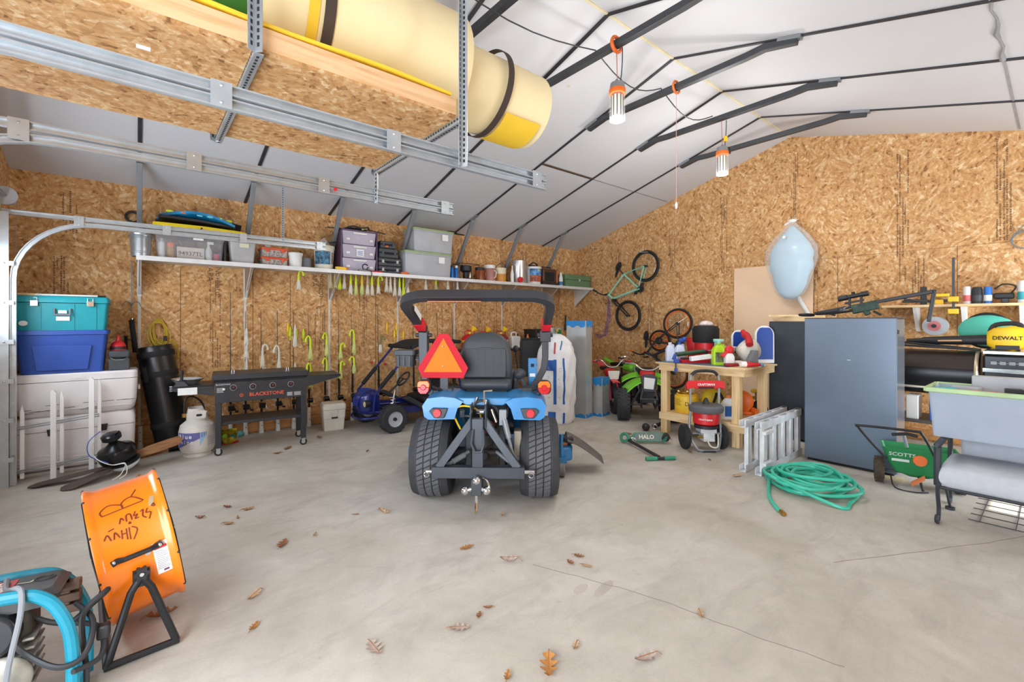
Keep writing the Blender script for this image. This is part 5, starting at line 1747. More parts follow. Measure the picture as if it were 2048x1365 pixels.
# roll bar, folded back towards the viewer
RB = mat('rops_dark', (62, 62, 66), 0.4, 0.25, 0.12)
hy, hz = 0.20, 1.40
top = [V(-0.585, hy, hz), V(-0.60, hy - 0.20, hz + 0.09), V(-0.605, -0.35, 1.61), V(-0.575, -0.44, 1.645), V(-0.50, -0.49, 1.665), V(-0.38, -0.50, 1.675), V(0.30, -0.50, 1.675), V(0.44, -0.48, 1.665), V(0.50, -0.43, 1.645), V(0.525, -0.34, 1.61), V(0.52, hy - 0.2, hz + 0.09), V(0.51, hy, hz)]
g = M(); g.tube(spline(top, 5), 0.048, 4, sq=(0, 0, 1))
ob('roll_bar_hoop', g, RB, t, bev=0.006)
for k, (a, b) in enumerate(((V(-0.588, 0.13, 1.431), V(-0.595, 0.02, 1.48)), (V(0.5125, 0.13, 1.431), V(0.5165, 0.02, 1.48)))):
    ob('red_reflective_tape', M().bar(a, b, 0.075, 0.075, (0, 0, 1)), mat('tape_red', (236, 30, 50), 0.3), t, label='red reflective tape')
ob('warning_decal', M().bar((-0.550, -0.06, 1.512), (-0.553, -0.28, 1.595), 0.002, 0.05, (0, 0.35, 1)), PAPER, t)
ob('orange_reflection_strip', M().bar((-0.40, -0.50, 1.633), (0.0, -0.50, 1.633), 0.05, 0.004), ORG, t)
g = M(); g.bx(-0.625, -0.545, hy - 0.04, hy + 0.04, 1.02, 1.40); g.cyl((-0.66, hy, 1.36), (-0.51, hy, 1.36), 0.018).cyl((-0.66, hy, 1.16), (-0.51, hy, 1.16), 0.014)
g.tube([(-0.585, hy, 1.04), (-0.56, hy, 0.9), (-0.40, 0.12, 0.72), (-0.36, 0.1, 0.45)], 0.04, 4, sq=(0, 1, 0))
ob('roll_bar_post', g, RB, t, bev=0.006)
g = M(); g.tube([(0.512, hy, 1.40), (0.512, hy, 1.16), (0.50, hy, 1.06), (0.44, 0.18, 0.95), (0.36, 0.14, 0.85), (0.34, 0.12, 0.45)], 0.04, 4, sq=(0, 1, 0)); g.cyl((0.44, hy, 1.36), (0.58, hy, 1.36), 0.018).bx(0.465, 0.56, hy - 0.045, hy + 0.045, 1.30, 1.40)
ob('roll_bar_post', g, RB, t, bev=0.006)
g = M(); loft_rect(g, [(1.08, 0.15, 0.16, 0.02, -0.745, 0.20), (1.18, 0.165, 0.18, 0.02, -0.745, 0.20), (1.185, 0.19, 0.20, 0.02, -0.745, 0.20), (1.225, 0.19, 0.20, 0.02, -0.745, 0.20)])
for k in range(3):
    g.bx(-0.80 + k * 0.05, -0.785 + k * 0.05, 0.10, 0.112, 1.09, 1.175)
g.bar((-0.66, 0.2, 1.14), (-0.6, 0.2, 1.14), 0.02, 0.02)
ob('storage_box', g, CHAR, t, smooth=40)
# slow moving vehicle triangle
tri = [(-0.035, 0.27), (0.045, 0.27), (0.215, -0.02), (0.175, -0.105), (-0.175, -0.105), (-0.215, -0.02)]
g = M(); g.prism(tri, 0.006, (-0.372, -0.02, 1.105))
sg = ob('slow_vehicle_sign', g, mat('smv_red', (206, 24, 44), 0.75, 0, 0.05), t)
g = M(); g.prism([(0.005, 0.235), (0.165, -0.055), (-0.165, -0.055)], 0.003, (-0.372, -0.0255, 1.105))
ob('orange_triangle', g, mat('smv_orange', (248, 126, 18), 0.75, 0, 0.05), sg, label='orange centre triangle')
for z in (1.27, 1.01 + 0.09):
    ob('bolt', M().sph((-0.37, -0.03, z), 0.008, 8, 5), CHROME, sg)
g = M(); g.bx(-0.40, -0.33, -0.01, 0.01, 0.86, 1.03).bx(-0.43, -0.30, -0.06, 0.06, 0.86, 0.885).bx(-0.45, -0.41, -0.05, 0.05, 0.86, 0.91).bx(-0.33, -0.29, -0.05, 0.05, 0.86, 0.91)
ob('sign_bracket', g, CHAR, t, bev=0.004)
ob('mount_block', M().bx(0.30, 0.44, -0.05, 0.06, 0.865, 0.925), BLKP, t, bev=0.01)
# loader lever and blue bracket beside the seat
g = M(); g.cyl((0.27, 0.45, 0.98), (0.245, 0.45, 1.19), 0.009); g.sph((0.243, 0.45, 1.22), (0.028, 0.028, 0.035))
ob('control_lever', g, BLKP, t)
g = M(); g.bx(0.36, 0.44, 0.33, 0.38, 0.88, 1.14)
bb_ = ob('blue_bracket', g, TRB, t, bev=0.006)
ob('slot_plate', M().bx(0.385, 0.415, 0.324, 0.331, 1.06, 1.09), SLOT, bb_)
ob('decal', M().bx(0.375, 0.425, 0.326, 0.331, 0.97, 1.0), PAPER, bb_)
g = M(); g.sph((0.28, 0.30, 1.0), (0.06, 0.12, 0.05)); g.cyl((0.25, 0.3, 1.0), (0.24, 0.3, 0.86), 0.03).cyl((0.31, 0.25, 0.96), (0.33, 0.2, 0.87), 0.025)
ob('arm_rest', g, CHAR, t)
# three point hitch A-frame
HF = mat('hitch_paint', (64, 68, 76), 0.42, 0.2, 0.15)
y0 = -0.42
g = M()
g.bar((-0.385, y0, 0.33), (0.325, y0, 0.33), 0.075, 0.085)
g.bar((-0.335, y0, 0.36), (-0.075, y0 + 0.05, 0.72), 0.06, 0.05, (0, 1, 0))
g.bar((0.275, y0, 0.36), (0.005, y0 + 0.05, 0.72), 0.06, 0.05, (0, 1, 0))
g.bx(-0.075, 0.01, y0 - 0.03, y0 + 0.03, 0.36, 0.74)
g.bx(-0.095, -0.085, y0 - 0.0, y0 + 0.14, 0.66, 0.84).bx(0.02, 0.03, y0 - 0.0, y0 + 0.14, 0.66, 0.84)
ob('hitch_frame', g, HF, t, bev=0.004)
for xa, xb, xr in ((-0.43, -0.385, -0.425), (0.325, 0.40, 0.375)):
    g = M(); g.cyl((xa, y0, 0.33), (xb, y0, 0.33), 0.016); g.torus((xr, y0 - 0.02, 0.31), (0, 1, 0.3), 0.02, 0.004, 14, 6)
    ob('hitch_pin', g, CHROME, t)
g = M(); g.tube([(-0.065, y0 - 0.035, 0.66), (-0.075, y0 - 0.06, 0.56), (-0.05, y0 - 0.06, 0.50), (0.0, y0 - 0.06, 0.50), (0.02, y0 - 0.06, 0.56), (0.01, y0 - 0.035, 0.66)], 0.011, 8)
ob('clevis_ring', g, HF, t)
g = M(); g.bx(-0.075, 0.005, y0 - 0.10, y0 + 0.04, 0.18, 0.30)
bm_ = ob('ball_mount', g, STEELD, t, bev=0.006)
for d in (V(0, 0, 0.055), V(-0.085, 0, -0.02), V(0.075, 0, -0.02)):
    cc = V(-0.035, y0 - 0.08, 0.235)
    g = M(); g.sph(cc + d, 0.033, 16, 12); g.cyl(cc, cc + d, 0.018)
    ob('hitch_ball', g, CHROME, bm_)
ob('tow_hook', M().tube(spline([(-0.035, y0 - 0.08, 0.19), (-0.035, y0 - 0.085, 0.12), (-0.035, y0 - 0.11, 0.06), (-0.035, y0 - 0.13, 0.075)], 4), 0.013, 8), CHROME, bm_)
ob('lock_pin', M().tube(spline([(0.01, y0 - 0.06, 0.30), (0.05, y0 - 0.08, 0.28), (0.065, y0 - 0.08, 0.22)], 4), 0.008, 6), CHROME, bm_)
# lift arms, turnbuckles, hoses
for sx, xo in ((-1, -0.02), (1, -0.03)):
    g = M(); g.bar((0.16 * sx + xo, 0.02, 0.34), (0.33 * sx + xo, y0, 0.33), 0.022, 0.055)
    ob('lift_arm', g, STEELD, t, bev=0.004)
    g = M(); g.bar((0.22 * sx, 0.05, 0.80), (0.17 * sx, -0.28, 0.74), 0.04, 0.06)
    ob('upper_arm', g, STEELD, t, bev=0.008)
g = M(); g.cyl((0.15, -0.28, 0.76), (0.24, -0.34, 0.40), 0.014).cyl((0.165, -0.29, 0.70), (0.20, -0.315, 0.56), 0.023).bx(0.125, 0.18, -0.30, -0.26, 0.66, 0.78)
ob('lift_link', g, STEEL, t)
g = M(); g.cyl((-0.13, -0.2, 0.42), (-0.28, -0.36, 0.36), 0.014).cyl((-0.16, -0.24, 0.405), (-0.24, -0.32, 0.375), 0.022)
ob('stabiliser_link', g, STEEL, t)
g = M(); g.cyl((0.10, -0.2, 0.42), (0.24, -0.36, 0.36), 0.014)
ob('stabiliser_link', g, STEEL, t)
ob('side_plate', M().bx(0.24, 0.30, -0.24, -0.10, 0.38, 0.60), mat('plate_tan', (150, 140, 126), 0.5, 0.3), t, bev=0.006)
ob('lower_bracket', M().bx(0.235, 0.33, -0.25, -0.08, 0.37, 0.40), STEEL, t)
g = M(); g.cyl((-0.1, -0.15, 0.40), (0.14, -0.15, 0.40), 0.03).bx(-0.12, 0.12, -0.13, -0.08, 0.22, 0.64).cyl((0.02, -0.13, 0.50), (0.02, -0.20, 0.50), 0.055)
ob('gearcase', g, mat('gearcase_grime', (66, 62, 58), 0.55, 0.3, 0.4, 18), t, bev=0.01)
ob('yellow_hose', M().tube(spline([(-0.20, -0.18, 0.60), (-0.25, -0.22, 0.74), (-0.18, -0.24, 0.80), (-0.05, -0.22, 0.76), (-0.02, -0.2, 0.62)], 6), 0.008, 6), YEL, t)
for k, pts in enumerate(([(-0.10, -0.22, 0.70), (-0.08, -0.26, 0.82), (0.02, -0.26, 0.84), (0.06, -0.2, 0.70)], [(-0.14, -0.2, 0.62), (-0.16, -0.26, 0.72), (-0.08, -0.27, 0.70), (-0.1, -0.2, 0.55)], [(0.08, -0.18, 0.6), (0.13, -0.24, 0.68), (0.1, -0.26, 0.78), (0.04, -0.22, 0.80)], [(0.0, -0.2, 0.6), (0.04, -0.27, 0.66), (0.06, -0.26, 0.5), (0.02, -0.2, 0.45)])):
    ob('hydraulic_hose', M().tube(spline(pts, 6), 0.011, 8), BLKP, t)
for k, (a, b, r_) in enumerate((((-0.12, -0.25, 0.72), (-0.05, -0.27, 0.88), 0.012), ((0.0, -0.27, 0.70), (0.02, -0.28, 0.86), 0.010), ((0.06, -0.27, 0.78), (0.10, -0.28, 0.68), 0.014), ((-0.06, -0.26, 0.76), (0.0, -0.27, 0.76), 0.02))):
    ob('steel_fitting', M().cyl(a, b, r_), CHROME, t)
ob('top_link_handle', M().tube([(0.005, -0.27, 0.82), (0.005, -0.3, 0.93), (0.07, -0.3, 0.935)], 0.008, 6), mat('link_bronze', (170, 150, 130), 0.4, 0.5), t)
g = M(); g.tube(arc((0.03, -0.26, 0.64), 0.05, 0, pi * 1.6, 12), 0.004, 5); g.tube(arc((-0.03, -0.27, 0.60), 0.03, 0, 2 * pi, 12), 0.005, 5)
ob('safety_chain', g, mat('rusty_red', (150, 60, 44), 0.6), t)
# belly mower
g = M(); g.prism([(-0.80, 0.45), (-0.78, 0.95), (-0.5, 1.18), (0.5, 1.18), (0.76, 0.95), (0.80, 0.55), (0.55, 0.42), (-0.55, 0.42)], 0.16, (0, 0, 0.20), (1, 0, 0), (0, 1, 0))
dk = ob('mower_deck', g, TRB, t, bev=0.03)
for x, y in ((-0.62, 0.42), (0.68, 0.46)):
    g = M(); g.cyl((x - 0.03, y, 0.07), (x + 0.03, y, 0.07), 0.07, n=22)
    ob('gauge_wheel', g, GREY, dk, bev=0.01)
    ob('wheel_post', M().cyl((x, y + 0.03, 0.13), (x, y + 0.03, 0.40), 0.02).bx(x - 0.05, x + 0.05, y - 0.02, y + 0.06, 0.13, 0.18), TRB, dk)
g = M(); g.grid(lambda u, v: (0.74 + 0.36 * u, 0.48 + 0.28 * v + 0.08 * u, 0.34 - 0.24 * u ** 1.3 + 0.05 * sin(pi * v) * (1 - u * 0.3)), 8, 8, 0.012)
ob('discharge_chute', g, mat('chute_grey', (96, 92, 88), 0.6, 0, 0.2), dk, smooth=60)
ob('chute_bracket', M().bx(0.70, 0.80, 0.5, 0.66, 0.30, 0.36), BLKP, dk, bev=0.01)
ob('leaf_debris', M().sph((0.70, 0.52, 0.30), (0.05, 0.05, 0.02), 10, 6), mat('leaf_rust', (150, 90, 50), 0.8), dk)
# ================================================================ hanging work lamps and ridge string
def work_lamp(label, x, y, ztop, zl):
    t = thing('work_lamp', label, 'work light', (x, y, zl), 0, 'hanging work lights')
    ob('led_core', M().lathe([(0.045, 0.03), (0.05, 0.035), (0.05, 0.22), (0.045, 0.225)], 16), mat('led_face', (246, 240, 216), 0.5, 0.0, 0.03, emit=0.12), t)
    g = M()
    for k in range(10):
        a = 2 * pi * k / 10
        g.bar((0.053 * cos(a), 0.053 * sin(a), 0.035), (0.053 * cos(a), 0.053 * sin(a), 0.22), 0.012, 0.003, (cos(a), sin(a), 0))
    ob('led_strip', g, mat('led_dark', (60, 56, 50), 0.6), t)
    ob('clear_shade', M().lathe([(0.03, 0.0), (0.066, 0.004), (0.068, 0.02), (0.068, 0.24)], 24, caps=False), mat('shade_clear', (235, 238, 240), 0.15, 0.0, 0.02, alpha=0.18), t)
    ob('orange_ring', M().lathe([(0.07, 0.235), (0.072, 0.24), (0.072, 0.275), (0.07, 0.28)], 24), ORG, t)
    g = M(); g.lathe([(0.068, 0.28), (0.06, 0.33), (0.03, 0.345)], 20); g.tube(arc((0, 0, 0.34), 0.025, 0, pi, 8), 0.005, 6)
    ob('cap', g, STEEL, t)
    g = M(); g.tube([(0.0, 0.0, 0.36), (0.002, 0.01, ztop - zl + 0.005)], 0.004, 6)
    ob('hang_wire', g, mat('wire_pink', (190, 120, 110), 0.6), t)
    ob('power_cord', M().tube(spline([(0.02, -0.02, 0.34), (0.03, -0.03, 0.5), (0.02, -0.04, ztop - zl)], 5), 0.005, 6), STEELD, t)
    lp = bpy.data.lights.new('lamp_fill_light', 'POINT')  # light added to brighten the far walls; the lamp itself hangs unlit
    lp.energy = 44
    lp.shadow_soft_size = 0.12
    lp.color = (1.0, 0.97, 0.92)
    lo = bpy.data.objects.new('lamp_fill_light', lp)
    COL.objects.link(lo)
    lo.parent = t
    lo.location = (0, 0, -0.08)
    return t


t = work_lamp('orange banded work light hanging from the third strut, nearer the loft', 3.27, 2.50, 3.89, 3.25)
ob('orange_tape', M().tube(arc((0, 0.01, 0.68), 0.064, 0, 2 * pi, 14, (1, 0, 0), (0, 0, 1)), 0.016, 6), ORG, t)
t = work_lamp('orange banded work light hanging from the far strut by the gable wall', 5.42, 2.60, 3.89, 3.24)
ob('yellow_plug', M().cyl((0.02, -0.03, 0.40), (0.02, -0.03, 0.46), 0.022), YEL, t)
ob('adapter', M().bx(0.05, 0.10, -0.06, -0.01, 0.26, 0.34), BLKP, t, bev=0.008)
t = thing('pull_string', 'thin pink string hanging from an orange taped roof strut', 'string', (4.35, 2.57, 0))
ob('string', M().cyl((0, 0, 2.71), (0, 0, 3.89), 0.0028, n=6), mat('string_pink', (226, 140, 128), 0.7), t)
ob('tape_wrap', M().tube(arc((0, 0, 3.93), 0.062, 0, 2 * pi, 12, (1, 0, 0), (0, 0, 1)), 0.012, 6), ORG, t)
ob('tassel', M().lathe([(0.004, 2.73), (0.012, 2.71), (0.012, 2.68), (0.005, 2.66)], 10), PAPER, t)
pts = []
for a, b, n in ((1.2, 3.27, 8), (3.27, 4.35, 8), (4.35, 5.42, 8)):
    for i in range(n):
        u = i / n
        pts.append(V(a + (b - a) * u, 2.75, 4.12 - 0.16 * sin(pi * u) - 0.13))
pts.append(V(5.42, 2.72, 3.99))
single('light_cable', M().tube(pts, 0.006, 6), STEELD, 'thin grey cable swagged along the ridge between roof struts', 'cable')

# ================================================================ go-kart, nose towards the coolers
t = thing('go_kart', 'dark blue go-kart with black fabric roof parked between rods and tractor', 'go-kart', (2.63, 6.15, 0))
KT = mat('kart_tyre', (46, 46, 48), 0.8, 0, 0.2)
for x, y, r_, w_ in ((0.02, -0.45, 0.185, 0.15), (0.0, 0.42, 0.185, 0.15), (1.15, -0.44, 0.2, 0.2), (1.15, 0.42, 0.2, 0.2)):
    q = Matrix.Rotation(pi / 2, 3, 'X')
    c = V(x, y, r_)
    g = M(); g.lathe([(r_ * 0.55, -w_ / 2), (r_ * 0.9, -w_ / 2), (r_, -w_ * 0.3), (r_, w_ * 0.3), (r_ * 0.9, w_ / 2), (r_ * 0.55, w_ / 2)], 32, c, q, caps=False)
    for k in range(22):
        a = 2 * pi * k / 22
        for s_ in (-1, 1):
            p = c + q @ V(r_ * cos(a + 0.07 * s_), r_ * sin(a + .07 * s_), s_ * w_ * 0.2)
            g.bar(p - V(0, w_ * 0.16, 0), p + V(0, w_ * 0.16, 0), 0.03, 0.012, (p - c) * 1.0 + V(0, 0.0001, 0))
    wl = ob('wheel', g, KT, t, smooth=30)
    g = M(); g.lathe([(0.015, -w_ * 0.42), (0.03, -w_ * 0.42), (0.04, -w_ * 0.30), (r_ * 0.5, -w_ * 0.36), (r_ * 0.58, -w_ * 0.5), (r_ * 0.58, w_ * 0.5), (r_ * 0.5, w_ * 0.3), (0.02, w_ * 0.3)], 28, c, -q if False else q)
    ob('rim', g, LGREY, wl)
    ob('hub_cap', M().cyl(c - V(0, w_ * 0.46, 0), c + V(0, w_ * 0.46, 0), 0.024, n=12), BLKP, wl)
g = M()
for y in (-0.30, 0.30):
    g.tube(spline([(-0.20, y * 0.7, 0.25), (0.05, y, 0.26), (0.6, y * 1.1, 0.24), (1.3, y, 0.28)], 5), 0.019, 8)
    g.tube(spline([(-0.17, y, 0.50), (0.22, y * 1.02, 0.94), (0.42, y * 1.02, 1.14), (0.65, y * 1.02, 1.20), (1.05, y * 1.02, 1.18)], 5), 0.017, 8)
    g.tube([(1.05, y * 1.02, 1.18), (1.12, y, 0.75), (1.25, y, 0.30)], 0.017, 8)
    g.tube([(-0.17, y, 0.50), (-0.18, y * 0.9, 0.26)], 0.017, 8)
for x, z in ((0.05, 0.26), (0.6, 0.24), (1.25, 0.29), (0.65, 1.20), (1.05, 1.18), (-0.17, 0.5)):
    g.tube([(x, -0.31, z), (x, 0.31, z)], 0.015, 8)
ob('tube_frame', g, NAVY, t)
for y in (-0.30, 0.30):
    g = M(); g.tube([(-0.10, y * 1.0, 0.585), (0.10, y * 1.015, 0.805)], 0.03, 10)
    ob('foam_sleeve', g, BLKM, t)
ob('sleeve_band', M().bar((0.55, -0.31, 0.31), (0.95, -0.31, 0.37), 0.01, 0.01), WHT, t)
g = M()
rings = []
for x, w_, z0, z1 in ((-0.32, 0.16, 0.30, 0.42), (-0.28, 0.26, 0.22, 0.50), (-0.15, 0.32, 0.20, 0.54), (-0.05, 0.34, 0.22, 0.52)):
    rings.append([V(x, p[0], (z0 + z1) / 2 + p[1]) for p in rrect(w_, z1 - z0, 0.06)])
g.rings(rings)
ns = ob('nose_cone', g, NAVY, t, smooth=50)
g = M()
for k in range(6):
    y = -0.1 + k * 0.04
    g.tube(spline([(-0.33, y * .7, 0.34), (-0.30, y, 0.46), (-0.20, y, 0.545), (-0.08, y, 0.535)], 4), 0.006, 5)
ob('grille_rib', g, mat('navy_line', (44, 60, 150), 0.3), ns)
for y in (-0.19, 0.19):
    g = M(); g.cyl((-0.27, y, 0.37), (-0.20, y, 0.37), 0.05, 0.045, 18)
    hl = ob('headlight', g, BLKP, t)
    ob('lens', M().sph((-0.268, y, 0.37), (0.015, 0.040, 0.040), 14, 8), mat('lamp_lens', (226, 214, 180), 0.15, 0.2), hl)
ob('bumper', M().tube(spline([(-0.1, -0.33, 0.2), (-0.3, -0.2, 0.18), (-0.34, 0, 0.18), (-0.3, 0.2, 0.18), (-0.1, 0.33, 0.2)], 5), 0.016, 8), NAVY, t)
for y in (-1, 1):
    g = M(); g.prism([(-0.15, 0.26), (0.0, 0.33), (0.35, 0.30), (0.95, 0.38), (0.95, 0.29), (0.4, 0.21), (0.0, 0.22)], 0.03, (0, 0.335 * y, 0))
    sp_ = ob('side_panel', g, NAVY, t, bev=0.006)
    g = M(); g.text('4125' if y < 0 else '4125', 0.06, (0.06, 0.335 * y - 0.0165, 0.275), (1, 0.0, 0.03), (0, 0, 1), bold=0.01)
    ob('decal', g, WHT, sp_, smooth=0)
    g = M(); g.prism([(0.18, 0.43), (0.28, 0.45), (0.52, 0.30), (0.60, 0.23), (0.50, 0.23), (0.36, 0.33)], 0.10, (0, 0.40 * y, 0))
    ob('mudguard', g, BLKP, t, bev=0.01)
for y in (-0.15, 0.15):
    g = M(); g.box((0.75, y, 0.36), (0.36, 0.26, 0.08), (0, -0.1, 0)); g.box((0.90, y, 0.58), (0.09, 0.26, 0.42), (0, 0.28, 0))
    ob('seat', g, BLKM, t, bev=0.03)
g = M(); g.torus((0.34, -0.10, 0.66), (-0.75, 0, 0.65), 0.115, 0.014, 24, 8); g.cyl((0.34, -0.1, 0.66), (0.12, -0.1, 0.48), 0.014).bar((0.34, -0.2, 0.66), (0.34, 0.0, 0.66), 0.03, 0.01)
ob('steering_wheel', g, BLKP, t)
g = M(); g.grid(lambda u, v: (0.33 + 0.85 * u, -0.34 + 0.68 * v, 1.13 + 0.09 * min(1, u * 3) + 0.02 * sin(pi * v) - 0.03 * u), 10, 8, 0.02); g.tube([(0.33, -0.34, 1.12), (0.33, 0.34, 1.12)], 0.03, 8).tube([(0.34, -0.34, 1.12), (0.6, -0.345, 1.205), (1.15, -0.34, 1.18)], 0.028, 8)
ob('roof_cover', g, mat('roof_fabric', (30, 28, 30), 0.85), t, smooth=60)
for y in (-1, 1):
    g = M(); g.cyl((0.02, 0.36 * y, 0.2), (0.15, 0.22 * y, 0.52), 0.012); g.tube([(0.035 * cos(a_ * 0.9) + 0.08, 0.30 * y + 0.035 * sin(a_ * .9), 0.26 + a_ * 0.006) for a_ in range(32)], 0.006, 5)
    ob('shock', g, CHROME, t)
    ob('wishbone', M().cyl((0.0, 0.36 * y, 0.18), (0.05, 0.18 * y, 0.24), 0.012).cyl((0.1, 0.36 * y, 0.18), (0.16, 0.18 * y, 0.24), 0.012), STEELD, t)
ob('engine', M().bx(0.95, 1.28, -0.2, 0.2, 0.26, 0.5), STEELD, t, bev=0.03)
ob('floor_pan', M().bx(-0.1, 0.95, -0.29, 0.29, 0.215, 0.225), BLKP, t)

# ================================================================ black table with fuel cans behind the tractor
t = thing('work_table', 'black folding table with dark front panel behind the tractor against the wall', 'table', (5.15, 6.45, 0))
ob('table_top', M().bx(-0.98, 1.35, -0.27, 0.27, 0.97, 1.0), BLKP, t, bev=0.006)
for x in (-0.92, 1.28):
    for y in (-0.23, 0.23):
        ob('leg', M().bx(x - 0.02, x + 0.02, y - 0.02, y + 0.02, 0, 0.97), STEELD, t)
t = thing('dump_cart', 'black poly dump cart tipped up on end behind the tractor seat', 'cart', (5.35, 5.62, 0), radians(-30))
g = M()
rings = []
for y, w_, h_ in ((0.0, 0.80, 0.62), (0.02, 0.80, 0.62), (0.27, 0.62, 0.50)):
    rings.append([V(p[0], y, 0.88 + p[1]) for p in rrect(w_, h_, 0.06)])
g.rings(rings)
ob('tub', g, mat('cart_black', (40, 42, 46), 0.5, 0, 0.15), t)
ob('rim', M().tube([V(p[0], 0.0, 0.88 + p[1]) for p in rrect(0.80, 0.62, 0.06)], 0.018, 6, True), BLKP, t)
for x in (-0.3, 0.3):
    g = M(); g.torus((x, 0.12, 0.20), (1, 0, 0), 0.15, 0.05, 24, 8); g.cyl((x - 0.03, 0.12, 0.2), (x + 0.03, 0.12, 0.2), 0.1)
    ob('wheel', g, RUB, t)
g = M(); g.cyl((-0.3, 0.12, 0.2), (0.3, 0.12, 0.2), 0.014).bx(-0.2, 0.2, 0.1, 0.14, 0.2, 0.6)
ob('axle', g, STEELD, t)
single('cardboard_sheet', M().box((5.86, 5.30, 0.62), (0.30, 0.025, 1.20), (-0.14, 0, radians(-30))), CARD, 'sheet of brown cardboard leaning between the cart and the white bulk bag', 'cardboard')
CANR = mat('can_red', (206, 30, 34), 0.35, 0.1, 0.1)


def fuel_can(label, x, y, s=1.0, col=CANR, z=1.0005):
    t = thing('fuel_can', label, 'fuel can', (x, y, z), R.uniform(-0.4, 0.4), 'fuel cans behind the tractor')
    ob('body', M().lathe([(0.135 * s, 0), (0.14 * s, 0.01), (0.14 * s, 0.20 * s), (0.12 * s, 0.235 * s), (0.05 * s, 0.27 * s), (0.03 * s, 0.275 * s)], 28), col, t)
    ob('yellow_band', M().lathe([(0.1405 * s, 0.13 * s), (0.142 * s, 0.135 * s), (0.142 * s, 0.165 * s), (0.1405 * s, 0.17 * s)], 28), YEL if col is CANR else WHT, t)
    ob('handle', M().tube(spline([(-0.09 * s, 0, 0.25 * s), (-0.08 * s, 0, 0.32 * s), (0.08 * s, 0, 0.32 * s), (0.09 * s, 0, 0.25 * s)], 5), 0.01, 6), col, t)
    g = M(); g.lathe([(0.022, 0.27 * s), (0.022, 0.31 * s)], 12)
    g.lathe([(0.015, 0.0), (0.065, 0.07), (0.055, 0.07)], 16, (0.03 * s, -0.03, 0.32 * s), Matrix.Rotation(0.7, 3, 'Y'))
    ob('yellow_funnel', g, YEL, t)
    return t


fuel_can('red round fuel can with yellow funnel behind the slow vehicle sign', 4.33, 6.36)
fuel_can('red fuel can behind the seat, second of the red cans from the kart', 4.66, 6.40, 0.95)
fuel_can('dark red fuel can with yellow funnel, last of the red cans from the kart', 5.00, 6.36, 0.95, mat('can_darkred', (150, 26, 28), 0.4))
t = thing('canister', 'white rectangular jug beside the last red fuel can', 'jug', (5.29, 6.34, 1.0005))
ob('body', M().bx(-0.10, 0.10, -0.07, 0.07, 0, 0.22), WHT, t, bev=0.02)
ob('handle', M().tube(spline([(-0.07, 0, 0.2), (-0.06, 0, 0.28), (0.04, 0, 0.28), (0.05, 0, 0.2)], 5), 0.014, 6), WHT, t)
ob('black_cap', M().cyl((0.07, 0, 0.22), (0.07, 0, 0.26), 0.025), BLKP, t)
t = thing('drink_bottle', 'clear plastic bottle of orange liquid on the black table', 'bottle', (5.60, 6.32, 1.0005))
ob('body', M().lathe([(0.04, 0), (0.042, 0.13), (0.03, 0.18), (0.014, 0.22)], 16), mat('orange_liquid', (222, 130, 52), 0.2), t)
ob('cap', M().lathe([(0.016, 0.22), (0.016, 0.25)], 12), ORG, t)
t = tote('black plastic crate on the table beside the orange bottle', 5.72, 6.10, 6.22, 6.6, 1.0005, 1.34, BLKP, None, 0.03, name='storage_crate', cat='crate')
ob('white_label', M().bx(-0.13, 0.0, -0.185, -0.18, 0.08, 0.2), PAPER, t)
# ================================================================ bulk bag, ducts
t = thing('bulk_bag', 'tall white woven bulk bag with blue print slumped beside the tractor', 'bulk bag', (4.78, 4.76, 0), TILT)
BAGW = mat('bag_white', (232, 232, 234), 0.6, 0.0, 0.06, 9, 0.35)


def bagpt(u, z, out=0.0):
    """u angle; a soft upright sack with folds, pinched at the top"""
    prof = [(0.0, 0.24), (0.05, 0.265), (0.3, 0.27), (0.6, 0.28), (0.9, 0.278), (1.05, 0.262), (1.16, 0.222), (1.25, 0.15), (1.30, 0.05)]
    r_ = prof[-1][1]
    for (a, ra), (b_, rb) in zip(prof, prof[1:]):
        if a <= z <= b_:
            k = (z - a) / (b_ - a)
            k = k * k * (3 - 2 * k)
            r_ = ra + (rb - ra) * k
            break
    r_ *= 1 + 0.035 * sin(5 * u + 4 * z) + 0.03 * sin(9 * u - 11 * z + 1) + 0.025 * sin(23 * z + 3 * u) + 0.015 * sin(17 * u + 31 * z)
    r_ += out
    sh = 0.05 * max(0, z - 0.9)
    return V(r_ * cos(u) + sh * 0.5, 0.85 * r_ * sin(u), z)


g = M()
g.rings([[bagpt(2 * pi * j / 48, 1.30 * i / 40) for j in range(48)] for i in range(41)])
ob('sack', g, BAGW, t, smooth=70)


def bag_patch(m, u0, u1, z0, z1, nz=10):
    m.grid(lambda a, b: bagpt(u0 + (u1 - u0) * a, z0 + (z1 - z0) * b, 0.004), 8, nz)


g = M()
for u0, u1, z0, z1 in ((-2.25, -1.72, 0.78, 0.93), (-1.80, -1.64, 0.30, 0.94), (-1.30, -1.19, 0.30, 0.96), (-2.1, -1.68, 0.02, 0.19), (-1.30, -1.19, 0.02, 0.18)):
    bag_patch(g, u0, u1, z0, z1)
ob('blue_print', g, mat('print_blue', (34, 94, 172), 0.6), t, smooth=60)
g = M()
rr = random.Random(5)
for k in range(22):
    u = rr.choice([-2.05, -1.5, -1.45])
    z = rr.uniform(0.2, 0.85)
    bag_patch(g, u - 0.06, u + rr.uniform(0.0, 0.08), z, z + 0.005, 1)
ob('fine_print', g, mat('print_faint', (170, 170, 184), 0.6), t)
g = M(); g.tube([bagpt(-2.0 + 0.1 * sin(i), 0.80 - 0.03 * (i % 2) + 0.002 * i, 0.004) + V(0.012 * i, 0, 0) for i in range(9)], 0.0025, 5); g.tube([bagpt(-1.75, 1.02 + 0.02 * i, 0.004) for i in range(9)], 0.012, 5)
ob('red_print', g, mat('print_red', (196, 70, 70), 0.6), t)
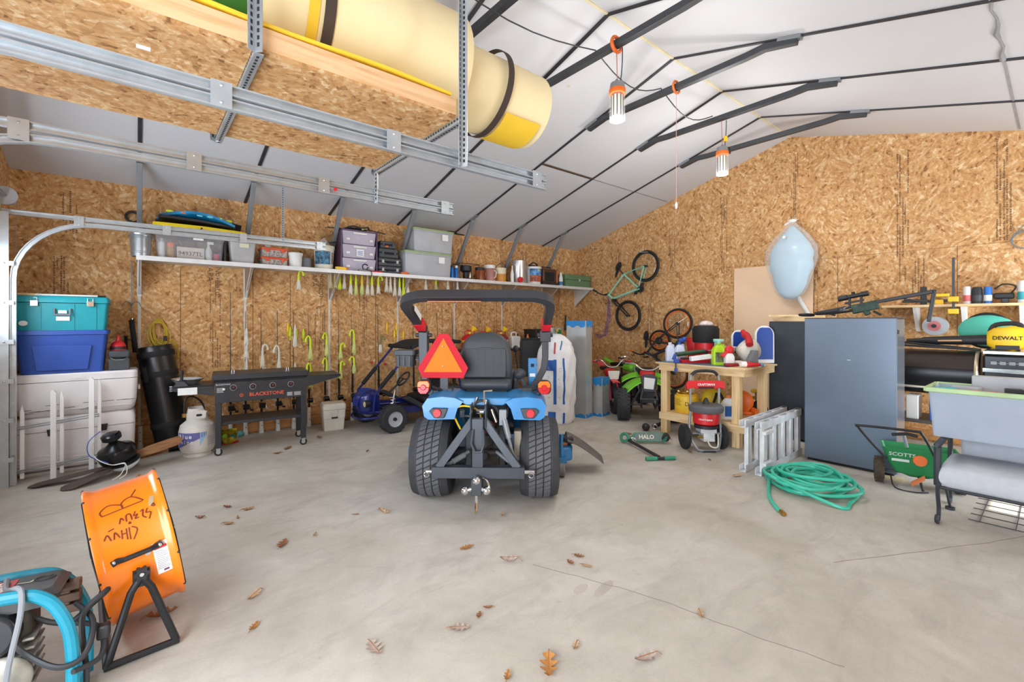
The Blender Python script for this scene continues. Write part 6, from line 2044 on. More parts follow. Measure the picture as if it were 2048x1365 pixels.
ob('blue_stripe', M().tube([bagpt(-1.45 + 0.03 * i, 1.08 + 0.02 * i, 0.004) for i in range(7)], 0.010, 5), mat('print_blue2', (70, 130, 170), 0.6), t)
t = thing('snack_carton', 'white black and green printed box on the crate above the bulk bag', 'box', (6.28, 6.33, 1.0005))
ob('body', M().bx(-0.12, 0.16, -0.06, 0.06, 0.0, 0.36), mat('carton_print', (220, 222, 214), 0.5, 0, 0.9, 9), t)
ob('green_patch', M().sph((0.10, -0.06, 0.28), (0.06, 0.012, 0.05)), GRN, t)
ob('yellow_patch', M().sph((0.05, -0.06, 0.31), (0.03, 0.014, 0.03)), YEL, t)
DUCT = mat('duct_zinc', (196, 200, 202), 0.36, 0.5, 0.18, 3)


def duct(label, loc, rz, w, d, h, tape_t, tape_b):
    t = thing('air_duct', label, 'duct', loc, rz, 'taped metal ducts')
    g = M()
    for x0, x1, y0, y1 in ((0, w, 0, 0.006), (0, w, d - 0.006, d), (0, 0.006, 0.006, d - 0.006), (w - 0.006, w, 0.006, d - 0.006)):
        g.bx(x0, x1, y0, y1, 0.002, h)
    g.bx(0.002, w - 0.002, 0.002, d - 0.002, 0.002, 0.01)
    g.bar((w + 0.004, -0.004, 0), (w + 0.004, -0.004, h), 0.012, 0.012)
    ob('sheet_metal', g, DUCT, t)
    for z0, z1 in ((h - tape_t, h + 0.002), (0.0, tape_b)):
        g = M()
        e = 0.004
        n = 8
        for (ax_, ay), (bx_, by) in (((-e, -e), (w + e, -e)), ((w + e, -e), (w + e, d + e)), ((w + e, d + e), (-e, d + e)), ((-e, d + e), (-e, -e))):
            lo = lambda i: (z0 + (0.02 * sin(i * 1.7) if z0 > 0.1 else 0), z1 + (0.015 * sin(i * 1.3) if z0 < 0.1 else 0))
            vs, fs = [], []
            for i in range(n + 1):
                u = i / n
                a, b_ = lo(i)
                x_, y_ = ax_ + (bx_ - ax_) * u, ay + (by - ay) * u
                vs += [(x_, y_, a), (x_, y_, b_)]
            for i in range(n):
                fs.append((2 * i, 2 * i + 2, 2 * i + 3, 2 * i + 1))
            g.add(vs, fs)
        if z0 > 0.1:
            g.add([(-e, -e, h + 0.002), (w + e, -e, h + 0.002), (w + e, d + e, h + 0.002), (-e, d + e, h + 0.002)], [(0, 1, 2, 3)])
        ob('tape_film', g, TAPE, t)
    return t


duct('tall galvanised duct with blue film ends standing beside the bulk bag', (5.22, 4.97, 0), radians(-78), 0.34, 0.20, 1.495, 0.09, 0.05)
duct('short galvanised duct with blue film ends before the dirt bikes', (5.545, 4.70, 0), radians(-78), 0.15, 0.25, 0.60, 0.11, 0.04)
g = M(); g.tube([(6.28, 5.62, 1.5), (6.30, 5.60, 1.62), (6.31, 5.59, 1.80)], [0.02, 0.012, 0.01], 8); g.cyl((6.24, 5.64, 1.56), (6.36, 5.58, 1.57), 0.014)
single('wall_gaff', M().tube([(7.15, 6.84, 1.30), (7.15, 6.84, 1.45), (7.16, 6.84, 1.62)], [0.03, 0.016, 0.018], 8), BLKP, 'short black handle hanging on the shelf wall above the ducts', 'handle tool')


# ================================================================ bicycles
def bicycle(t, frame, rimm, r, wb, seat=(0.25, 0.57), bar=(0.86, 0.775), bbx=0.44, bbz=-0.03, grip=BLKP, spokes=20):
    """x from rear hub to front hub, z up (towards the saddle), y sideways; origin at the rear hub"""
    for nm, x in (('rear_wheel', 0.0), ('front_wheel', wb)):
        w_ = ob(nm, M().torus((x, 0, 0), (0, 1, 0), r - 0.022, 0.022, 44, 8), RUB, t)
        ob('rim', M().torus((x, 0, 0), (0, 1, 0), r - 0.052, 0.011, 44, 6, 1.3), rimm, w_)
        g = M()
        for k in range(spokes):
            a = 2 * pi * k / spokes
            g.cyl((x, 0.02 * (1 if k % 2 else -1), 0), (x + (r - 0.055) * cos(a), 0, (r - 0.055) * sin(a)), 0.0014, n=4)
        ob('spokes', g, CHROME, w_)
        ob('hub', M().cyl((x, -0.05, 0), (x, 0.05, 0), 0.022, n=12), BLKP, w_)
        ob('reflector', M().box((x - 0.3 * r * 0, -0.012, -(r - 0.09)), (0.07, 0.01, 0.016)), WHT, w_)
    ht, hb = V(bar[0] - 0.06, 0, bar[1] - 0.18), V(bar[0] - 0.02, 0, bar[1] - 0.30)
    bb = V(bbx, 0, bbz)
    sc = V(seat[0] + 0.05, 0, seat[1] - 0.16)
    g = M()
    g.tube([bb, hb], 0.022, 10).tube([sc, ht], 0.018, 10).tube([bb, sc], 0.018, 10).tube([hb - V(0, 0, .02), ht + V(0, 0, 0.02)], 0.024, 10)
    for y in (-0.04, 0.04):
        g.tube([V(0, y * 1.3, 0), bb + V(-0.04, y * 0.6, 0)], 0.010, 8).tube([V(0, y * 1.3, 0), sc + V(0, y * 0.4, 0)], 0.009, 8)
    ob('frame', g, frame, t)
    g = M(); cr = hb + V(0.015, 0, -0.03)
    g.tube([hb, cr], 0.02, 8).bx(cr.x - 0.03, cr.x + 0.03, -0.06, 0.06, cr.z - 0.03, cr.z)
    for y in (-0.05, 0.05):
        g.tube([cr + V(0, y, 0), (wb, y, 0)], 0.015, 8)
    ob('fork', g, BLKP, t)
    g = M(); g.tube([sc, V(seat[0], 0, seat[1])], 0.013, 8)
    ob('seat_post', g, BLKP, t)
    g = M(); g.sph((seat[0] - 0.05, 0, seat[1] + 0.02), (0.10, 0.075, 0.035), 14, 8); g.sph((seat[0] + 0.07, 0, seat[1] + 0.01), (0.11, 0.03, 0.022), 12, 8)
    ob('saddle', g, BLKM, t)
    g = M(); st = ht + V(-0.01, 0, 0.03)
    g.tube([st, V(bar[0] - 0.02, 0, bar[1] - 0.08)], 0.018, 8)
    g.tube(spline([(bar[0] - 0.08, -0.28, bar[1]), (bar[0] - 0.03, -0.12, bar[1] - 0.05), (bar[0] - 0.02, 0, bar[1] - 0.08), (bar[0] - 0.03, 0.12, bar[1] - 0.05), (bar[0] - 0.08, 0.28, bar[1])], 4), 0.012, 8)
    ob('handlebar', g, BLKP, t)
    for y in (-0.25, 0.25):
        ob('grip', M().cyl((bar[0] - 0.06, y - 0.05, bar[1] - 0.01), (bar[0] - 0.085, y + 0.05 * (1 if y > 0 else 1), bar[1]), 0.018), grip, t)
        ob('brake_lever', M().tube([(bar[0] - 0.04, y * 0.7, bar[1] - 0.03), (bar[0] + 0.02, y * 0.85, bar[1] - 0.03), (bar[0] + 0.0, y * 1.1, bar[1] - 0.02)], 0.006, 6), BLKP, t)
    g = M(); g.cyl(bb + V(0, -0.05, 0), bb + V(0, -0.035, 0), 0.075, n=24)
    ob('chainring', g, BLKP, t)
    g = M(); g.bar(bb + V(0, -0.06, 0), bb + V(0.12, -0.07, 0.11), 0.015, 0.02, (0, 1, 0)).bar(bb + V(0, 0.06, 0), bb + V(-0.12, 0.07, -0.11), 0.015, 0.02, (0, 1, 0))
    ob('crank', g, STEELD, t)
    for p in (bb + V(0.12, -0.11, 0.11), bb + V(-0.12, 0.11, -0.11)):
        ob('pedal', M().box(p, (0.07, 0.08, 0.02)), BLKP, t, bev=0.004)
    g = M(); g.tube(spline([(bar[0] - 0.03, 0.05, bar[1] - 0.07), (bar[0] + 0.12, 0.02, bar[1] - 0.16), (bar[0] + 0.05, 0, bar[1] - 0.35), (wb - 0.05, 0.03, r)], 5), 0.004, 5)
    ob('brake_cable', g, BLKP, t)


def pose(t, origin, ex, ez):
    ex, ez = Vector(ex).normalized(), Vector(ez).normalized()
    ey = ez.cross(ex)
    m = Matrix((ex, ey, ez)).transposed()
    t.location = origin
    t.rotation_euler = m.to_euler()


t = thing('bicycle', 'mint green bicycle hung by its rear wheel on the gable wall', 'bicycle', (0, 0, 0))
bicycle(t, mat('mint_paint', (150, 214, 186), 0.35, 0, 0.06), BLKP, 0.30, 1.01)
pose(t, (7.40, 5.007, 2.53), (0, 0.391, -0.921), (0, 0.921, 0.391))
for ch in t.children:
    pass
ob('wall_hook', M().tube([(-0.2, 0.12, 0.2), (-0.265, 0.0, 0.03), (-0.262, -0.05, 0.03)], 0.008, 6), STEEL, t)
t = thing('bicycle', 'dark bicycle with orange rims and grips propped on the gable wall', 'bicycle', (0, 0, 0))
bicycle(t, mat('bike_dark', (52, 54, 58), 0.4, 0.2, 0.1), ORG, 0.27, 0.88, (0.30, 0.56), (0.62, 0.72), 0.36, -0.04, ORG)
pose(t, (7.32, 4.30, 1.45), (-0.10, 0.02, -0.98), (-0.12, 0.985, 0.03))
t = thing('spare_wheel', 'small orange rimmed wheel with black centre hanging before the gable wall', 'wheel', (7.47, 4.75, 1.13))
ob('tyre', M().torus((0, 0, 0), (1, 0.2, 0), 0.18, 0.022, 32, 8), RUB, t)
ob('rim', M().torus((0, 0, 0), (1, 0.2, 0), 0.15, 0.014, 32, 6), ORG, t)
g = M()
for k in range(8):
    a = 2 * pi * k / 8
    g.cyl((0, 0, 0), (-0.2 * 0.15 * cos(a) * 1, 0.147 * cos(a), 0.147 * sin(a)), 0.006, n=6)
ob('spider', g, ORG, t)
ob('hub', M().sph((-0.03, 0.0, 0.0), (0.05, 0.07, 0.07), 14, 8), BLKP, t)


# ================================================================ dirt bikes and quad
def knobby(m, c, r_, w_, q, n=26):
    m.lathe([(r_ * 0.5, -w_ * 0.4), (r_ * 0.85, -w_ * 0.5), (r_ * 0.97, -w_ * 0.3), (r_, 0), (r_ * 0.97, w_ * 0.3), (r_ * 0.85, w_ * 0.5), (r_ * 0.5, w_ * 0.4)], 32, c, q, caps=False)
    for i in range(n):
        for k, o in enumerate((-0.36, -0.12, 0.12, 0.36)):
            a = 2 * pi * (i + 0.5 * (k % 2)) / n
            p = Vector(c) + q @ V(r_ * 0.985 * cos(a), r_ * 0.985 * sin(a), w_ * o)
            up = q @ V(cos(a), sin(a), 0)
            m.bar(p - up * 0.01, p + up * 0.009, w_ * 0.13, r_ * 0.11, q @ V(0, 0, 1))


KNB = mat('knobby_tyre', (58, 58, 62), 0.8, 0, 0.2)
t = thing('quad_bike', 'small lime green quad bike parked behind the workbench leg', 'quad bike', (5.95, 3.98, 0), TILT - 0.22)
q = Matrix.Rotation(pi / 2, 3, 'Y')
for x, y, r_, w_ in ((-0.36, -0.05, 0.235, 0.19), (0.36, -0.05, 0.235, 0.19), (-0.30, 0.66, 0.235, 0.18), (0.30, 0.66, 0.235, 0.18)):
    g = M(); knobby(g, (x, y, r_ + 0.003), r_, w_, q)
    w0 = ob('wheel', g, KNB, t, smooth=30)
    ob('rim', M().lathe([(0.02, -w_ * 0.2), (r_ * 0.5, -w_ * 0.35), (r_ * 0.52, w_ * 0.35), (0.02, w_ * 0.2)], 22, (x, y, r_ + .003), q), STEEL, w0)
LG = mat('quad_lime', (120, 214, 50), 0.35, 0, 0.07)
for sx in (-1, 1):
    g = M(); g.grid(lambda u, v: (sx * (0.09 + 0.29 * u), -0.18 + 0.50 * v, 0.60 + 0.03 * sin(pi * v) - 0.16 * u ** 2 - 0.10 * (1 - v) * u), 8, 8, 0.02)
    ob('front_fender', g, LG, t, smooth=60)
    g = M(); g.grid(lambda u, v: (sx * (0.10 + 0.28 * u), 0.40 + 0.40 * v, 0.62 + 0.04 * sin(pi * v) - 0.10 * u ** 2), 8, 8, 0.02)
    ob('rear_fender', g, LG, t, smooth=60)
g = M(); g.prism([(-0.09, 0.44), (0.09, 0.44), (0.12, 0.66), (0.07, 0.70), (-0.07, 0.70), (-0.12, 0.66)], 0.10, (0, -0.16, 0))
ob('front_fairing', g, CHAR, t, bev=0.02)
ob('number_plate', M().prism([(-0.075, 0.50), (0.06, 0.49), (0.085, 0.65), (-0.07, 0.665)], 0.012, (0, -0.222, 0)), WHT, t, bev=0.004)
ob('seat', M().box((0, 0.50, 0.68), (0.26, 0.45, 0.10)), BLKM, t, bev=0.04)
ob('red_tank', M().box((0, 0.16, 0.66), (0.22, 0.28, 0.12)), RED, t, bev=0.04)
g = M(); g.tube(spline([(-0.34, 0.08, 0.84), (-0.2, 0.0, 0.84), (-0.08, -0.03, 0.76), (0.08, -0.03, 0.76), (0.2, 0, 0.84), (0.34, 0.08, 0.84)], 4), 0.012, 8)
ob('handlebar', g, CHROME, t)
for x in (-0.33, 0.33):
    ob('grip', M().cyl((x - 0.05, 0.08, 0.84), (x + 0.05, 0.08, 0.84), 0.017), BLKP, t)
g = M()
for sx in (-1, 1):
    g.tube([(sx * 0.08, -0.2, 0.5), (sx * 0.12, -0.24, 0.35), (sx * 0.10, -0.1, 0.2), (sx * 0.10, 0.72, 0.22)], 0.016, 8)
    g.tube([(sx * 0.10, -0.05, 0.24), (sx * 0.28, -0.05, 0.23)], 0.014, 8).tube([(sx * 0.10, 0.66, 0.24), (sx * 0.28, 0.66, 0.23)], 0.02, 8).tube([(sx * 0.12, -0.06, 0.46), (sx * 0.24, -0.06, 0.25)], 0.018, 8)
g.tube([(-0.12, -0.24, 0.35), (0.12, -0.24, 0.35)], 0.014, 8).bx(-0.1, 0.1, 0.2, 0.6, 0.22, 0.46)
ob('frame', g, STEELD, t)


def dirt_bike(label, loc, rz, col, fcol, r_=0.21, plate=True, sc=1.0):
    t = thing('dirt_bike', label, 'dirt bike', loc, rz, 'small dirt bikes by the gable wall')
    q = Matrix.Rotation(pi / 2, 3, 'Y')
    for nm, y in (('front_wheel', 0.0), ('rear_wheel', 0.86)):
        g = M(); knobby(g, (0, y, r_ + 0.003), r_, 0.085, q, 24)
        w0 = ob(nm, g, KNB, t, smooth=30)
        g = M()
        for k in range(12):
            a = 2 * pi * k / 12
            g.cyl((0, y, r_), (0, y + r_ * 0.55 * cos(a), r_ + r_ * 0.55 * sin(a)), 0.002, n=4)
        g.cyl((-0.04, y, r_), (0.04, y, r_), 0.03)
        ob('spokes', g, STEEL, w0)
    for sx in (-1, 1):
        ob('fork', M().tube([(sx * 0.06, 0.0, r_), (sx * 0.06, 0.16, 0.66)], 0.018, 8), mat('fork_red', (206, 60, 90), 0.4) if plate else STEEL, t)
    g = M(); g.grid(lambda u, v: (-0.055 + 0.11 * u, -0.16 + 0.46 * v, 0.475 + 0.055 * sin(pi * (0.25 + 0.6 * v)) + 0.02 * sin(pi * u)), 6, 10, 0.012)
    ob('front_fender', g, fcol, t, smooth=60)
    if plate:
        ob('number_plate', M().prism([(-0.075, 0.54), (0.075, 0.54), (0.095, 0.68), (-0.095, 0.68)], 0.012, (0, 0.05, 0)), WHT, t, bev=0.006)
    ob('tank', M().box((0, 0.36, 0.62), (0.17, 0.28, 0.14)), col, t, bev=0.05)
    ob('seat', M().box((0, 0.66, 0.66), (0.14, 0.5, 0.07), (-0.06, 0, 0)), BLKM, t, bev=0.03)
    g = M(); g.grid(lambda u, v: (-0.06 + 0.12 * u, 0.80 + 0.36 * v, 0.64 + 0.10 * v + 0.02 * sin(pi * u)), 5, 6, 0.012)
    ob('rear_fender', g, fcol, t, smooth=60)
    g = M(); g.tube(spline([(-0.30, 0.26, 0.82), (-0.18, 0.2, 0.84), (-0.07, 0.17, 0.74), (0.07, 0.17, 0.74), (0.18, 0.2, 0.84), (0.30, 0.26, 0.82)], 4), 0.011, 8)
    ob('handlebar', g, CHROME, t)
    for x in (-0.28, 0.28):
        ob('grip', M().cyl((x - 0.05, 0.25, 0.82), (x + 0.05, 0.25, 0.82), 0.016), RED if plate else BLKP, t)
    g = M(); g.tube([(0, 0.18, 0.64), (0, 0.28, 0.25), (0, 0.58, 0.24), (0, 0.62, 0.6)], 0.02, 8).bx(-0.08, 0.08, 0.3, 0.55, 0.24, 0.50).tube([(0.04, 0.55, 0.26), (0.04, 0.86, r_)], 0.018, 8).tube([(-0.04, 0.55, 0.26), (-0.04, 0.86, r_)], 0.018, 8)
    ob('frame', g, STEELD, t)
    return t


dirt_bike('red dirt bike with white number plate between ducts and quad bike', (5.965, 4.615, 0), TILT, RED, mat('fender_coral', (232, 72, 78), 0.4))
dirt_bike('lime dirt bike standing behind the quad bike', (7.02, 4.82, 0), -0.3, LG, LG, 0.24, False)
# ================================================================ workbench and what is on it
t = thing('workbench', 'pine workbench with thick square legs and a low shelf', 'workbench', (0, 0, 0))
for x in (5.42, 6.12):
    for y in (2.40, 3.34):
        ob('leg', M().bx(x, x + 0.09, y, y + 0.09, 0, 0.90), PINEZ, t, bev=0.003)
ob('table_top', M().bx(5.34, 6.26, 2.30, 3.46, 0.925, 0.945), PINEY, t, bev=0.002)
ob('blue_edge_sheet', M().bx(5.345, 6.2, 2.5, 3.44, 0.9455, 0.95), mat('sheet_blue', (92, 116, 136), 0.5, 0, 0.2), t)
for x in (5.38, 6.21):
    ob('apron', M().bx(x, x + 0.04, 2.33, 3.43, 0.84, 0.924), PINEY, t)
for y in (2.33, 3.39):
    ob('apron', M().bx(5.42, 6.21, y, y + 0.04, 0.84, 0.924), PINE, t)
for x in (5.38, 6.21):
    ob('shelf_rail', M().bx(x, x + 0.04, 2.33, 3.43, 0.19, 0.28), PINEY, t)
ob('lower_shelf', M().bx(5.38, 6.25, 2.49, 3.34, 0.281, 0.295), PINEY, t)
ob('centre_block', M().bx(5.80, 5.9, 2.9, 3.0, 0.80, 0.924), PINE, t)
BZ = 0.9505


def jug(name, label, x, y, z, w, d, h, mt_, capm, cat='jug', handle=True, lab=None, rz=TILT, capz=0.05):
    t = thing(name, label, cat, (x, y, z), rz)
    g = M(); loft_rect(g, [(0, w, d, 0.02, 0, 0), (h * 0.62, w, d, 0.02, 0, 0), (h * 0.80, w * 0.7, d * 0.75, 0.02, 0, 0), (h * 0.88, w * 0.32, d * 0.4, 0.012, 0, 0)])
    ob('body', g, mt_, t, smooth=50)
    ob('cap', M().cyl((0, 0, h * 0.88), (0, 0, h), 0.14 * w + 0.008, n=14), capm, t)
    if handle:
        ob('handle', M().tube(spline([(w * 0.12, 0, h * 0.86), (w * 0.42, 0, h * 0.84), (w * 0.46, 0, h * 0.60)], 4), 0.012, 6), mt_, t)
    if lab:
        ob('label', M().bx(-w * 0.4, w * 0.4, -d / 2 - 0.002, -d / 2 - 0.0005, h * 0.12, h * 0.55), lab, t)
    return t


jug('chemical_jug', 'squat white jug at the end of the bench nearest the quad bike', 5.58, 3.39, BZ, 0.11, 0.09, 0.25, mat('jug_bluewhite', (214, 220, 240), 0.4), WHT)
t = jug('spray_jug', 'white spray jug with blue trigger on the bench beside the squat jug', 5.60, 3.26, BZ, 0.12, 0.09, 0.26, mat('jug_bluewhite', (214, 220, 240), 0.4), BLUE)
ob('trigger', M().box((0.03, -0.02, 0.285), (0.09, 0.04, 0.045)).sph((0.05, -0.03, 0.30), 0.03, 12, 8), BLUE, t, bev=0.006)
t = thing('bar_clamp', 'blue bar clamp gripping the bench edge', 'clamp', (5.33, 3.16, 0.83), TILT)
ob('bar', M().bx(-0.006, 0.006, -0.012, 0.0, -0.02, 0.26), STEELD, t)
ob('jaw', M().box((0.01, -0.012, 0.15), (0.07, 0.03, 0.05)), BLUE, t, bev=0.006)
ob('jaw', M().box((0.0, -0.01, 0.03), (0.035, 0.03, 0.05)), BLUE, t, bev=0.006)
ob('handle', M().box((-0.02, -0.012, 0.20), (0.035, 0.03, 0.08), (0, 0.4, 0)), BLUE, t, bev=0.008)
t = thing('caulk_gun', 'long green caulk gun lying across the bench', 'caulk gun', (5.66, 3.10, 1.075), TILT, rot=(0, -0.12, TILT))
ob('barrel', M().cyl((-0.22, 0, 0), (0.14, 0, 0), 0.028, n=16), mat('gun_green', (44, 84, 58), 0.45), t)
ob('rod', M().cyl((0.14, 0, 0), (0.26, 0, 0), 0.007, n=8), STEEL, t)
ob('trigger_grip', M().box((0.16, 0, -0.04), (0.04, 0.025, 0.10), (0, 0.4, 0)), BLKP, t, bev=0.006)
t = thing('tool_tray', 'red tool tray under the caulk gun on the bench', 'tray', (5.60, 3.07, BZ), TILT)
g = M(); loft_rect(g, [(0, 0.36, 0.18, 0.02, 0, 0), (0.04, 0.40, 0.2, 0.02, 0, 0)])
ob('tray', g, RED, t)
for k, (x, y, z) in enumerate(((-0.1, 0, 0.05), (0.02, 0.03, 0.05), (0.12, -0.03, 0.05))):
    ob('tool_body', M().box((x, y, z), (0.12, 0.035, 0.025), (0, 0, 0.4 * k)), (BLKP, CHAR, mat('wood_handle', (150, 110, 70), 0.6))[k], t, bev=0.006)
single('white_carton', M().box((5.47, 2.90, 1.03), (0.26, 0.07, 0.055), (0, -0.13, TILT)), PAPER, 'small white carton propped at the front of the bench', 'box', bev=0.003)
t = bucket('tool_bucket', 'red bucket with black tool organiser standing on the bench', 5.93, 3.07, BZ, 0.125, 0.15, 0.36, RED, True)
ob('organiser', M().lathe([(0.158, 0.25), (0.168, 0.27), (0.172, 0.43), (0.15, 0.47), (0.10, 0.48)], 28), BLKM, t)
ob('white_rag', M().sph((0.02, 0, 0.495), (0.11, 0.09, 0.05), 14, 8), mat('rag_white', (220, 204, 200), 0.8, 0, 0.4, 14), t)
ob('side_strap', M().tube([(-0.14, -0.09, 0.36), (-0.11, -0.13, 0.20), (-0.06, -0.15, 0.12), (0.04, -0.155, 0.12), (0.1, -0.14, 0.24), (0.12, -0.12, 0.36)], 0.010, 6), BLKM, t)
bucket('tool_bucket', 'plain red bucket half hidden behind the organiser bucket', 6.12, 3.33, BZ, 0.085, 0.115, 0.30, RED, False)
t = thing('red_tool', 'red upright tool between the red bucket and lime jug', 'tool', (5.76, 2.83, BZ), TILT)
ob('shaft', M().bx(-0.03, 0.03, -0.03, 0.03, 0, 0.20), RED, t, bev=0.01)
ob('collar', M().cyl((0, 0, 0.19), (0, 0, 0.27), 0.035), LGREY, t)
ob('grey_body', M().box((-0.06, -0.08, 0.05), (0.12, 0.06, 0.09)), GREY, t, bev=0.012)
t = jug('weed_killer_jug', 'lime green jug with spray head on the front of the bench', 5.55, 2.71, BZ, 0.15, 0.10, 0.28, mat('lime_jug', (186, 226, 40), 0.35), LIMEG, lab=mat('lime_label', (120, 130, 90), 0.5, 0, 0.7, 30))
ob('spray_head', M().box((0.0, 0, 0.30), (0.12, 0.04, 0.035)).cyl((0, 0, 0.26), (0, 0, 0.30), 0.03), mat('mint_trigger', (150, 210, 190), 0.4), t, bev=0.006)
t = jug('spray_bottle', 'white bottle with bold red trigger at the bench front', 5.49, 2.55, BZ, 0.11, 0.08, 0.18, WHT, RED, 'bottle', False)
ob('red_trigger', M().sph((0.0, 0, 0.19), (0.055, 0.035, 0.055), 14, 8).bar((0.0, 0, 0.20), (-0.09, 0, 0.11), 0.04, 0.04), RED, t, bev=0.006)
bucket('paint_pail', 'cream pail with dark label behind the red trigger bottle', 5.95, 2.765, BZ, 0.085, 0.09, 0.20, BKB, False, WHT, 'pail', mat('pail_label', (120, 110, 80), 0.6, 0, 0.7, 20))
for lab, x, y, s_, h in (('small blue kneeboard with white rim standing behind the pail', 6.17, 2.74, 0.10, 0.42), ('larger blue kneeboard with white rim behind the white bundle', 6.19, 2.43, 0.125, 0.48)):
    t = thing('kneeboard', lab, 'board', (x, y, BZ), TILT)
    pts = [(s_ * cos(a), h - s_ + s_ * sin(a)) for a in [pi * i / 14 for i in range(15)]] + [(-s_, 0.0), (s_, 0.0)]
    g = M(); g.prism(pts, 0.03)
    ob('rim', g, WHT, t, bev=0.008)
    pts = [(0.8 * a, 0.05 + 0.88 * (b)) for a, b in pts]
    ob('blue_pad', M().prism([(a, min(b, h - 0.025)) for a, b in pts], 0.01, (0, -0.02, 0)), mat('pad_blue', (16, 62, 150), 0.5), t)
single('white_bundle', M().grid(lambda u, v: (5.90 + 0.15 * cos(2 * pi * u) * sin(pi * v), 2.50 + 0.14 * sin(2 * pi * u) * sin(pi * v), 1.112 + 0.14 * cos(pi * v) * (1 + 0.15 * sin(9 * u + 4 * v))), 24, 12), mat('canvas_white', (222, 216, 204), 0.8, 0, 0.12, 12), 'crumpled off-white canvas bundle on the bench', 'bundle', smooth=60)
single('red_glove', M().tube(spline([(5.92, 2.58, 1.36), (5.88, 2.53, 1.315), (5.82, 2.47, 1.29), (5.74, 2.42, 1.20)], 5), [0.03] * 4 + [0.045] * 4 + [0.035] * 4 + [0.042] * 4, 10), mat('cloth_red', (196, 42, 44), 0.8, 0, 0.2), 'red cloth draped over the white canvas bundle', 'cloth')
single('grey_wedge', M().prism([(-0.07, 0), (0.07, 0), (0.07, 0.19), (0.03, 0.19)], 0.1, (5.64, 2.37, BZ), (0.77, -0.64, 0)), GREY, 'grey wedge shaped block at the cabinet end of the bench', 'block', bev=0.004)
t = thing('rag_bundle', 'small brown and cream bundle of rags at the bench front', 'rags', (5.63, 2.57, BZ), TILT)
ob('brown_part', M().sph((0, 0.02, 0.08), (0.06, 0.05, 0.08), 14, 10).sph((0.05, 0, 0.06), (0.04, 0.04, 0.05)), mat('rag_brown', (92, 72, 50), 0.8, 0, 0.4, 20), t)
ob('cream_part', M().sph((0.04, -0.05, 0.03), (0.10, 0.04, 0.03), 12, 8), mat('rag_white', (220, 204, 200), 0.8), t)
t = thing('cone_hat', 'red and white cone lying on its side on the bench front', 'cone', (5.47, 2.36, BZ + 0.035), TILT)
ob('cone', M().cyl((0.0, 0, 0), (0.20, 0.02, -0.01), 0.034, 0.014, 16), RED, t)
ob('white_cuff', M().cyl((-0.05, 0, 0), (0.012, 0, 0), 0.03, 0.0345, 16), WHT, t)
ob('blue_tip', M().sph((0.21, 0.02, -0.01), 0.02), mat('tip_blue', (60, 160, 210), 0.5), t)
single('maroon_tool', M().box((5.43, 2.50, BZ + 0.02), (0.16, 0.05, 0.035), (0, 0, TILT)), DRED, 'dark red flat tool lying before the white bottle on the bench', 'tool', bev=0.01)
# under the bench
SZ2 = 0.2955
t = thing('poison_can', 'yellow metal can with dark lettering on the low bench shelf', 'can', (5.60, 3.16, SZ2), -1.05)
YCN = mat('can_yellow', (236, 190, 50), 0.45, 0, 0.14, 10)
ob('body', M().lathe([(0.145, 0), (0.15, 0.01), (0.15, 0.21), (0.145, 0.22), (0.12, 0.225)], 32), YCN, t)
ob('cap_ring', M().torus((0, 0, 0.23), (0, 0, 1), 0.12, 0.012, 28, 6), YCN, t)
for x in (-0.06, 0.05):
    ob('brass_fitting', M().tube(spline([(x, 0, 0.22), (x - 0.02, -0.02, 0.26), (x - 0.05, -0.02, 0.27)], 4), 0.018, 8), BRASS, t)
g = M(); wrap_text(g, 'DI', 0.07, 0.1515, -1.55, 0.12, 0.5); wrap_text(g, 'F', 0.07, 0.1515, -1.25, 0.04)
wrap_text(g, 'A', 0.05, 0.1515, -1.25, 0.175)
ob('lettering', g, mat('print_olive', (96, 80, 34), 0.6), t, smooth=0)
g = M()
for k in range(6):
    wrap(g, 0.151, -2.7, -2.0 - 0.08 * (k % 3), 0.10 + k * 0.015, 0.104 + k * 0.015)
ob('fine_print', g, mat('print_olive', (96, 80, 34), 0.6), t, smooth=0)
t = thing('duffel_bag', 'yellow round topped bag with two black straps on the low shelf', 'bag', (5.83, 2.91, SZ2), TILT)
ob('body', M().sph((0, 0, 0.16), (0.16, 0.13, 0.16), 24, 14), mat('bag_yellow', (220, 190, 44), 0.55, 0, 0.1), t)
for sx in (-1, 1):
    ob('strap', M().tube([(0.11 * sx - 0.015 * sx * i, -0.165 * cos(0.45 * (i - 3) / 3 * 1.2) + 0.012, 0.05 + 0.037 * i) for i in range(7)], 0.016, 6), BLKM, t)
ob('yellow_base', M().bx(-0.15, 0.16, -0.12, 0.12, 0.0, 0.05), mat('bag_yellow', (220, 190, 44), 0.55), t, bev=0.02)
t = thing('orange_jug', 'orange plastic fuel jug on the low shelf by the bench end', 'jug', (6.01, 2.63, SZ2), TILT)
ob('body', M().sph((0, 0, 0.15), (0.145, 0.10, 0.15), 22, 14), ORG, t)
ob('spout', M().cyl((0.11, -0.05, 0.06), (0.14, -0.10, 0.04), 0.035), ORG, t)
ob('foot', M().bx(-0.12, 0.12, -0.08, 0.08, 0, 0.04), ORG, t, bev=0.015)
jug('washer_jug', 'white jug with blue label on the low bench shelf', 5.58, 2.60, SZ2, 0.16, 0.09, 0.29, WHT, mat('cap_orange', (224, 120, 60), 0.4), lab=mat('label_bright', (50, 110, 190), 0.5, 0, 0.3, 12))
t = thing('gear_heap', 'dark heap of gear behind the folded ladder under the bench end', 'gear', (6.42, 2.64, 0))
ob('dark_bag', M().sph((0, -0.06, 0.22), (0.10, 0.12, 0.22), 16, 10), mat('gear_dark', (54, 58, 56), 0.7, 0, 0.5, 9), t)
ob('silver_can', M().cyl((0.0, -0.06, 0.43), (0.0, -0.06, 0.53), 0.055, n=18), CHROME, t)
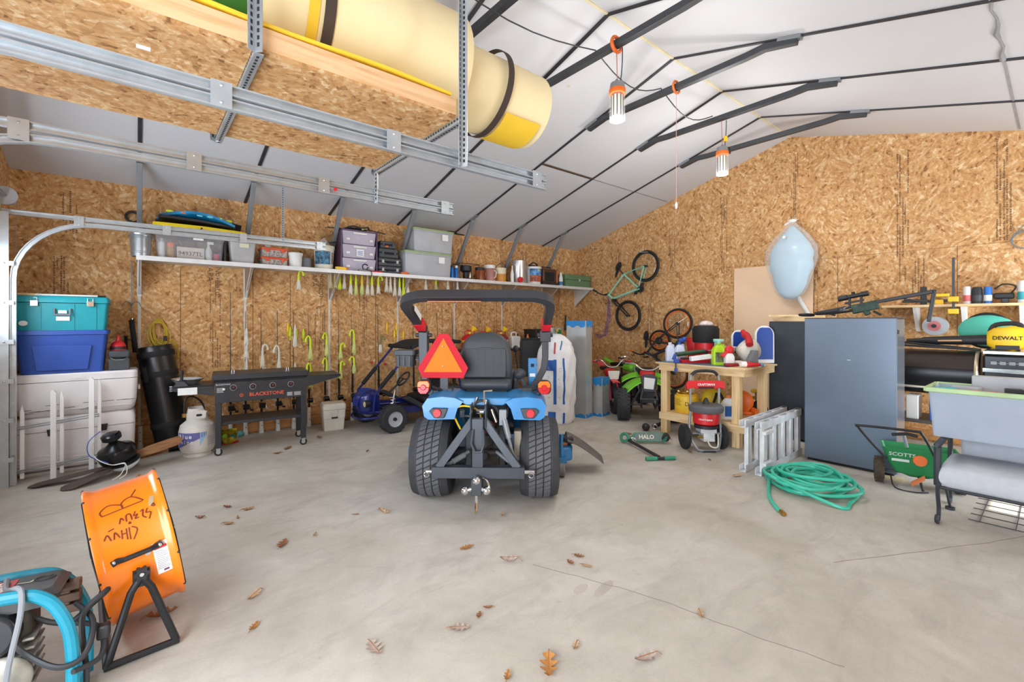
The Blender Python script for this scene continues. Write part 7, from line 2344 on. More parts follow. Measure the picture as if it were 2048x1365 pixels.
ob('yellow_tag', M().sph((-0.02, 0.0, 0.55), (0.05, 0.04, 0.03)), YEL, t)
ob('yellow_bar', M().bx(-0.05, 0.0, 0.0, 0.18, 0.44, 0.48), YEL, t)
# ================================================================ pressure washer
t = thing('pressure_washer', 'red and grey upright pressure washer on two wheels before the bench', 'pressure washer', (5.07, 2.63, 0), TILT)
g = M(); g.tube(spline([(-0.165, 0.02, 0.45), (-0.165, 0.02, 0.78), (-0.15, 0.02, 0.86), (-0.09, 0.02, 0.905), (0.09, 0.02, 0.905), (0.15, 0.02, 0.86), (0.165, 0.02, 0.78), (0.165, 0.02, 0.45)], 5), 0.014, 8)
ob('handle_frame', g, STEEL, t)
ob('hand_grip', M().tube(spline([(-0.15, 0.02, 0.86), (-0.09, 0.02, 0.905), (0.09, 0.02, 0.905), (0.15, 0.02, 0.86)], 5), 0.018, 8), BLKP, t)
g = M(); g.tube(spline([(-0.165, 0.02, 0.45), (-0.18, 0.0, 0.20), (-0.13, -0.06, 0.05), (-0.08, -0.10, 0.018), (0.08, -0.10, 0.018), (0.13, -0.06, 0.05), (0.18, 0.0, 0.20), (0.165, 0.02, 0.45)], 5), 0.015, 8); g.cyl((-0.18, 0.03, 0.19), (0.18, 0.03, 0.19), 0.012).bx(-0.16, 0.16, -0.04, 0.06, 0.19, 0.205)
ob('base_frame', g, STEEL, t)
ob('foot_pad', M().bx(-0.07, 0.07, -0.12, -0.085, 0, 0.02), BLKP, t)
g = M(); g.prism([(-0.22, 0.02), (-0.19, 0.05), (0.19, 0.05), (0.22, 0.02), (0.22, -0.05), (0.15, -0.03), (0.1, -0.045), (-0.1, -0.045), (-0.15, -0.03), (-0.22, -0.05)], 0.05, (0, 0.0, 0.75))
pn = ob('red_panel', g, RED, t, bev=0.008)
g = M(); g.text('CRAFTSMAN', 0.035, (0, -0.027, 0.757), bold=0.02)
ob('lettering', g, WHT, pn, smooth=0)
ob('name_plate', M().bx(-0.09, 0.09, -0.029, -0.026, 0.712, 0.732), SLOT, pn)
g = M(); g.lathe([(0.08, 0.44), (0.18, 0.45), (0.19, 0.47), (0.19, 0.51), (0.17, 0.53), (0.06, 0.535)], 30, (0, -0.02, 0))
ob('motor_cover', g, mat('cover_grey', (92, 94, 98), 0.5), t)
ob('cap_knob', M().lathe([(0.04, 0.53), (0.03, 0.57), (0.015, 0.60), (0.01, 0.605)], 14, (0, -0.02, 0)), BLKP, t)
g = M(); g.lathe([(0.11, 0.30), (0.14, 0.32), (0.145, 0.42), (0.14, 0.44)], 28, (0, -0.02, 0))
rm = ob('red_motor', g, RED, t)
g = M(); wrap_text(g, 'CRAFTSMAN', 0.026, 0.1455, -2.45, 0.375)
ob('lettering', g, WHT, rm, loc=(0, -0.02, 0), smooth=0)
ob('black_band', M().lathe([(0.13, 0.265), (0.13, 0.30)], 24, (0, -0.02, 0)), BLKP, t)
g = M(); g.bx(-0.09, 0.09, -0.10, 0.05, 0.215, 0.265).bx(-0.06, 0.06, -0.11, 0.04, 0.12, 0.22)
for k in range(5):
    g.bx(-0.065, 0.065, -0.118, -0.11, 0.13 + k * 0.018, 0.138 + k * 0.018)
ob('pump', g, ALU, t, bev=0.006)
ob('brass_outlet', M().cyl((-0.06, -0.08, 0.17), (-0.13, -0.08, 0.17), 0.014), BRASS, t)
ob('white_hose', M().tube(spline([(-0.03, -0.12, 0.15), (0.0, -0.15, 0.08), (0.07, -0.15, 0.07), (0.10, -0.11, 0.13), (0.11, -0.08, 0.20)], 5), 0.008, 6), mat('hose_clear', (220, 214, 190), 0.4), t)
for sx in (-1, 1):
    g = M(); c = V(0.215 * sx, 0.06, 0.14)
    g.lathe([(0.08, -0.028), (0.13, -0.03), (0.14, -0.02), (0.14, 0.02), (0.13, 0.03), (0.08, 0.028)], 30, c, q := Matrix.Rotation(pi / 2, 3, 'Y'))
    w0 = ob('wheel', g, RUB, t)
    ob('hub', M().lathe([(0.01, -0.03), (0.08, -0.024), (0.08, 0.024), (0.01, 0.03)], 20, c, q), BLKP, w0)
# ball and scooter wheels on floor
t = thing('rubber_ball', 'black rubber ball lying on the floor beside the bench leg', 'ball', (5.33, 3.60, 0.0))
ob('ball', M().sph((0, 0, 0.052), 0.052, 20, 14), BLKP, t)
t = thing('folding_scooter', 'chrome and black folding scooter end lying beside the bench leg', 'scooter', (5.52, 3.53, 0.0), TILT)
ob('wheel', M().torus((-0.05, 0, 0.04), (0.4, 1, 0), 0.028, 0.011, 20, 8), CHROME, t)
ob('bracket', M().bar((-0.05, 0, 0.045), (0.12, 0.05, 0.10), 0.035, 0.04), BLKP, t)
ob('tube', M().cyl((0.0, -0.04, 0.03), (0.13, 0.02, 0.03), 0.02), CHROME, t)
# ================================================================ kick scooter
t = thing('kick_scooter', 'green and black kick scooter lying on its side on the concrete', 'scooter', (4.66, 3.33, 0), radians(-41))
SG = mat('scooter_green', (48, 138, 108), 0.4)
g = M(); g.prism([(p[0], p[1]) for p in rrect(0.42, 0.115, 0.05)], 0.02, (0.20, 0, 0.075), (1, 0, 0), (0, 0.35, 0.94))
dk = ob('deck', g, SG, t, bev=0.004)
g = M(); g.prism([(p[0], p[1]) for p in rrect(0.34, 0.10, 0.03)], 0.004, (0.19, -0.012, 0.08), (1, 0, 0), (0, 0.35, 0.94))
ob('grip_tape', g, mat('grip_tape', (112, 130, 124), 0.9), dk)
g = M(); g.text('HALO', 0.068, (0.16, -0.016, 0.081), (1, 0, 0), (0, 0.35, 0.94), 0.001, 0.03)
g.text('II', 0.02, (0.16, -0.002, 0.118), (1, 0, 0), (0, 0.35, 0.94), 0.001, 0.02)
ob('lettering', g, mat('letter_cream', (226, 222, 206), 0.6), dk, smooth=0)
g = M(); g.torus((0.40, 0.03, 0.07), (0, 0.94, -0.35), 0.04, 0.016, 22, 8)
ob('rear_wheel', g, BLKP, t)
ob('rear_brake', M().grid(lambda u, v: (0.34 + 0.11 * u, -0.05 + 0.05 * v, 0.06 + 0.05 * sin(pi * u) + 0.02 * v), 6, 4, 0.01), BLKP, t)
g = M(); g.torus((-0.10, 0.0, 0.07), (0.5, 0.8, -0.2), 0.045, 0.018, 22, 8)
ob('front_wheel', g, SG, t)
ob('folding_joint', M().box((-0.01, -0.03, 0.06), (0.07, 0.05, 0.06), (0, 0, 0.5)).cyl((-0.05, 0, 0.06), (0.03, -0.05, 0.05), 0.02), CHROME, t, bev=0.006)
ob('stem', M().cyl((-0.06, -0.02, 0.045), (0.12, -0.66, 0.03), 0.018), BLKP, t)
ob('handlebar', M().cyl((-0.03, -0.70, 0.022), (0.29, -0.66, 0.022), 0.016), BLKP, t)
for a, b in (((-0.03, -0.70, 0.022), (0.09, -0.685, 0.022)), ((0.17, -0.675, 0.022), (0.29, -0.66, 0.022))):
    ob('grip', M().cyl(a, b, 0.0205), SG, t)
# ================================================================ folded aluminium ladder lying on its side
t = thing('ladder', 'folded aluminium ladder standing on its long edge beside the tall cabinet', 'ladder', (4.60, 1.93, 0), radians(1))
for k, y in enumerate((-0.07, 0.075)):
    for z in (0.002, 0.44):
        g = M(); g.bx(0.0, 1.12, y - 0.03, y - 0.024, z, z + 0.07).bx(0, 1.12, y + 0.024, y + 0.03, z, z + 0.07).bx(0, 1.12, y - 0.024, y + 0.024, z if z > 0.1 else z, z + 0.006)
        ob('rail', g, ALU, t, bev=0.002)
    for i in range(5):
        x = 0.08 + i * 0.235
        ob('rung', M().bx(x, x + 0.085, y - 0.022, y + 0.022, 0.01, 0.50), ALU, t, bev=0.008)
    ob('end_cap', M().bx(1.10, 1.15, y - 0.035, y + 0.035, 0.43, 0.52), BLKP, t, bev=0.01)
for x in (0.0, 0.1):
    ob('hinge_plate', M().bx(x, x + 0.09, -0.14, -0.10, 0.40, 0.43), ALU, t, bev=0.003)
    ob('hinge_plate', M().bx(x, x + 0.09, -0.14, -0.10, 0.10, 0.13), ALU, t, bev=0.003)
# ================================================================ cabinets
CAB = mat('cabinet_slate', (104, 116, 132), 0.3, 0.35, 0.08, 2)
t = thing('tall_cabinet', 'tall slate grey steel cabinet with glossy narrow side', 'cabinet', (5.55, 1.0, 0))
ob('body', M().bx(0.03, 0.46, 0.02, 0.76, 0.03, 1.51), mat('cabinet_side', (150, 156, 164), 0.25, 0.7, 0.1), t, bev=0.006)
ob('door', M().bx(0.0, 0.028, 0.0, 0.77, 0.03, 1.515), CAB, t, bev=0.004)
ob('top_plate', M().bx(0.0, 0.46, 0.0, 0.77, 1.516, 1.522), CHAR, t)
ob('plinth', M().bx(0.03, 0.44, 0.03, 0.75, 0.0, 0.03), BLKM, t)
ob('latch', M().bx(0.10, 0.14, 0.005, 0.019, 1.36, 1.40), BLKP, t, bev=0.003)
ob('scratch', M().bx(-0.0006, 0.0, 0.36, 0.39, 1.09, 1.094), WHT, t)
t = thing('tall_cabinet', 'black cabinet standing behind the folded ladder, beside the bench', 'cabinet', (6.30, 1.80, 0))
ob('body', M().bx(0.03, 0.55, 0.0, 0.62, 0.03, 1.485), BLK, t, bev=0.006)
ob('door', M().bx(0.0, 0.028, 0.005, 0.615, 0.03, 1.48), mat('cabinet_black', (40, 46, 54), 0.4, 0.1, 0.08), t, bev=0.004)
ob('plinth', M().bx(0.03, 0.53, 0.02, 0.6, 0, 0.03), BLKM, t)
for k in range(4):
    single('wood_strip', M().box((6.40, 2.10 + 0.012 * k, 1.4965 + 0.0207 * k), (0.03, 0.60, 0.02), (0, 0, 0.05 * k - 0.1 + (0.25 if k == 3 else 0))), PINEY, 'thin pine strip lying on the black cabinet, %s' % ('lowest and straightest', 'lower of the skewed ones', 'upper of the stack', 'topmost and most skewed')[k], 'wood strip', 'pine strips on the black cabinet')
# ================================================================ gable wall: plywood, pillow, shelf
single('plywood_sheet', M().box((7.51, 2.85, 1.18), (0.014, 1.12, 2.33), (0, 0.015, 0)), mat('plywood', (236, 202, 168), 0.65, 0, 0.08, 1.6), 'pale plywood sheet leaning on the gable wall behind the bench', 'plywood')
t = thing('bagged_pillow', 'light blue pillow in a clear plastic bag hanging on the gable wall', 'pillow', (7.34, 2.5, 0))


def drop(u, v, k=1.0):
    a = 2 * pi * u
    z = v
    r_ = (sin(pi * min(1, (1 - z) * 0.98 + 0.02)) ** 0.75) * (0.22 + 0.09 * sin(pi * z) + 0.06 * (0.6 - z))
    r_ = max(r_, 0.012)
    return r_ * cos(a) * k, r_ * sin(a) * k, z


PIL = mat('pillow_blue', (176, 208, 226), 0.75, 0, 0.05, 5)
g = M()
rings = []
for i in range(29):
    v = i / 28
    ring = []
    for j in range(40):
        a = 2 * pi * j / 40
        prof = [(0, 0.06), (0.06, 0.15), (0.2, 0.21), (0.45, 0.285), (0.62, 0.29), (0.75, 0.235), (0.87, 0.14), (0.95, 0.07), (1.0, 0.025)]
        r_ = 0.03
        for (p0, r0), (p1, r1) in zip(prof, prof[1:]):
            if p0 <= v <= p1:
                r_ = r0 + (r1 - r0) * (v - p0) / (p1 - p0)
        wr = 1 + 0.035 * sin(26 * v + 3 * sin(a)) * (1 if v < 0.55 else 0.3) + 0.05 * sin(3 * a + 5 * v) * max(0, v - 0.4)
        ring.append(V(0.42 * r_ * cos(a) * wr, r_ * sin(a) * wr - 0.03 * v + 0.03, 1.82 + 1.05 * v))
    rings.append(ring)
g.rings(rings)
ob('pillow', g, PIL, t, smooth=70)
g = M()
rings = []
for i in range(21):
    v = i / 20
    ring = []
    for j in range(40):
        a = 2 * pi * j / 40
        prof = [(0, 0.07), (0.08, 0.19), (0.3, 0.27), (0.5, 0.34), (0.66, 0.335), (0.8, 0.24), (0.92, 0.11), (1.0, 0.03)]
        r_ = 0.03
        for (p0, r0), (p1, r1) in zip(prof, prof[1:]):
            if p0 <= v <= p1:
                r_ = r0 + (r1 - r0) * (v - p0) / (p1 - p0)
        ring.append(V(0.43 * r_ * cos(a), r_ * sin(a) * (1 + 0.05 * sin(7 * a + 3 * v)) - 0.03 * v + 0.03, 1.80 + 1.14 * v))
    rings.append(ring)
g.rings(rings)
ob('clear_bag', g, mat('bag_clear', (240, 238, 236), 0.2, 0.0, 0.02, alpha=0.24), t, smooth=70)
g = M(); g.sph((0.0, 0.0, 2.945), (0.035, 0.06, 0.03), 12, 8); g.tube([(0.0, 0.03, 2.93), (0.0, 0.10, 2.90)], 0.014, 6); g.tube([(0.02, 0, 2.95), (0.21, -0.02, 3.0)], 0.006, 6)
ob('tied_top', g, mat('bag_knot', (238, 232, 226), 0.4), t)
ob('plug', M().cyl((-0.11, 0.06, 2.70), (-0.14, 0.06, 2.70), 0.02), WHT, t)
single('white_pipe', M().cyl((7.475, 2.47, 1.84), (7.475, 2.22, 1.38), 0.032, n=16), PVC, 'short white pipe slanting down from the bagged pillow', 'pipe')
t = thing('gable_shelf', 'narrow wooden shelf on white brackets on the gable wall', 'shelf', (0, 0, 0))
ob('shelf_board', M().bx(7.27, XG, -0.9, 1.46, 1.655, 1.685), PINEY, t, bev=0.002)
for y in (1.15, 0.73, 0.28, -0.4):
    g = M(); g.prism([(7.30, 1.655), (XG, 1.655), (XG, 1.36), (XG - 0.04, 1.36)], 0.035, (0, y, 0), (1, 0, 0), (0, 0, 1))
    ob('bracket', g, WHTP, t)
GZ = 1.6855
t = thing('bar_clamp', 'yellow bar clamp gripping the gable shelf', 'clamp', (7.25, 0.80, 1.50))
ob('bar', M().bx(-0.012, -0.004, -0.012, 0.012, 0.06, 0.72), STEELD, t)
for z in (0.10, 0.24):
    ob('jaw', M().box((-0.02, 0.0, z), (0.05, 0.09, 0.06)), YEL, t, bev=0.008)
ob('handle', M().box((-0.02, 0.09, 0.29), (0.04, 0.12, 0.035)), YEL, t, bev=0.01)
t = thing('yellow_clamp', 'small yellow clamp hanging under the gable shelf bracket', 'clamp', (7.28, 0.27, 1.30))
ob('jaw', M().box((0, 0, 0.06), (0.04, 0.07, 0.14), (0.2, 0, 0)), YEL, t, bev=0.012)
ob('grip', M().box((0.0, 0.03, -0.02), (0.03, 0.04, 0.1), (0.2, 0, 0)), BLKP, t, bev=0.01)
t = thing('quick_clamp', 'black bar clamp lying on the gable shelf by the yellow clamp', 'clamp', (7.40, 1.08, GZ))
ob('bar', M().bx(-0.01, 0.01, -0.22, 0.2, 0.03, 0.06), BLKP, t)
ob('jaw', M().box((0, 0.0, 0.11), (0.03, 0.06, 0.22)), BLKP, t, bev=0.006)
ob('trigger', M().box((0, -0.14, 0.03), (0.03, 0.08, 0.06)), YEL, t, bev=0.008)
for lab, y, r_, h, c1, c2 in (('pink and white spray can on the gable shelf', 0.70, 0.035, 0.20, WHT, mat('can_pink', (220, 110, 110), 0.4)), ('black canister with white lid on the gable shelf', 0.62, 0.045, 0.19, BLKP, CHAR), ('blue and white can on the gable shelf', 0.535, 0.033, 0.19, mat('can_blue2', (40, 110, 190), 0.4), WHT), ('teal banded white can on the gable shelf', 0.27, 0.042, 0.24, WHT, mat('can_tealband', (60, 170, 180), 0.4))):
    t = thing('canister', lab, 'can', (7.38, y, GZ))
    ob('body', M().lathe([(r_, 0), (r_, h * 0.85), (r_ * 0.8, h)], 20), c1, t)
    ob('band', M().lathe([(r_ + 0.001, h * 0.15), (r_ + 0.0015, h * 0.5)], 20, caps=False), c2, t)
t = thing('drill', 'black power tool lying on the gable shelf between the cans', 'power tool', (7.40, 0.415, GZ))
ob('motor', M().box((0, 0.0, 0.08), (0.07, 0.16, 0.07)), BLKP, t, bev=0.02)
ob('handle', M().box((0, -0.01, 0.03), (0.05, 0.06, 0.06)), CHAR, t, bev=0.012)
ob('cord', M().tube(spline([(0, -0.05, 0.1), (-0.03, -0.09, 0.18), (-0.02, 0.0, 0.21), (0.0, 0.07, 0.16)], 5), 0.008, 6), BLKP, t)
t = thing('circular_saw', 'red and black power saw at the end of the gable shelf', 'power tool', (7.40, 0.05, GZ))
ob('body', M().sph((0, 0.0, 0.11), (0.05, 0.09, 0.075), 16, 10), RED, t)
ob('handle', M().tube(spline([(0, -0.03, 0.13), (0, -0.14, 0.17), (0, -0.22, 0.20)], 4), 0.028, 8), BLKP, t)
ob('shoe', M().bx(-0.05, 0.05, -0.12, 0.16, 0, 0.04), CHAR, t, bev=0.01)
t = thing('wire_spool', 'grey wire spool with red centre hanging under the gable shelf', 'spool', (7.40, 0.97, 1.43))
g = M(); q = Matrix.Rotation(-pi / 2, 3, 'Y')
g.lathe([(0.02, 0.1), (0.11, 0.1), (0.11, 0.085), (0.06, 0.08), (0.06, -0.06), (0.11, -0.07), (0.11, -0.085), (0.02, -0.085)], 28, (0, 0, 0), q)
ob('drum', g, LGREY, t)
ob('red_hub', M().cyl((-0.10, 0, 0), (-0.104, 0, 0), 0.06, n=22), mat('hub_pink', (206, 120, 120), 0.5), t)
ob('axle', M().cyl((-0.15, 0, 0), (0.155, 0, 0), 0.022, n=14), BLKP, t)
t = thing('cable_coil', 'thin grey cable coil hanging on the gable wall above the shelf', 'cable', (7.53, 0.27, 2.38))
for k in range(2):
    ob('loop', M().torus((0, 0, 0.01 * k), (1, 0, 0.1), 0.09 + 0.008 * k, 0.006, 28, 6, 1.0), GREY, t, loc=(0, 0, 0))
ob('nail', M().cyl((0.03, 0.0, 0.16), (-0.03, 0.0, 0.16), 0.005, n=6), STEEL, t)
ob('hanger_cord', M().tube([(0, 0.06, 0.07), (-0.01, 0.03, 0.13), (-0.012, 0, 0.165)], 0.005, 6), GREY, t)
# ================================================================ crossbow on the cabinet
t = thing('crossbow', 'black crossbow with scope and camouflage grip lying on the tall cabinet', 'crossbow', (5.68, 1.40, 1.548))
ax = V(0.0, -1.0, 0.20).normalized()


def cb(s_, u, dx=0.0):
    return V(dx, 0, 0) + ax * s_ + V(0, 0, u)


g = M(); g.bar(cb(-0.32, 0.085), cb(0.30, 0.085), 0.035, 0.03)
ob('rail', g, BLK, t, bev=0.004)
g = M(); g.bar(cb(0.28, 0.085), cb(0.66, 0.085), 0.03, 0.035).bar(cb(0.44, 0.06), cb(0.62, 0.0), 0.02, 0.02).bar(cb(0.66, 0.10), cb(0.62, -0.19), 0.03, 0.03)
ob('stock', g, BLK, t, bev=0.006)
ob('camo_grip', M().bar(cb(0.02, 0.05), cb(0.24, 0.06), 0.05, 0.09).bar(cb(0.12, 0.05), cb(0.16, -0.03), 0.04, 0.05), mat('camo_green', (52, 78, 66), 0.6, 0, 0.6, 22), t, bev=0.01)
g = M(); g.cyl(cb(-0.09, 0.19), cb(0.15, 0.19), 0.022).cyl(cb(-0.10, 0.19), cb(-0.02, 0.19), 0.029).cyl(cb(0.10, 0.19), cb(0.16, 0.19), 0.027).cyl(cb(0.03, 0.19), cb(0.03, 0.235), 0.016)
ob('scope', g, BLK, t)
ob('scope_mount', M().bar(cb(-0.04, 0.13), cb(0.12, 0.13), 0.03, 0.02).bar(cb(0.0, 0.10), cb(0.0, 0.18), 0.02, 0.02).bar(cb(0.1, 0.10), cb(0.1, 0.18), 0.02, 0.02), BLKP, t)
for s_ in (-1, 1):
    ob('limb', M().tube(spline([cb(-0.30, 0.075), cb(-0.26, 0.07, 0.12 * s_), cb(-0.12, 0.06, 0.19 * s_), cb(-0.02, 0.055, 0.20 * s_)], 4), 0.014, 6), BLKP, t)
    ob('cam_wheel', M().cyl(cb(-0.02, 0.045, 0.20 * s_), cb(-0.02, 0.07, 0.20 * s_), 0.035), STEELD, t)
g = M(); g.torus(cb(-0.40, 0.085), (0.1, 0, 1), 0.065, 0.013, 22, 6)
ob('foot_stirrup', g, BLKP, t)
ob('bow_string', M().tube([cb(-0.02, 0.06, -0.2), cb(0.0, 0.10, 0), cb(-0.02, 0.06, 0.2)], 0.004, 5), LGREY, t)
ob('bipod', M().bar(cb(-0.2, 0.06), V(-0.03, 0.12, 0.0), 0.015, 0.015).bar(cb(0.2, 0.0), V(0.03, -0.25, 0.0), 0.02, 0.02), BLKP, t)
# ================================================================ smoker grill
t = thing('smoker_grill', 'black barrel smoker grill behind the tall cabinet on a leg frame', 'grill', (6.62, 0.0, 0))
SMK = mat('smoker_black', (34, 34, 38), 0.3, 0.2, 0.12)
q = Matrix.Rotation(-pi / 2, 3, 'X')
g = M(); g.cyl((0, 0.52, 0.94), (0, 1.30, 0.94), 0.235, n=40)
br = ob('barrel', g, SMK, t, bev=0.012)
g = M()
n = 20
vs, fs = [], []
for i in range(n + 1):
    a = radians(15) + radians(150) * i / n
    for y in (0.56, 1.28):
        vs.append((-0.24 * cos(a) * 1.0, y, 0.94 + 0.243 * sin(a)))
for i in range(n):
    fs.append((2 * i, 2 * i + 1, 2 * i + 3, 2 * i + 2))
g.add(vs, fs)
ob('lid', g, mat('lid_brown', (66, 56, 50), 0.3, 0.3, 0.1), t, smooth=60)
ob('end_band', M().tube(arc((0, 0.545, 0.94), 0.243, radians(0), radians(360), 36, (1, 0, 0), (0, 0, 1)), 0.016, 6), mat('band_cream', (206, 190, 160), 0.4, 0.3), t)
g = M(); g.bx(-0.24, 0.16, 0.10, 0.50, 0.70, 1.16)
ob('hopper', g, SMK, t, bev=0.02)
g = M(); g.bx(-0.27, 0.18, 0.06, 0.50, 1.165, 1.20)
ob('hopper_lid', g, CHROME, t, bev=0.008)
g = M()
for k in range(6):
    g.bx(-0.29, -0.28, 0.10 + k * 0.06, 0.14 + k * 0.06, 1.07, 1.10)
g.bx(-0.287, -0.283, 0.1, 0.44, 1.082, 1.088)
ob('front_grate', g, STEEL, t)
ob('chrome_strip', M().bx(-0.26, -0.245, 0.06, 0.5, 0.99, 1.03), CHROME, t, bev=0.004)
ob('control_box', M().bx(-0.26, -0.242, 0.12, 0.42, 0.80, 0.95), CHAR, t, bev=0.006)
ob('display', M().bx(-0.264, -0.259, 0.24, 0.40, 0.83, 0.92), LGREY, t)
ob('front_rail', M().cyl((-0.28, 0.45, 0.80), (-0.30, 1.28, 0.80), 0.012), mat('rail_cream', (214, 206, 188), 0.3, 0.5), t)
ob('shelf_plate', M().bx(-0.3, 0.25, 0.12, 1.30, 0.42, 0.45), mat('shelf_brown', (84, 74, 66), 0.5), t)
for y in (0.2, 1.24):
    for x in (-0.22, 0.2):
        ob('leg', M().bx(x - 0.02, x + 0.02, y - 0.02, y + 0.02, 0, 0.78), SMK, t)
for k, (lab, y, w_, h, mt_) in enumerate((('white box on the low shelf of the smoker', 1.02, 0.10, 0.25, WHT), ('blue edged box on the low shelf of the smoker', 0.86, 0.05, 0.25, BLUE), ('grey pail on the low shelf of the smoker', 0.70, 0.10, 0.2, GREY))):
    single('shelf_box', M().bx(6.36, 6.36 + 0.2, y - w_ / 2, y + w_ / 2, 0.4505, 0.4505 + h), mt_, lab, 'box', bev=0.006)
# blower, poles, teal bag on the smoker
t = thing('leaf_blower', 'yellow and black leaf blower lying on the smoker grill', 'leaf blower', (6.58, 0.38, 1.30), 0)
g = M(); rings = []
for y, w_, z0, z1 in ((0.10, 0.12, -0.06, 0.08), (0.05, 0.17, -0.09, 0.12), (-0.08, 0.18, -0.10, 0.14), (-0.15, 0.14, -0.08, 0.12)):
    rings.append([V(p[0], y, (z0 + z1) / 2 + p[1]) for p in rrect(w_, z1 - z0, 0.04)])
g.rings(rings)
by = ob('motor_body', g, YEL, t, smooth=50)
g = M(); g.text('DEWALT', 0.05, (-0.0905, -0.04, 0.02), (0, -1, 0), (0, 0, 1), 0.001, 0.02)
ob('lettering', g, INK, by, smooth=0)
ob('top_handle', M().tube(spline([(0, 0.08, 0.08), (0, 0.04, 0.15), (0, -0.10, 0.16), (0, -0.15, 0.10)], 4), 0.022, 8), BLKP, t)
ob('battery', M().box((0, -0.20, 0.02), (0.10, 0.12, 0.12)), BLKP, t, bev=0.012)
ob('side_vent', M().bx(-0.096, -0.088, -0.12, 0.04, -0.09, -0.05), BLKP, t, bev=0.003)
ob('tube', M().lathe([(0.052, 0.0), (0.046, 0.28), (0.040, 0.50), (0.03, 0.52), (0.024, 0.64)], 22, (0, 0.08, 0.0), Matrix.Rotation(-pi / 2 - 0.05, 3, 'X')), BLKP, t)
ob('tube_stripe', M().bar((-0.047, 0.28, -0.012), (-0.042, 0.46, -0.02), 0.004, 0.015), mat('stripe_tan', (200, 150, 90), 0.4), t)
ob('rest_foot', M().bx(-0.05, 0.05, -0.12, 0.06, -0.0985, -0.06), BLKP, t)
t = thing('teal_cushion', 'teal fabric bag stuffed behind the leaf blower on the smoker', 'bag', (6.81, 0.50, 1.258))
ob('fabric', M().sph((0, 0, 0.13), (0.10, 0.22, 0.165), 20, 12), mat('bag_teal', (90, 200, 176), 0.7, 0, 0.12), t)
ob('black_trim', M().torus((0.0, 0, 0.13), (1, 0, 0), 0.17, 0.02, 28, 8), BLKM, t)
t = thing('pole_saw', 'two black poles lying on the smoker pointing at the cabinet', 'pole', (6.50, 0, 1.185))
for k in range(2):
    ob('pole', M().cyl((0.02 * k, 0.52, 0.014), (0.03 * k, 1.12, 0.04 + 0.03 * k), 0.012), BLKP, t)
ob('end_knob', M().sph((0.0, 1.12, 0.05), 0.03), BLKP, t)
# ================================================================ drop spreader
t = thing('seed_spreader', 'green drop spreader with orange dial and folded black handle', 'spreader', (5.37, 0.82, 0), radians(-75))
SPG = mat('spreader_green', (34, 128, 72), 0.4, 0, 0.1)
g = M()
outer = [(0.10, 0.15, 0.08), (0.14, 0.34, 0.14), (0.22, 0.42, 0.17), (0.33, 0.50, 0.27), (0.36, 0.52, 0.29)]
rings = [[V(p[0], p[1], z) for p in rrect(w_, d_, 0.03)] for z, w_, d_ in outer] + [[V(p[0], p[1], z) for p in rrect(w_ - 0.02, d_ - 0.02, 0.03)] for z, w_, d_ in reversed(outer)]
g.rings(rings, False, True)
hp = ob('hopper', g, SPG, t, smooth=45)
ob('dial', M().cyl((0.0, -0.115, 0.27), (0.0, -0.135, 0.27), 0.05, 0.045, 22), mat('dial_orange', (232, 108, 40), 0.45), t)
g = M(); g.text('SCOTTS', 0.05, (-0.12, -0.128, 0.305), (1, 0, 0), (0, -0.35, 0.94), 0.002, 0.02); g.bx(-0.19, -0.07, -0.112, -0.105, 0.24, 0.262)
ob('decal', g, mat('decal_pale', (200, 210, 200), 0.5), hp, smooth=0)
for sx in (-1, 1):
    c = V(0.27 * sx, 0.02, 0.115)
    q = Matrix.Rotation(pi / 2, 3, 'Y')
    g = M(); knobby(g, c, 0.112, 0.07, q, 16)
    w0 = ob('wheel', g, mat('wheel_dirty', (74, 62, 48), 0.8, 0, 0.45, 20), t)
    ob('wheel_hub', M().lathe([(0.01, -0.03), (0.06, -0.02), (0.06, 0.02), (0.01, 0.03)], 16, c, q), BLKP, w0)
ob('axle', M().cyl((-0.27, 0.02, 0.115), (0.27, 0.02, 0.115), 0.01), STEELD, t)
g = M(); g.tube(spline([(-0.23, -0.14, 0.26), (-0.34, -0.20, 0.40), (-0.43, -0.26, 0.53), (-0.42, -0.265, 0.55), (-0.05, -0.22, 0.54), (0.0, -0.21, 0.52), (0.06, -0.18, 0.40), (0.13, -0.14, 0.22)], 5), 0.011, 8)
ob('handle', g, BLKP, t)
ob('handle_grip', M().tube([(-0.20, -0.26, 0.50), (-0.10, -0.24, 0.515), (-0.03, -0.22, 0.50)], 0.014, 8), BLKP, t)
ob('control_rod', M().cyl((-0.08, -0.06, 0.36), (-0.10, -0.05, 0.46), 0.012), GREY, t)
g = M(); g.tube(spline([(-0.19, -0.03, 0.09), (-0.17, -0.14, 0.012), (-0.05, -0.19, 0.008), (0.05, -0.15, 0.012)], 5), 0.006, 6); g.tube([(0.0, -0.05, 0.11), (0.02, -0.12, 0.008)], 0.010, 6)
ob('kick_stand', g, BLKP, t)
ob('dry_leaf', M().grid(lambda u, v: (-0.06 + 0.09 * u, -0.11 - 0.04 * v, 0.06 + 0.07 * u + 0.02 * sin(4 * v)), 4, 3, 0.003), mat('leaf_orange', (200, 110, 60), 0.7), t)
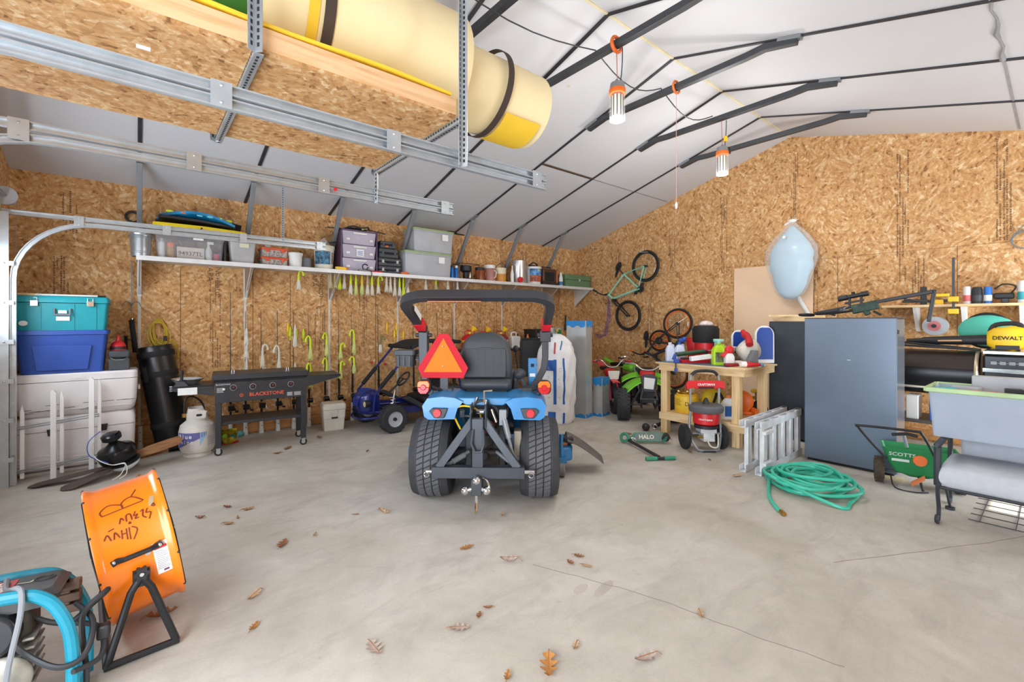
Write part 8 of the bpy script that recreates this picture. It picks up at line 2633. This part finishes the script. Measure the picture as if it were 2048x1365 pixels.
# ================================================================ cushioned metal loveseat with a big tote on its arms
IRON = mat('iron_grey', (58, 62, 68), 0.5, 0.3, 0.12)
t = thing('patio_loveseat', 'grey cushioned iron patio loveseat carrying a large clear tote', 'bench seat', (4.50, 0.585, 0))
CUS = mat('cushion_grey', (190, 194, 202), 0.85, 0, 0.05, 20, 0.15)
g = M(); rings = []
for x, w0, z0, z1 in ((0.0, 0.0, 0.30, 0.40), (0.03, 0.0, 0.28, 0.435), (0.2, 0, 0.28, 0.445), (0.5, 0, 0.29, 0.44), (0.58, 0, 0.31, 0.42)):
    rings.append([V(x, -0.62 + p[0], (z0 + z1) / 2 + p[1]) for p in rrect(1.22, z1 - z0, 0.045)])
g.rings(rings)
ob('seat_cushion', g, CUS, t, smooth=60)
g = M(); loft_rect(g, [(0.42, 0.12, 1.10, 0.04, 0.62, -0.62), (0.57, 0.12, 1.12, 0.04, 0.66, -0.62)])
ob('back_cushion', g, CUS, t, smooth=60)
for y in (0.0, -1.24):
    g = M(); g.tube(spline([(0.04, y, 0.30), (0.05, y, 0.20), (0.09, y, 0.10), (0.07, y, 0.02), (0.02, y, 0.014), (-0.01, y, 0.04), (0.02, y, 0.06)], 5), 0.013, 8)
    ob('front_leg', g, IRON, t)
    g = M(); g.tube(spline([(0.62, y, 0.36), (0.63, y, 0.2), (0.66, y, 0.08), (0.63, y, 0.018), (0.58, y, 0.02), (0.58, y, 0.05)], 5), 0.013, 8)
    ob('rear_leg', g, IRON, t)
    g = M(); g.tube(spline([(0.04, y, 0.28), (0.03, y, 0.42), (0.05, y, 0.55), (0.09, y, 0.575), (0.62, y, 0.575)], 5), 0.022, 6); g.tube([(0.62, y, 0.3), (0.64, y, 0.56)], 0.016, 8)
    ob('arm', g, IRON, t)
g = M(); g.tube([(0.05, 0, 0.265), (0.05, -1.24, 0.265)], 0.013, 8).tube([(0.62, 0, 0.30), (0.62, -1.24, 0.30)], 0.013, 8).tube([(0.05, 0, 0.27), (0.62, 0, 0.29)], 0.013, 8).tube([(0.05, -1.24, 0.27), (0.62, -1.24, 0.29)], 0.013, 8)
for k in range(5):
    g.tube([(0.06, -0.2 - 0.2 * k, 0.27), (0.62, -0.2 - 0.2 * k, 0.30)], 0.008, 6)
ob('seat_frame', g, IRON, t)
ob('cross_brace', M().tube([(0.30, 0.0, 0.28), (0.45, -0.02, 0.02)], 0.009, 6).cyl((0.45, -0.02, 0.0), (0.45, -0.02, 0.02), 0.03), IRON, t)
# tote
t = tote('large clear tote with green rim full of odds on the loveseat arms', 4.72, 5.20, -0.42, 0.675, 0.599, 0.965, mat('tote_milky', (190, 202, 220), 0.3, 0, 0.05, 2, alpha=0.62), None, 0.035, cat='storage tote', name='lidded_tote')
g = M()
for a, b in (((-0.24, -0.548, 0.36), (0.24, -0.548, 0.36)), ((-0.24, 0.548, 0.36), (0.24, 0.548, 0.36)), ((-0.245, -0.55, 0.36), (-0.245, 0.55, 0.36)), ((0.245, -0.55, 0.36), (0.245, 0.55, 0.36))):
    g.bar(a, b, 0.03, 0.035)
ob('green_rim', g, mat('rim_green', (176, 204, 150), 0.45), t, bev=0.006)
ob('paper_sticker', M().bx(-0.236, -0.234, -0.36, -0.22, 0.20, 0.28), mat('sticker_faint', (222, 226, 226), 0.5), t)
for lab, c, r_, mt_ in (('pink soft thing seen through the large tote', (4.86, 0.10, 0.74), (0.05, 0.16, 0.11), mat('pink_soft', (230, 120, 150), 0.6)), ('dark blue thing seen through the large tote', (4.86, 0.42, 0.75), (0.06, 0.13, 0.13), mat('blue_dark', (80, 92, 120), 0.6)), ('white knotted thing in the large tote', (4.785, 0.36, 0.67), (0.012, 0.07, 0.05), WHT), ('small orange thing in the large tote', (4.80, 0.56, 0.76), (0.02, 0.03, 0.03), ORG)):
    single('toy_bundle', M().sph(c, r_, 14, 10), mt_, lab, 'toy', 'odds inside the large tote')
for lab, c, s_, rz_, mt_ in (('red flat tool lying on top of the large tote', (4.80, 0.36, 0.955), (0.05, 0.20, 0.03), 0.1, RED), ('teal flat tool at the corner on top of the large tote', (4.86, 0.58, 0.955), (0.06, 0.12, 0.03), 0.5, mat('tool_teal', (80, 190, 200), 0.5)), ('grey hand tool on top of the large tote', (4.92, 0.47, 0.96), (0.06, 0.16, 0.05), -0.3, LGREY), ('black round tool on top of the large tote', (4.87, 0.22, 0.965), (0.09, 0.09, 0.06), 0.2, BLKP), ('pale grey box at the back on top of the large tote', (5.05, 0.30, 1.001), (0.10, 0.30, 0.12), 0, LGREY), ('dark grey box on top of the large tote', (4.95, 0.02, 0.984), (0.12, 0.22, 0.09), 0, GREY)):
    single('hand_tool', M().box(c, s_, (0, 0, rz_)), mt_, lab, 'tool', bev=0.008)
single('tote_filling', M().bx(4.78, 5.14, -0.35, 0.62, 0.88, 0.935), mat('filling_grey', (170, 176, 188), 0.7, 0, 0.2, 8), 'grey layer of packed cloth filling the large tote', 'cloth', bev=0.02)
# cardboard scrap under the spreader
single('cardboard_scrap', M().box((5.50, 1.02, 0.004), (0.14, 0.20, 0.006), (0, 0, 0.4)), mat('card_pale', (206, 190, 150), 0.8), 'scrap of pale cardboard on the floor by the cabinet foot', 'cardboard')
t = thing('shadow_grid', 'black wire grid standing in for a shadow in the sun patch under the loveseat', 'wire panel', (5.2, 0.05, 0.004))  # dark wires laid on the slab draw the grid shadow
g = M()
for k in range(6):
    g.tube([(-0.4 + 0.16 * k, -0.25, 0.0), (-0.4 + 0.16 * k, 0.4, 0.0)], 0.003, 5)
ob('shadow_wire', g, IRON, t)
g = M()
for k in range(4):
    g.tube([(-0.42, -0.2 + 0.18 * k, 0.003), (0.42, -0.2 + 0.18 * k, 0.003)], 0.003, 5)
ob('shadow_cross_wire', g, IRON, t)
# ================================================================ garden hose
t = thing('garden_hose', 'teal garden hose heaped in loose loops beside the tall cabinet', 'hose', (4.66, 1.43, 0))
HS = mat('hose_teal', (64, 190, 160), 0.4, 0, 0.08)
rr = random.Random(11)
pts = []
loops = 11
for i in range(loops * 22):
    u = i / (loops * 22)
    a = 2 * pi * i / 22
    k = i / 22
    ra = 0.30 + 0.07 * sin(1.7 * k) - 0.05 * u + 0.03 * sin(3.1 * k + 2 * a)
    rb = 0.27 + 0.06 * cos(2.3 * k) - 0.04 * u
    cx = 0.06 * sin(2.1 * k)
    cy = 0.06 * cos(1.3 * k)
    z = 0.016 + 0.105 * u + 0.03 * (sin(a + k * 0.9) * 0.5 + 0.5) * min(1, u * 4)
    th_ = a + 0.5 * sin(k)
    pts.append(V(cx + ra * cos(th_), cy + rb * sin(th_), z))
ob('coil', M().tube(pts, 0.0145, 8), HS, t)
p0 = pts[0]
tail = spline([V(0.10, -0.33, 0.016), V(-0.22, -0.34, 0.016), V(-0.38, -0.30, 0.016), V(-0.30, 0.22, 0.10)], 6)
ob('long_loop', M().tube(tail, 0.0145, 8), HS, t)
tail = spline([V(-0.10, 0.31, 0.05), V(-0.36, 0.22, 0.02), V(-0.60, 0.12, 0.016), V(-0.78, 0.00, 0.016), V(-0.83, -0.05, 0.016)], 6)
ob('free_end', M().tube(tail, 0.0145, 8), HS, t)
ob('brass_coupling', M().cyl((-0.825, -0.045, 0.017), (-0.865, -0.085, 0.017), 0.017, n=14), BRASS, t)
single('plywood_scrap', M().box((4.74, 1.42, 0.006), (0.22, 0.14, 0.010), (0, 0, 0.5)), PINE, 'pale wood scrap lying inside the hose coil', 'wood scrap')

# ================================================================ orange drum fan
t = thing('drum_fan', 'orange drum fan on a black tube stand with marker scrawl on its shell', 'drum fan', (-0.005, 2.93, 0.385), radians(4))
OR = mat('fan_orange', (255, 128, 18), 0.28, 0, 0.05, 3, coat=0.4)
tl = radians(10)
sh = bpy.data.objects.new('drum', None)
ax = V(cos(tl), 0, sin(tl))
q = ax.to_track_quat('Z', 'Y').to_matrix()
bpy.data.objects.remove(sh)
RD, HL = 0.305, 0.135
g = M(); g.lathe([(RD - 0.004, -HL), (RD + 0.012, -HL - 0.004), (RD + 0.014, -HL + 0.008), (RD + 0.004, -HL + 0.022), (RD, -HL + 0.035), (RD, HL - 0.035), (RD + 0.004, HL - 0.022), (RD + 0.014, HL - 0.008), (RD + 0.012, HL + 0.004), (RD - 0.004, HL), (RD - 0.008, HL - 0.03), (RD - 0.008, -HL + 0.03)], 72, (0, 0, 0), q, caps=False)
n0 = len(g.v)
ob('drum_shell', g, OR, t, smooth=60)
for s_ in (-1, 1):
    g = M()
    for k in range(9):
        r_ = 0.03 + k * 0.033
        g.tube([q @ V(r_ * cos(2 * pi * i / 40), r_ * sin(2 * pi * i / 40), s_ * (HL + 0.004 + 0.02 * (1 - r_ / RD))) for i in range(40)], 0.0022, 5, True)
    for k in range(10):
        a = 2 * pi * k / 10
        g.tube([q @ V(0.02 * cos(a), 0.02 * sin(a), s_ * (HL + 0.024)), q @ V((RD + 0.012) * cos(a), (RD + 0.012) * sin(a), s_ * (HL + 0.006))], 0.003, 5)
        g.sph(q @ V((RD + 0.012) * cos(a), (RD + 0.012) * sin(a), s_ * (HL + 0.002)), 0.006, 8, 5)
    ob('wire_guard', g, BLKP, t)
g = M(); g.cyl(q @ V(0, 0, -0.09), q @ V(0, 0, 0.05), 0.075, n=24)
ob('motor', g, BLKP, t)
for k in range(3):
    a = 2 * pi * k / 3 + 0.4
    g = M(); g.grid(lambda u, v: q @ V((0.05 + 0.22 * u) * cos(a + (v - 0.5) * 0.9), (0.05 + 0.22 * u) * sin(a + (v - 0.5) * 0.9), 0.09 + 0.05 * (v - 0.5)), 6, 6, q @ V(0, 0, 0.004))
    ob('blade', g, LGREY, t, smooth=60)


def shell(a, h, out=0.002):
    """a point on the drum's skin: a degrees up from the viewer-facing line, h along the axis"""
    up = V(-sin(tl), 0, cos(tl))
    th_ = radians(a)
    return (V(0, -1, 0) * cos(th_) + up * sin(th_)) * (RD + out) + ax * h


MARK = mat('marker_brown', (116, 46, 16), 0.7)
g = M()


def scrawl(seqs, a0, h0, sa, sh_):
    for sq in seqs:
        pp = spline([(x, y, 0) for x, y in sq], 5) if len(sq) > 2 else [V(x, y, 0) for x, y in sq]
        g.tube([shell(a0 + sa * p.y, h0 + sh_ * p.x, 0.001) for p in pp], 0.0028, 5)


scrawl([[(0, 0), (-0.05, 0.5), (0.3, 1.0), (0.75, 0.6), (0.8, 0.2)], [(0.8, 0.2), (0.8, 0.8), (1.2, 1.2), (1.65, 0.3)], [(0, 0), (1.6, 0.25)], [(1.2, 1.2), (1.45, 2.0)]], 52, -0.085, 9, 0.09)
scrawl([[(0, 0), (0.15, 0.5), (0.3, 0.2)], [(0.45, 0), (0.5, 0.6), (0.75, 0.6), (0.8, 0)], [(1.1, 0.7), (0.95, 0.3), (1.2, 0.35), (1.0, 0.0), (1.25, 0)], [(1.4, 0.5), (1.6, 0.6), (1.5, 0.0), (1.7, -0.3)], [(1.9, 0.6), (1.75, 0.2), (2.05, 0.1), (1.85, -0.5)], [(2.2, 0.7), (2.35, 0.9), (2.4, 0.6), (2.2, 0.7)]], 40, -0.035, 9, 0.055)
scrawl([[(0, 0.2), (0.2, 0.6), (0.35, 0)], [(0.5, 0), (0.6, 0.6), (0.8, 0.0)], [(0.95, 0.6), (0.9, -0.2)], [(0.95, 0.2), (1.15, 0.2)], [(1.2, 0.6), (1.15, -0.4)], [(1.35, 0.6), (1.3, -0.5)], [(1.5, 0.6), (1.75, 0.2), (1.45, -0.6)], [(0.3, 0.9), (0.6, 1.0)], [(1.4, 0.9), (1.45, 1.1), (1.5, 0.9)]], 29, -0.095, 9, 0.065)
ob('marker_scrawl', g, MARK, t)
g = M()
a0, a1, h0, h1 = -14, 14, 0.052, 0.108
g.grid(lambda u, v: shell(a0 + (a1 - a0) * v, h0 + (h1 - h0) * u, 0.0015), 3, 10)
lb = ob('warning_label', g, PAPER, t)
g = M(); g.grid(lambda u, v: shell(8.4 + 2.4 * v, 0.057 + 0.046 * u, 0.0025), 3, 2)
ob('red_heading', g, RED, lb)
g = M()
for k in range(11):
    aa = 6.2 - k * 1.55
    hw = 0.044 if k % 4 else 0.03
    g.grid(lambda u, v: shell(aa + 0.5 * v, 0.058 + hw * u, 0.0025), 2, 1)
ob('fine_print', g, mat('print_grey2', (150, 146, 146), 0.7), lb)
ob('flag_mark', M().grid(lambda u, v: shell(-12.5 + 2 * v, 0.075 + 0.02 * u, 0.0027), 2, 1), mat('flag_mix', (120, 70, 110), 0.6), lb)
ob('bare_spot', M().grid(lambda u, v: shell(47 + 9 * v, 0.075 + 0.018 * u + 0.012 * v, 0.0012), 3, 4), mat('bare_metal', (170, 150, 120), 0.6), t)
ob('small_sticker', M().grid(lambda u, v: shell(7 + 3 * v, 0.025 + 0.018 * u, 0.0015), 2, 2), LGREY, t)
g = M(); g.tube([shell(11, -0.088, 0.008), shell(12, -0.07, 0.010), shell(12, -0.045, 0.035), shell(12, 0.045, 0.035), shell(12, 0.07, 0.010), shell(13, 0.088, 0.008)], [0.014, 0.014, 0.011, 0.011, 0.014, 0.014], 8)
hd = ob('carry_handle', g, BLK, t)
for h in (-0.08, 0.08):
    ob('rivet', M().sph(shell(12, h, 0.016), 0.009, 10, 6), CHROME, hd)
for sy in (-1, 1):
    pv = V(0.0, sy * (RD + 0.03), -0.03)
    zf = -0.385 + 0.016
    g = M(); g.tube([pv + V(0, 0, 0.0), pv + V(-0.035, 0, -0.06), V(-0.115, sy * 0.345, zf)], 0.015, 10); g.tube([pv, pv + V(0.035, 0, -0.06), V(0.125, sy * 0.345, zf)], 0.015, 10); g.tube([V(-0.125, sy * 0.345, zf), V(0.135, sy * 0.345, zf)], 0.015, 10)
    g.bx(-0.03, 0.03, sy * (RD + 0.03) - 0.006, sy * (RD + 0.03) + 0.006, -0.075, 0.0)
    sd_ = ob('stand', g, BLK, t)
    g = M()
    c = pv + V(0, sy * 0.01, 0.015)
    g.prism([((0.026 + 0.005 * cos(6 * a)) * cos(a), (0.026 + 0.005 * cos(6 * a)) * sin(a)) for a in [2 * pi * i / 36 for i in range(36)]], 0.022, c)
    ob('pivot_knob', g, BLKP, sd_)
    ob('knob_bolt', M().cyl(c + V(0, sy * 0.010, 0), c + V(0, sy * 0.016, 0), 0.008, n=10), CHROME, sd_)
ob('cross_tube', M().tube([V(-0.115, -0.345, -0.369), V(-0.115, 0.345, -0.369)], 0.014, 8), BLK, t)
# ================================================================ engine driven pressure washer / generator
t = thing('generator', 'teal tube framed engine generator with grimy motor beside the drum fan', 'generator', (-0.405, 2.495, 0), radians(-7))
t.scale = (1, 0.62, 1.09)
GT = mat('frame_teal', (16, 126, 148), 0.35, 0, 0.12)
for y, zt in ((-0.16, 0.455), (0.20, 0.435)):
    g = M(); g.tube(spline([(-0.42, y, 0.02), (-0.42, y, 0.30), (-0.38, y, zt - 0.03), (-0.28, y, zt), (0.06, y, zt), (0.16, y, zt - 0.03), (0.215, y, zt - 0.12), (0.235, y, 0.22), (0.235, y, 0.02)], 6), 0.021, 10)
    ob('frame_tube', g, GT, t)
g = M()
for x in (-0.42, 0.235):
    g.tube([(x, -0.16, 0.04), (x, 0.20, 0.04)], 0.018, 8)
g.tube([(-0.42, 0.02, 0.04), (0.235, 0.02, 0.04)], 0.016, 8)
ob('base_tube', g, GT, t)
g = M(); loft_rect(g, [(0.39, 0.44, 0.28, 0.03, -0.04, 0.02), (0.425, 0.47, 0.30, 0.03, -0.04, 0.02), (0.445, 0.42, 0.26, 0.03, -0.04, 0.02)])
tk = ob('top_panel', g, mat('panel_grime', (74, 74, 74), 0.5, 0, 0.25, 9), t)
ob('red_band', M().bx(-0.03, 0.05, -0.08, 0.12, 0.4455, 0.447), mat('band_red', (188, 40, 44), 0.5), tk)
g = M(); g.text('makita', 0.062, (0.01, 0.02, 0.4472), (0, 1, 0), (-1, 0, 0), 0.001, 0.02)
ob('lettering', g, WHT, tk, smooth=0)
g = M(); g.text('L', 0.06, (0.08, 0.05, 0.4458), (0.3, 1, 0), (-1, 0.3, 0), 0.001, 0.02)
ob('number_mark', g, mat('mark_tan', (196, 180, 150), 0.6), tk, smooth=0)
g = M(); g.text('22', 0.05, (-0.135, 0.0, 0.4458), (0, 1, 0), (-1, 0, 0), 0.001, 0.02)
ob('number_mark', g, mat('mark_tan', (196, 180, 150), 0.6), tk, smooth=0)
ob('white_sticker', M().bx(-0.18, -0.10, -0.06, 0.05, 0.4455, 0.4465), mat('sticker_dirty', (206, 200, 190), 0.7, 0, 0.15, 14), tk)
ob('round_gauge', M().torus((0.13, 0.06, 0.4455), (0, 0, 1), 0.028, 0.004, 22, 6), BLKP, tk)
g = M(); g.cyl((0.02, -0.02, 0.325), (0.02, -0.17, 0.335), 0.075, 0.07, 28)
rs = ob('recoil_cover', g, mat('recoil_black', (42, 44, 48), 0.25, 0.2, 0.1), t, bev=0.012)
ob('centre_bolt', M().cyl((0.02, -0.17, 0.335), (0.02, -0.182, 0.335), 0.016, n=8), CHROME, rs)
g = M(); g.bx(-0.20, 0.09, -0.10, 0.12, 0.10, 0.24)
g.sph((0.03, -0.13, 0.18), (0.10, 0.04, 0.08), 18, 10)
for k in range(6):
    g.bx(0.09, 0.125, -0.10, 0.10, 0.13 + k * 0.03, 0.14 + k * 0.03)
ob('engine_block', g, mat('engine_alu', (164, 160, 150), 0.45, 0.4, 0.3, 16), t, bev=0.010)
ob('air_shroud', M().bx(-0.24, 0.11, -0.08, 0.14, 0.25, 0.385), mat('shroud_grime', (70, 66, 60), 0.5, 0.1, 0.3, 10), t, bev=0.03)
g = M()
for k in range(3):
    g.bx(0.15, 0.23, 0.05, 0.12, 0.30 + k * 0.04, 0.33 + k * 0.04)
g.bx(0.17, 0.20, 0.06, 0.11, 0.30, 0.41)
ob('muffler', g, mat('rusty_iron', (96, 74, 60), 0.6, 0.3, 0.3, 18), t, bev=0.004)
ob('left_housing', M().bx(-0.40, -0.25, -0.12, 0.14, 0.08, 0.36), BLKP, t, bev=0.03)
ob('grey_cable', M().tube(spline([(0.02, 0.10, 0.455), (0.05, -0.08, 0.462), (0.10, -0.175, 0.478), (0.105, -0.21, 0.40), (0.08, -0.23, 0.25), (0.06, -0.22, 0.08)], 6), 0.009, 8), GREY, t)
for k, pts in enumerate(([(0.02, -0.10, 0.37), (0.10, -0.14, 0.26), (0.20, -0.19, 0.19), (0.27, -0.16, 0.20), (0.28, -0.05, 0.28), (0.22, 0.05, 0.33)], [(0.05, 0.0, 0.38), (0.15, 0.0, 0.30), (0.29, 0.0, 0.24), (0.31, -0.10, 0.16), (0.24, -0.19, 0.16)], [(0.20, 0.1, 0.25), (0.30, 0.10, 0.33), (0.31, 0.0, 0.36), (0.25, -0.05, 0.30), (0.27, -0.12, 0.12), (0.26, -0.10, 0.02)])):
    ob('black_hose', M().tube(spline(pts, 6), 0.010, 8), BLKP, t)
ob('plug', M().bx(0.29, 0.33, -0.06, 0.0, 0.20, 0.25), BLKP, t, bev=0.008)
# ================================================================ fallen oak leaves
LM = [mat('leaf_tan', (206, 172, 132), 0.75, 0, 0.2, 40), mat('leaf_brown', (150, 100, 62), 0.75, 0, 0.25, 40), mat('leaf_grey', (182, 160, 148), 0.8, 0, 0.15, 40), mat('leaf_amber', (190, 130, 66), 0.7, 0, 0.2, 40)]


def leaf(label, x, y, s, rz, curl, mt_, nar=0.36):
    t = thing('oak_leaf', label, 'leaf', (x, y, 0.003), rz, 'dry leaves on the concrete')
    n = 24
    prof = []
    for i in range(n + 1):
        u = i / n
        w_ = nar * sin(pi * min(1, u * 0.97 + 0.03)) ** 0.7 * (0.62 + 0.38 * cos(2 * pi * 4 * u + 2.4))
        prof.append((u - 0.5, max(w_, 0.015)))
    vs, fs = [], []
    for u, w_ in prof:
        z0 = curl * 0.35 * (u * 2) ** 2
        for k in (-1, -0.5, 0, 0.5, 1):
            vs.append((u * s, k * w_ * s * (1 - 0.25 * curl), (z0 + curl * 0.9 * abs(k) * w_ + 0.01) * s))
    for i in range(n):
        for k in range(4):
            fs.append((i * 5 + k, i * 5 + k + 1, (i + 1) * 5 + k + 1, (i + 1) * 5 + k))
    m = M().add(vs, fs)
    m.add([V(*p) - V(0, 0, 0.0012) for p in vs], [tuple(reversed(f)) for f in fs])
    ob('leaf_blade', m, mt_, t, smooth=60)
    ob('stem', M().tube([(-0.68 * s, 0.02 * s, 0.003), (-0.5 * s, 0, (0.35 * curl + 0.02) * s), (0.45 * s, 0, (0.30 * curl + 0.02) * s)], 0.0016, 5), LM[1], t)


for i, (x, y, s, c, lab) in enumerate((
    (0.56, 4.24, .07, 1, 'small tan leaf, uppermost of the cluster between griddle and drum fan'), (0.68, 4.08, .09, 3, 'amber leaf, rightmost of the cluster between griddle and drum fan'), (0.59, 3.96, .06, 0, 'pale leaf in the middle of the cluster between griddle and drum fan'),
    (0.52, 3.88, .08, 0, 'pale leaf, lowest of the cluster between griddle and drum fan'), (0.37, 4.13, .07, 1, 'brown leaf, leftmost of the cluster between griddle and drum fan'), (0.75, 3.30, .12, 1, 'long brown leaf alone between drum fan and tractor wheel'),
    (0.95, 3.29, .05, 0, 'tiny pale leaf just beyond the long brown one'), (0.49, 2.77, .10, 0, 'curled tan leaf on the concrete level with the fan stand pivot'), (0.44, 2.49, .07, 3, 'small amber leaf on the concrete level with the fan stand foot'),
    (1.30, 3.45, .05, 0, 'tiny leaf left of the pair near the tractor wheel'), (1.48, 3.34, .11, 0, 'pale curled leaf nearest the left rear tractor wheel'), (2.15, 2.72, .06, 0, 'small upright leaf just before the tow hook'),
    (1.66, 2.48, .09, 3, 'golden leaf on the floor straight below the tow hook'), (1.77, 2.17, .12, 2, 'lobed grey oak leaf below the tow hook'), (2.15, 1.94, .07, 1, 'brown leaf, upper of three close together mid floor'),
    (2.05, 1.92, .06, 1, 'small brown leaf, left of three close together mid floor'), (2.10, 1.83, .07, 0, 'tan leaf, lower of three close together mid floor'), (1.40, 1.89, .05, 1, 'tiny rust leaf, upper of a pair before the pale oak leaf'),
    (1.33, 1.87, .05, 1, 'tiny brown leaf, lower of a pair before the pale oak leaf'), (1.20, 1.85, .10, 2, 'pale oak leaf with stem, lower middle of the floor'), (0.83, 1.98, .11, 2, 'grey lobed leaf near the lower edge, left of centre'),
    (1.19, 1.47, .06, 3, 'small amber leaf at the very bottom beside the large one'), (1.36, 1.40, .15, 3, 'largest amber leaf, upright at the bottom edge of the floor'), (1.54, 1.41, .06, 0, 'small pale leaf above and right of the largest leaf'),
    (1.72, 1.16, .12, 2, 'grey lobed leaf at the lower right of the open floor'), (2.19, 1.16, .07, 0, 'folded tan leaf alone on the right side of the open floor'), (4.98, 3.62, .09, 1, 'rust leaf on the floor beyond the kick scooter'),
    (4.84, 2.69, .08, 1, 'rust leaf beside the foot of the pressure washer'), (4.72, 2.40, .06, 1, 'small rust leaf between pressure washer and ladder'), (4.42, 1.98, .11, 0, 'pale leaf at the near end of the ladder'),
    (1.36, 5.75, .13, 1, 'rust leaf under the open end of the griddle'), (1.80, 6.01, .12, 1, 'rust leaf between griddle caster and white cooler'), (1.22, 5.60, .09, 1, 'brown leaf just before the griddle end caster'),
    (2.03, 5.04, .06, 1, 'small brown leaf between the cooler and tractor'), (0.02, 5.55, .11, 3, 'brown leaf beside the fallen ceiling fan'), (0.10, 2.88, .13, 1, 'crumpled brown leaf lying under the drum fan'), (4.40, 0.10, .08, 1, 'brown leaf on the floor before the loveseat leg'))):
    leaf(lab, x, y, s, R.uniform(0, 6.28), R.uniform(0.2, 0.75), LM[c], R.uniform(0.26, 0.38))
# faint crack and boot-print stains in the slab
g = M()
CK = mat('crack_grey', (136, 126, 116), 0.9)
for line in ([(1.86, 2.06), (2.05, 1.62), (2.16, 1.30), (2.22, 1.02), (2.34, 0.6)], [(3.3, 0.9), (4.4, 0.32), (5.3, -0.1)]):
    pp = spline([(x, y, 0.0005) for x, y in line], 8)
    pp = [p + V(R.uniform(-.006, .006), R.uniform(-.006, .006), 0) for p in pp]
    for a, b in zip(pp, pp[1:]):
        g.bar(a, b, 0.0035, 0.0008)
ob('crack_line', g, CK, bpy.data.objects['floor'], smooth=0)
ST = mat('damp_stain', (184, 174, 162), 0.6)
for x, y, a, b, r_ in ((2.0, 1.62, .10, .03, 0.2), (1.9, 1.70, .06, .03, 0.2), (2.55, 5.15, .16, .05, -.5), (2.50, 4.95, .15, .05, -.5), (3.3, 1.15, .16, .06, -.6)):
    g = M(); g.prism([(a * cos(k * pi / 10) * (1 + .1 * sin(3 * k)), b * sin(k * pi / 10)) for k in range(20)], 0.0006, (x, y, 0.0003), (cos(r_), sin(r_), 0), (-sin(r_), cos(r_), 0))
    ob('stain', g, ST, bpy.data.objects['floor'], smooth=0)
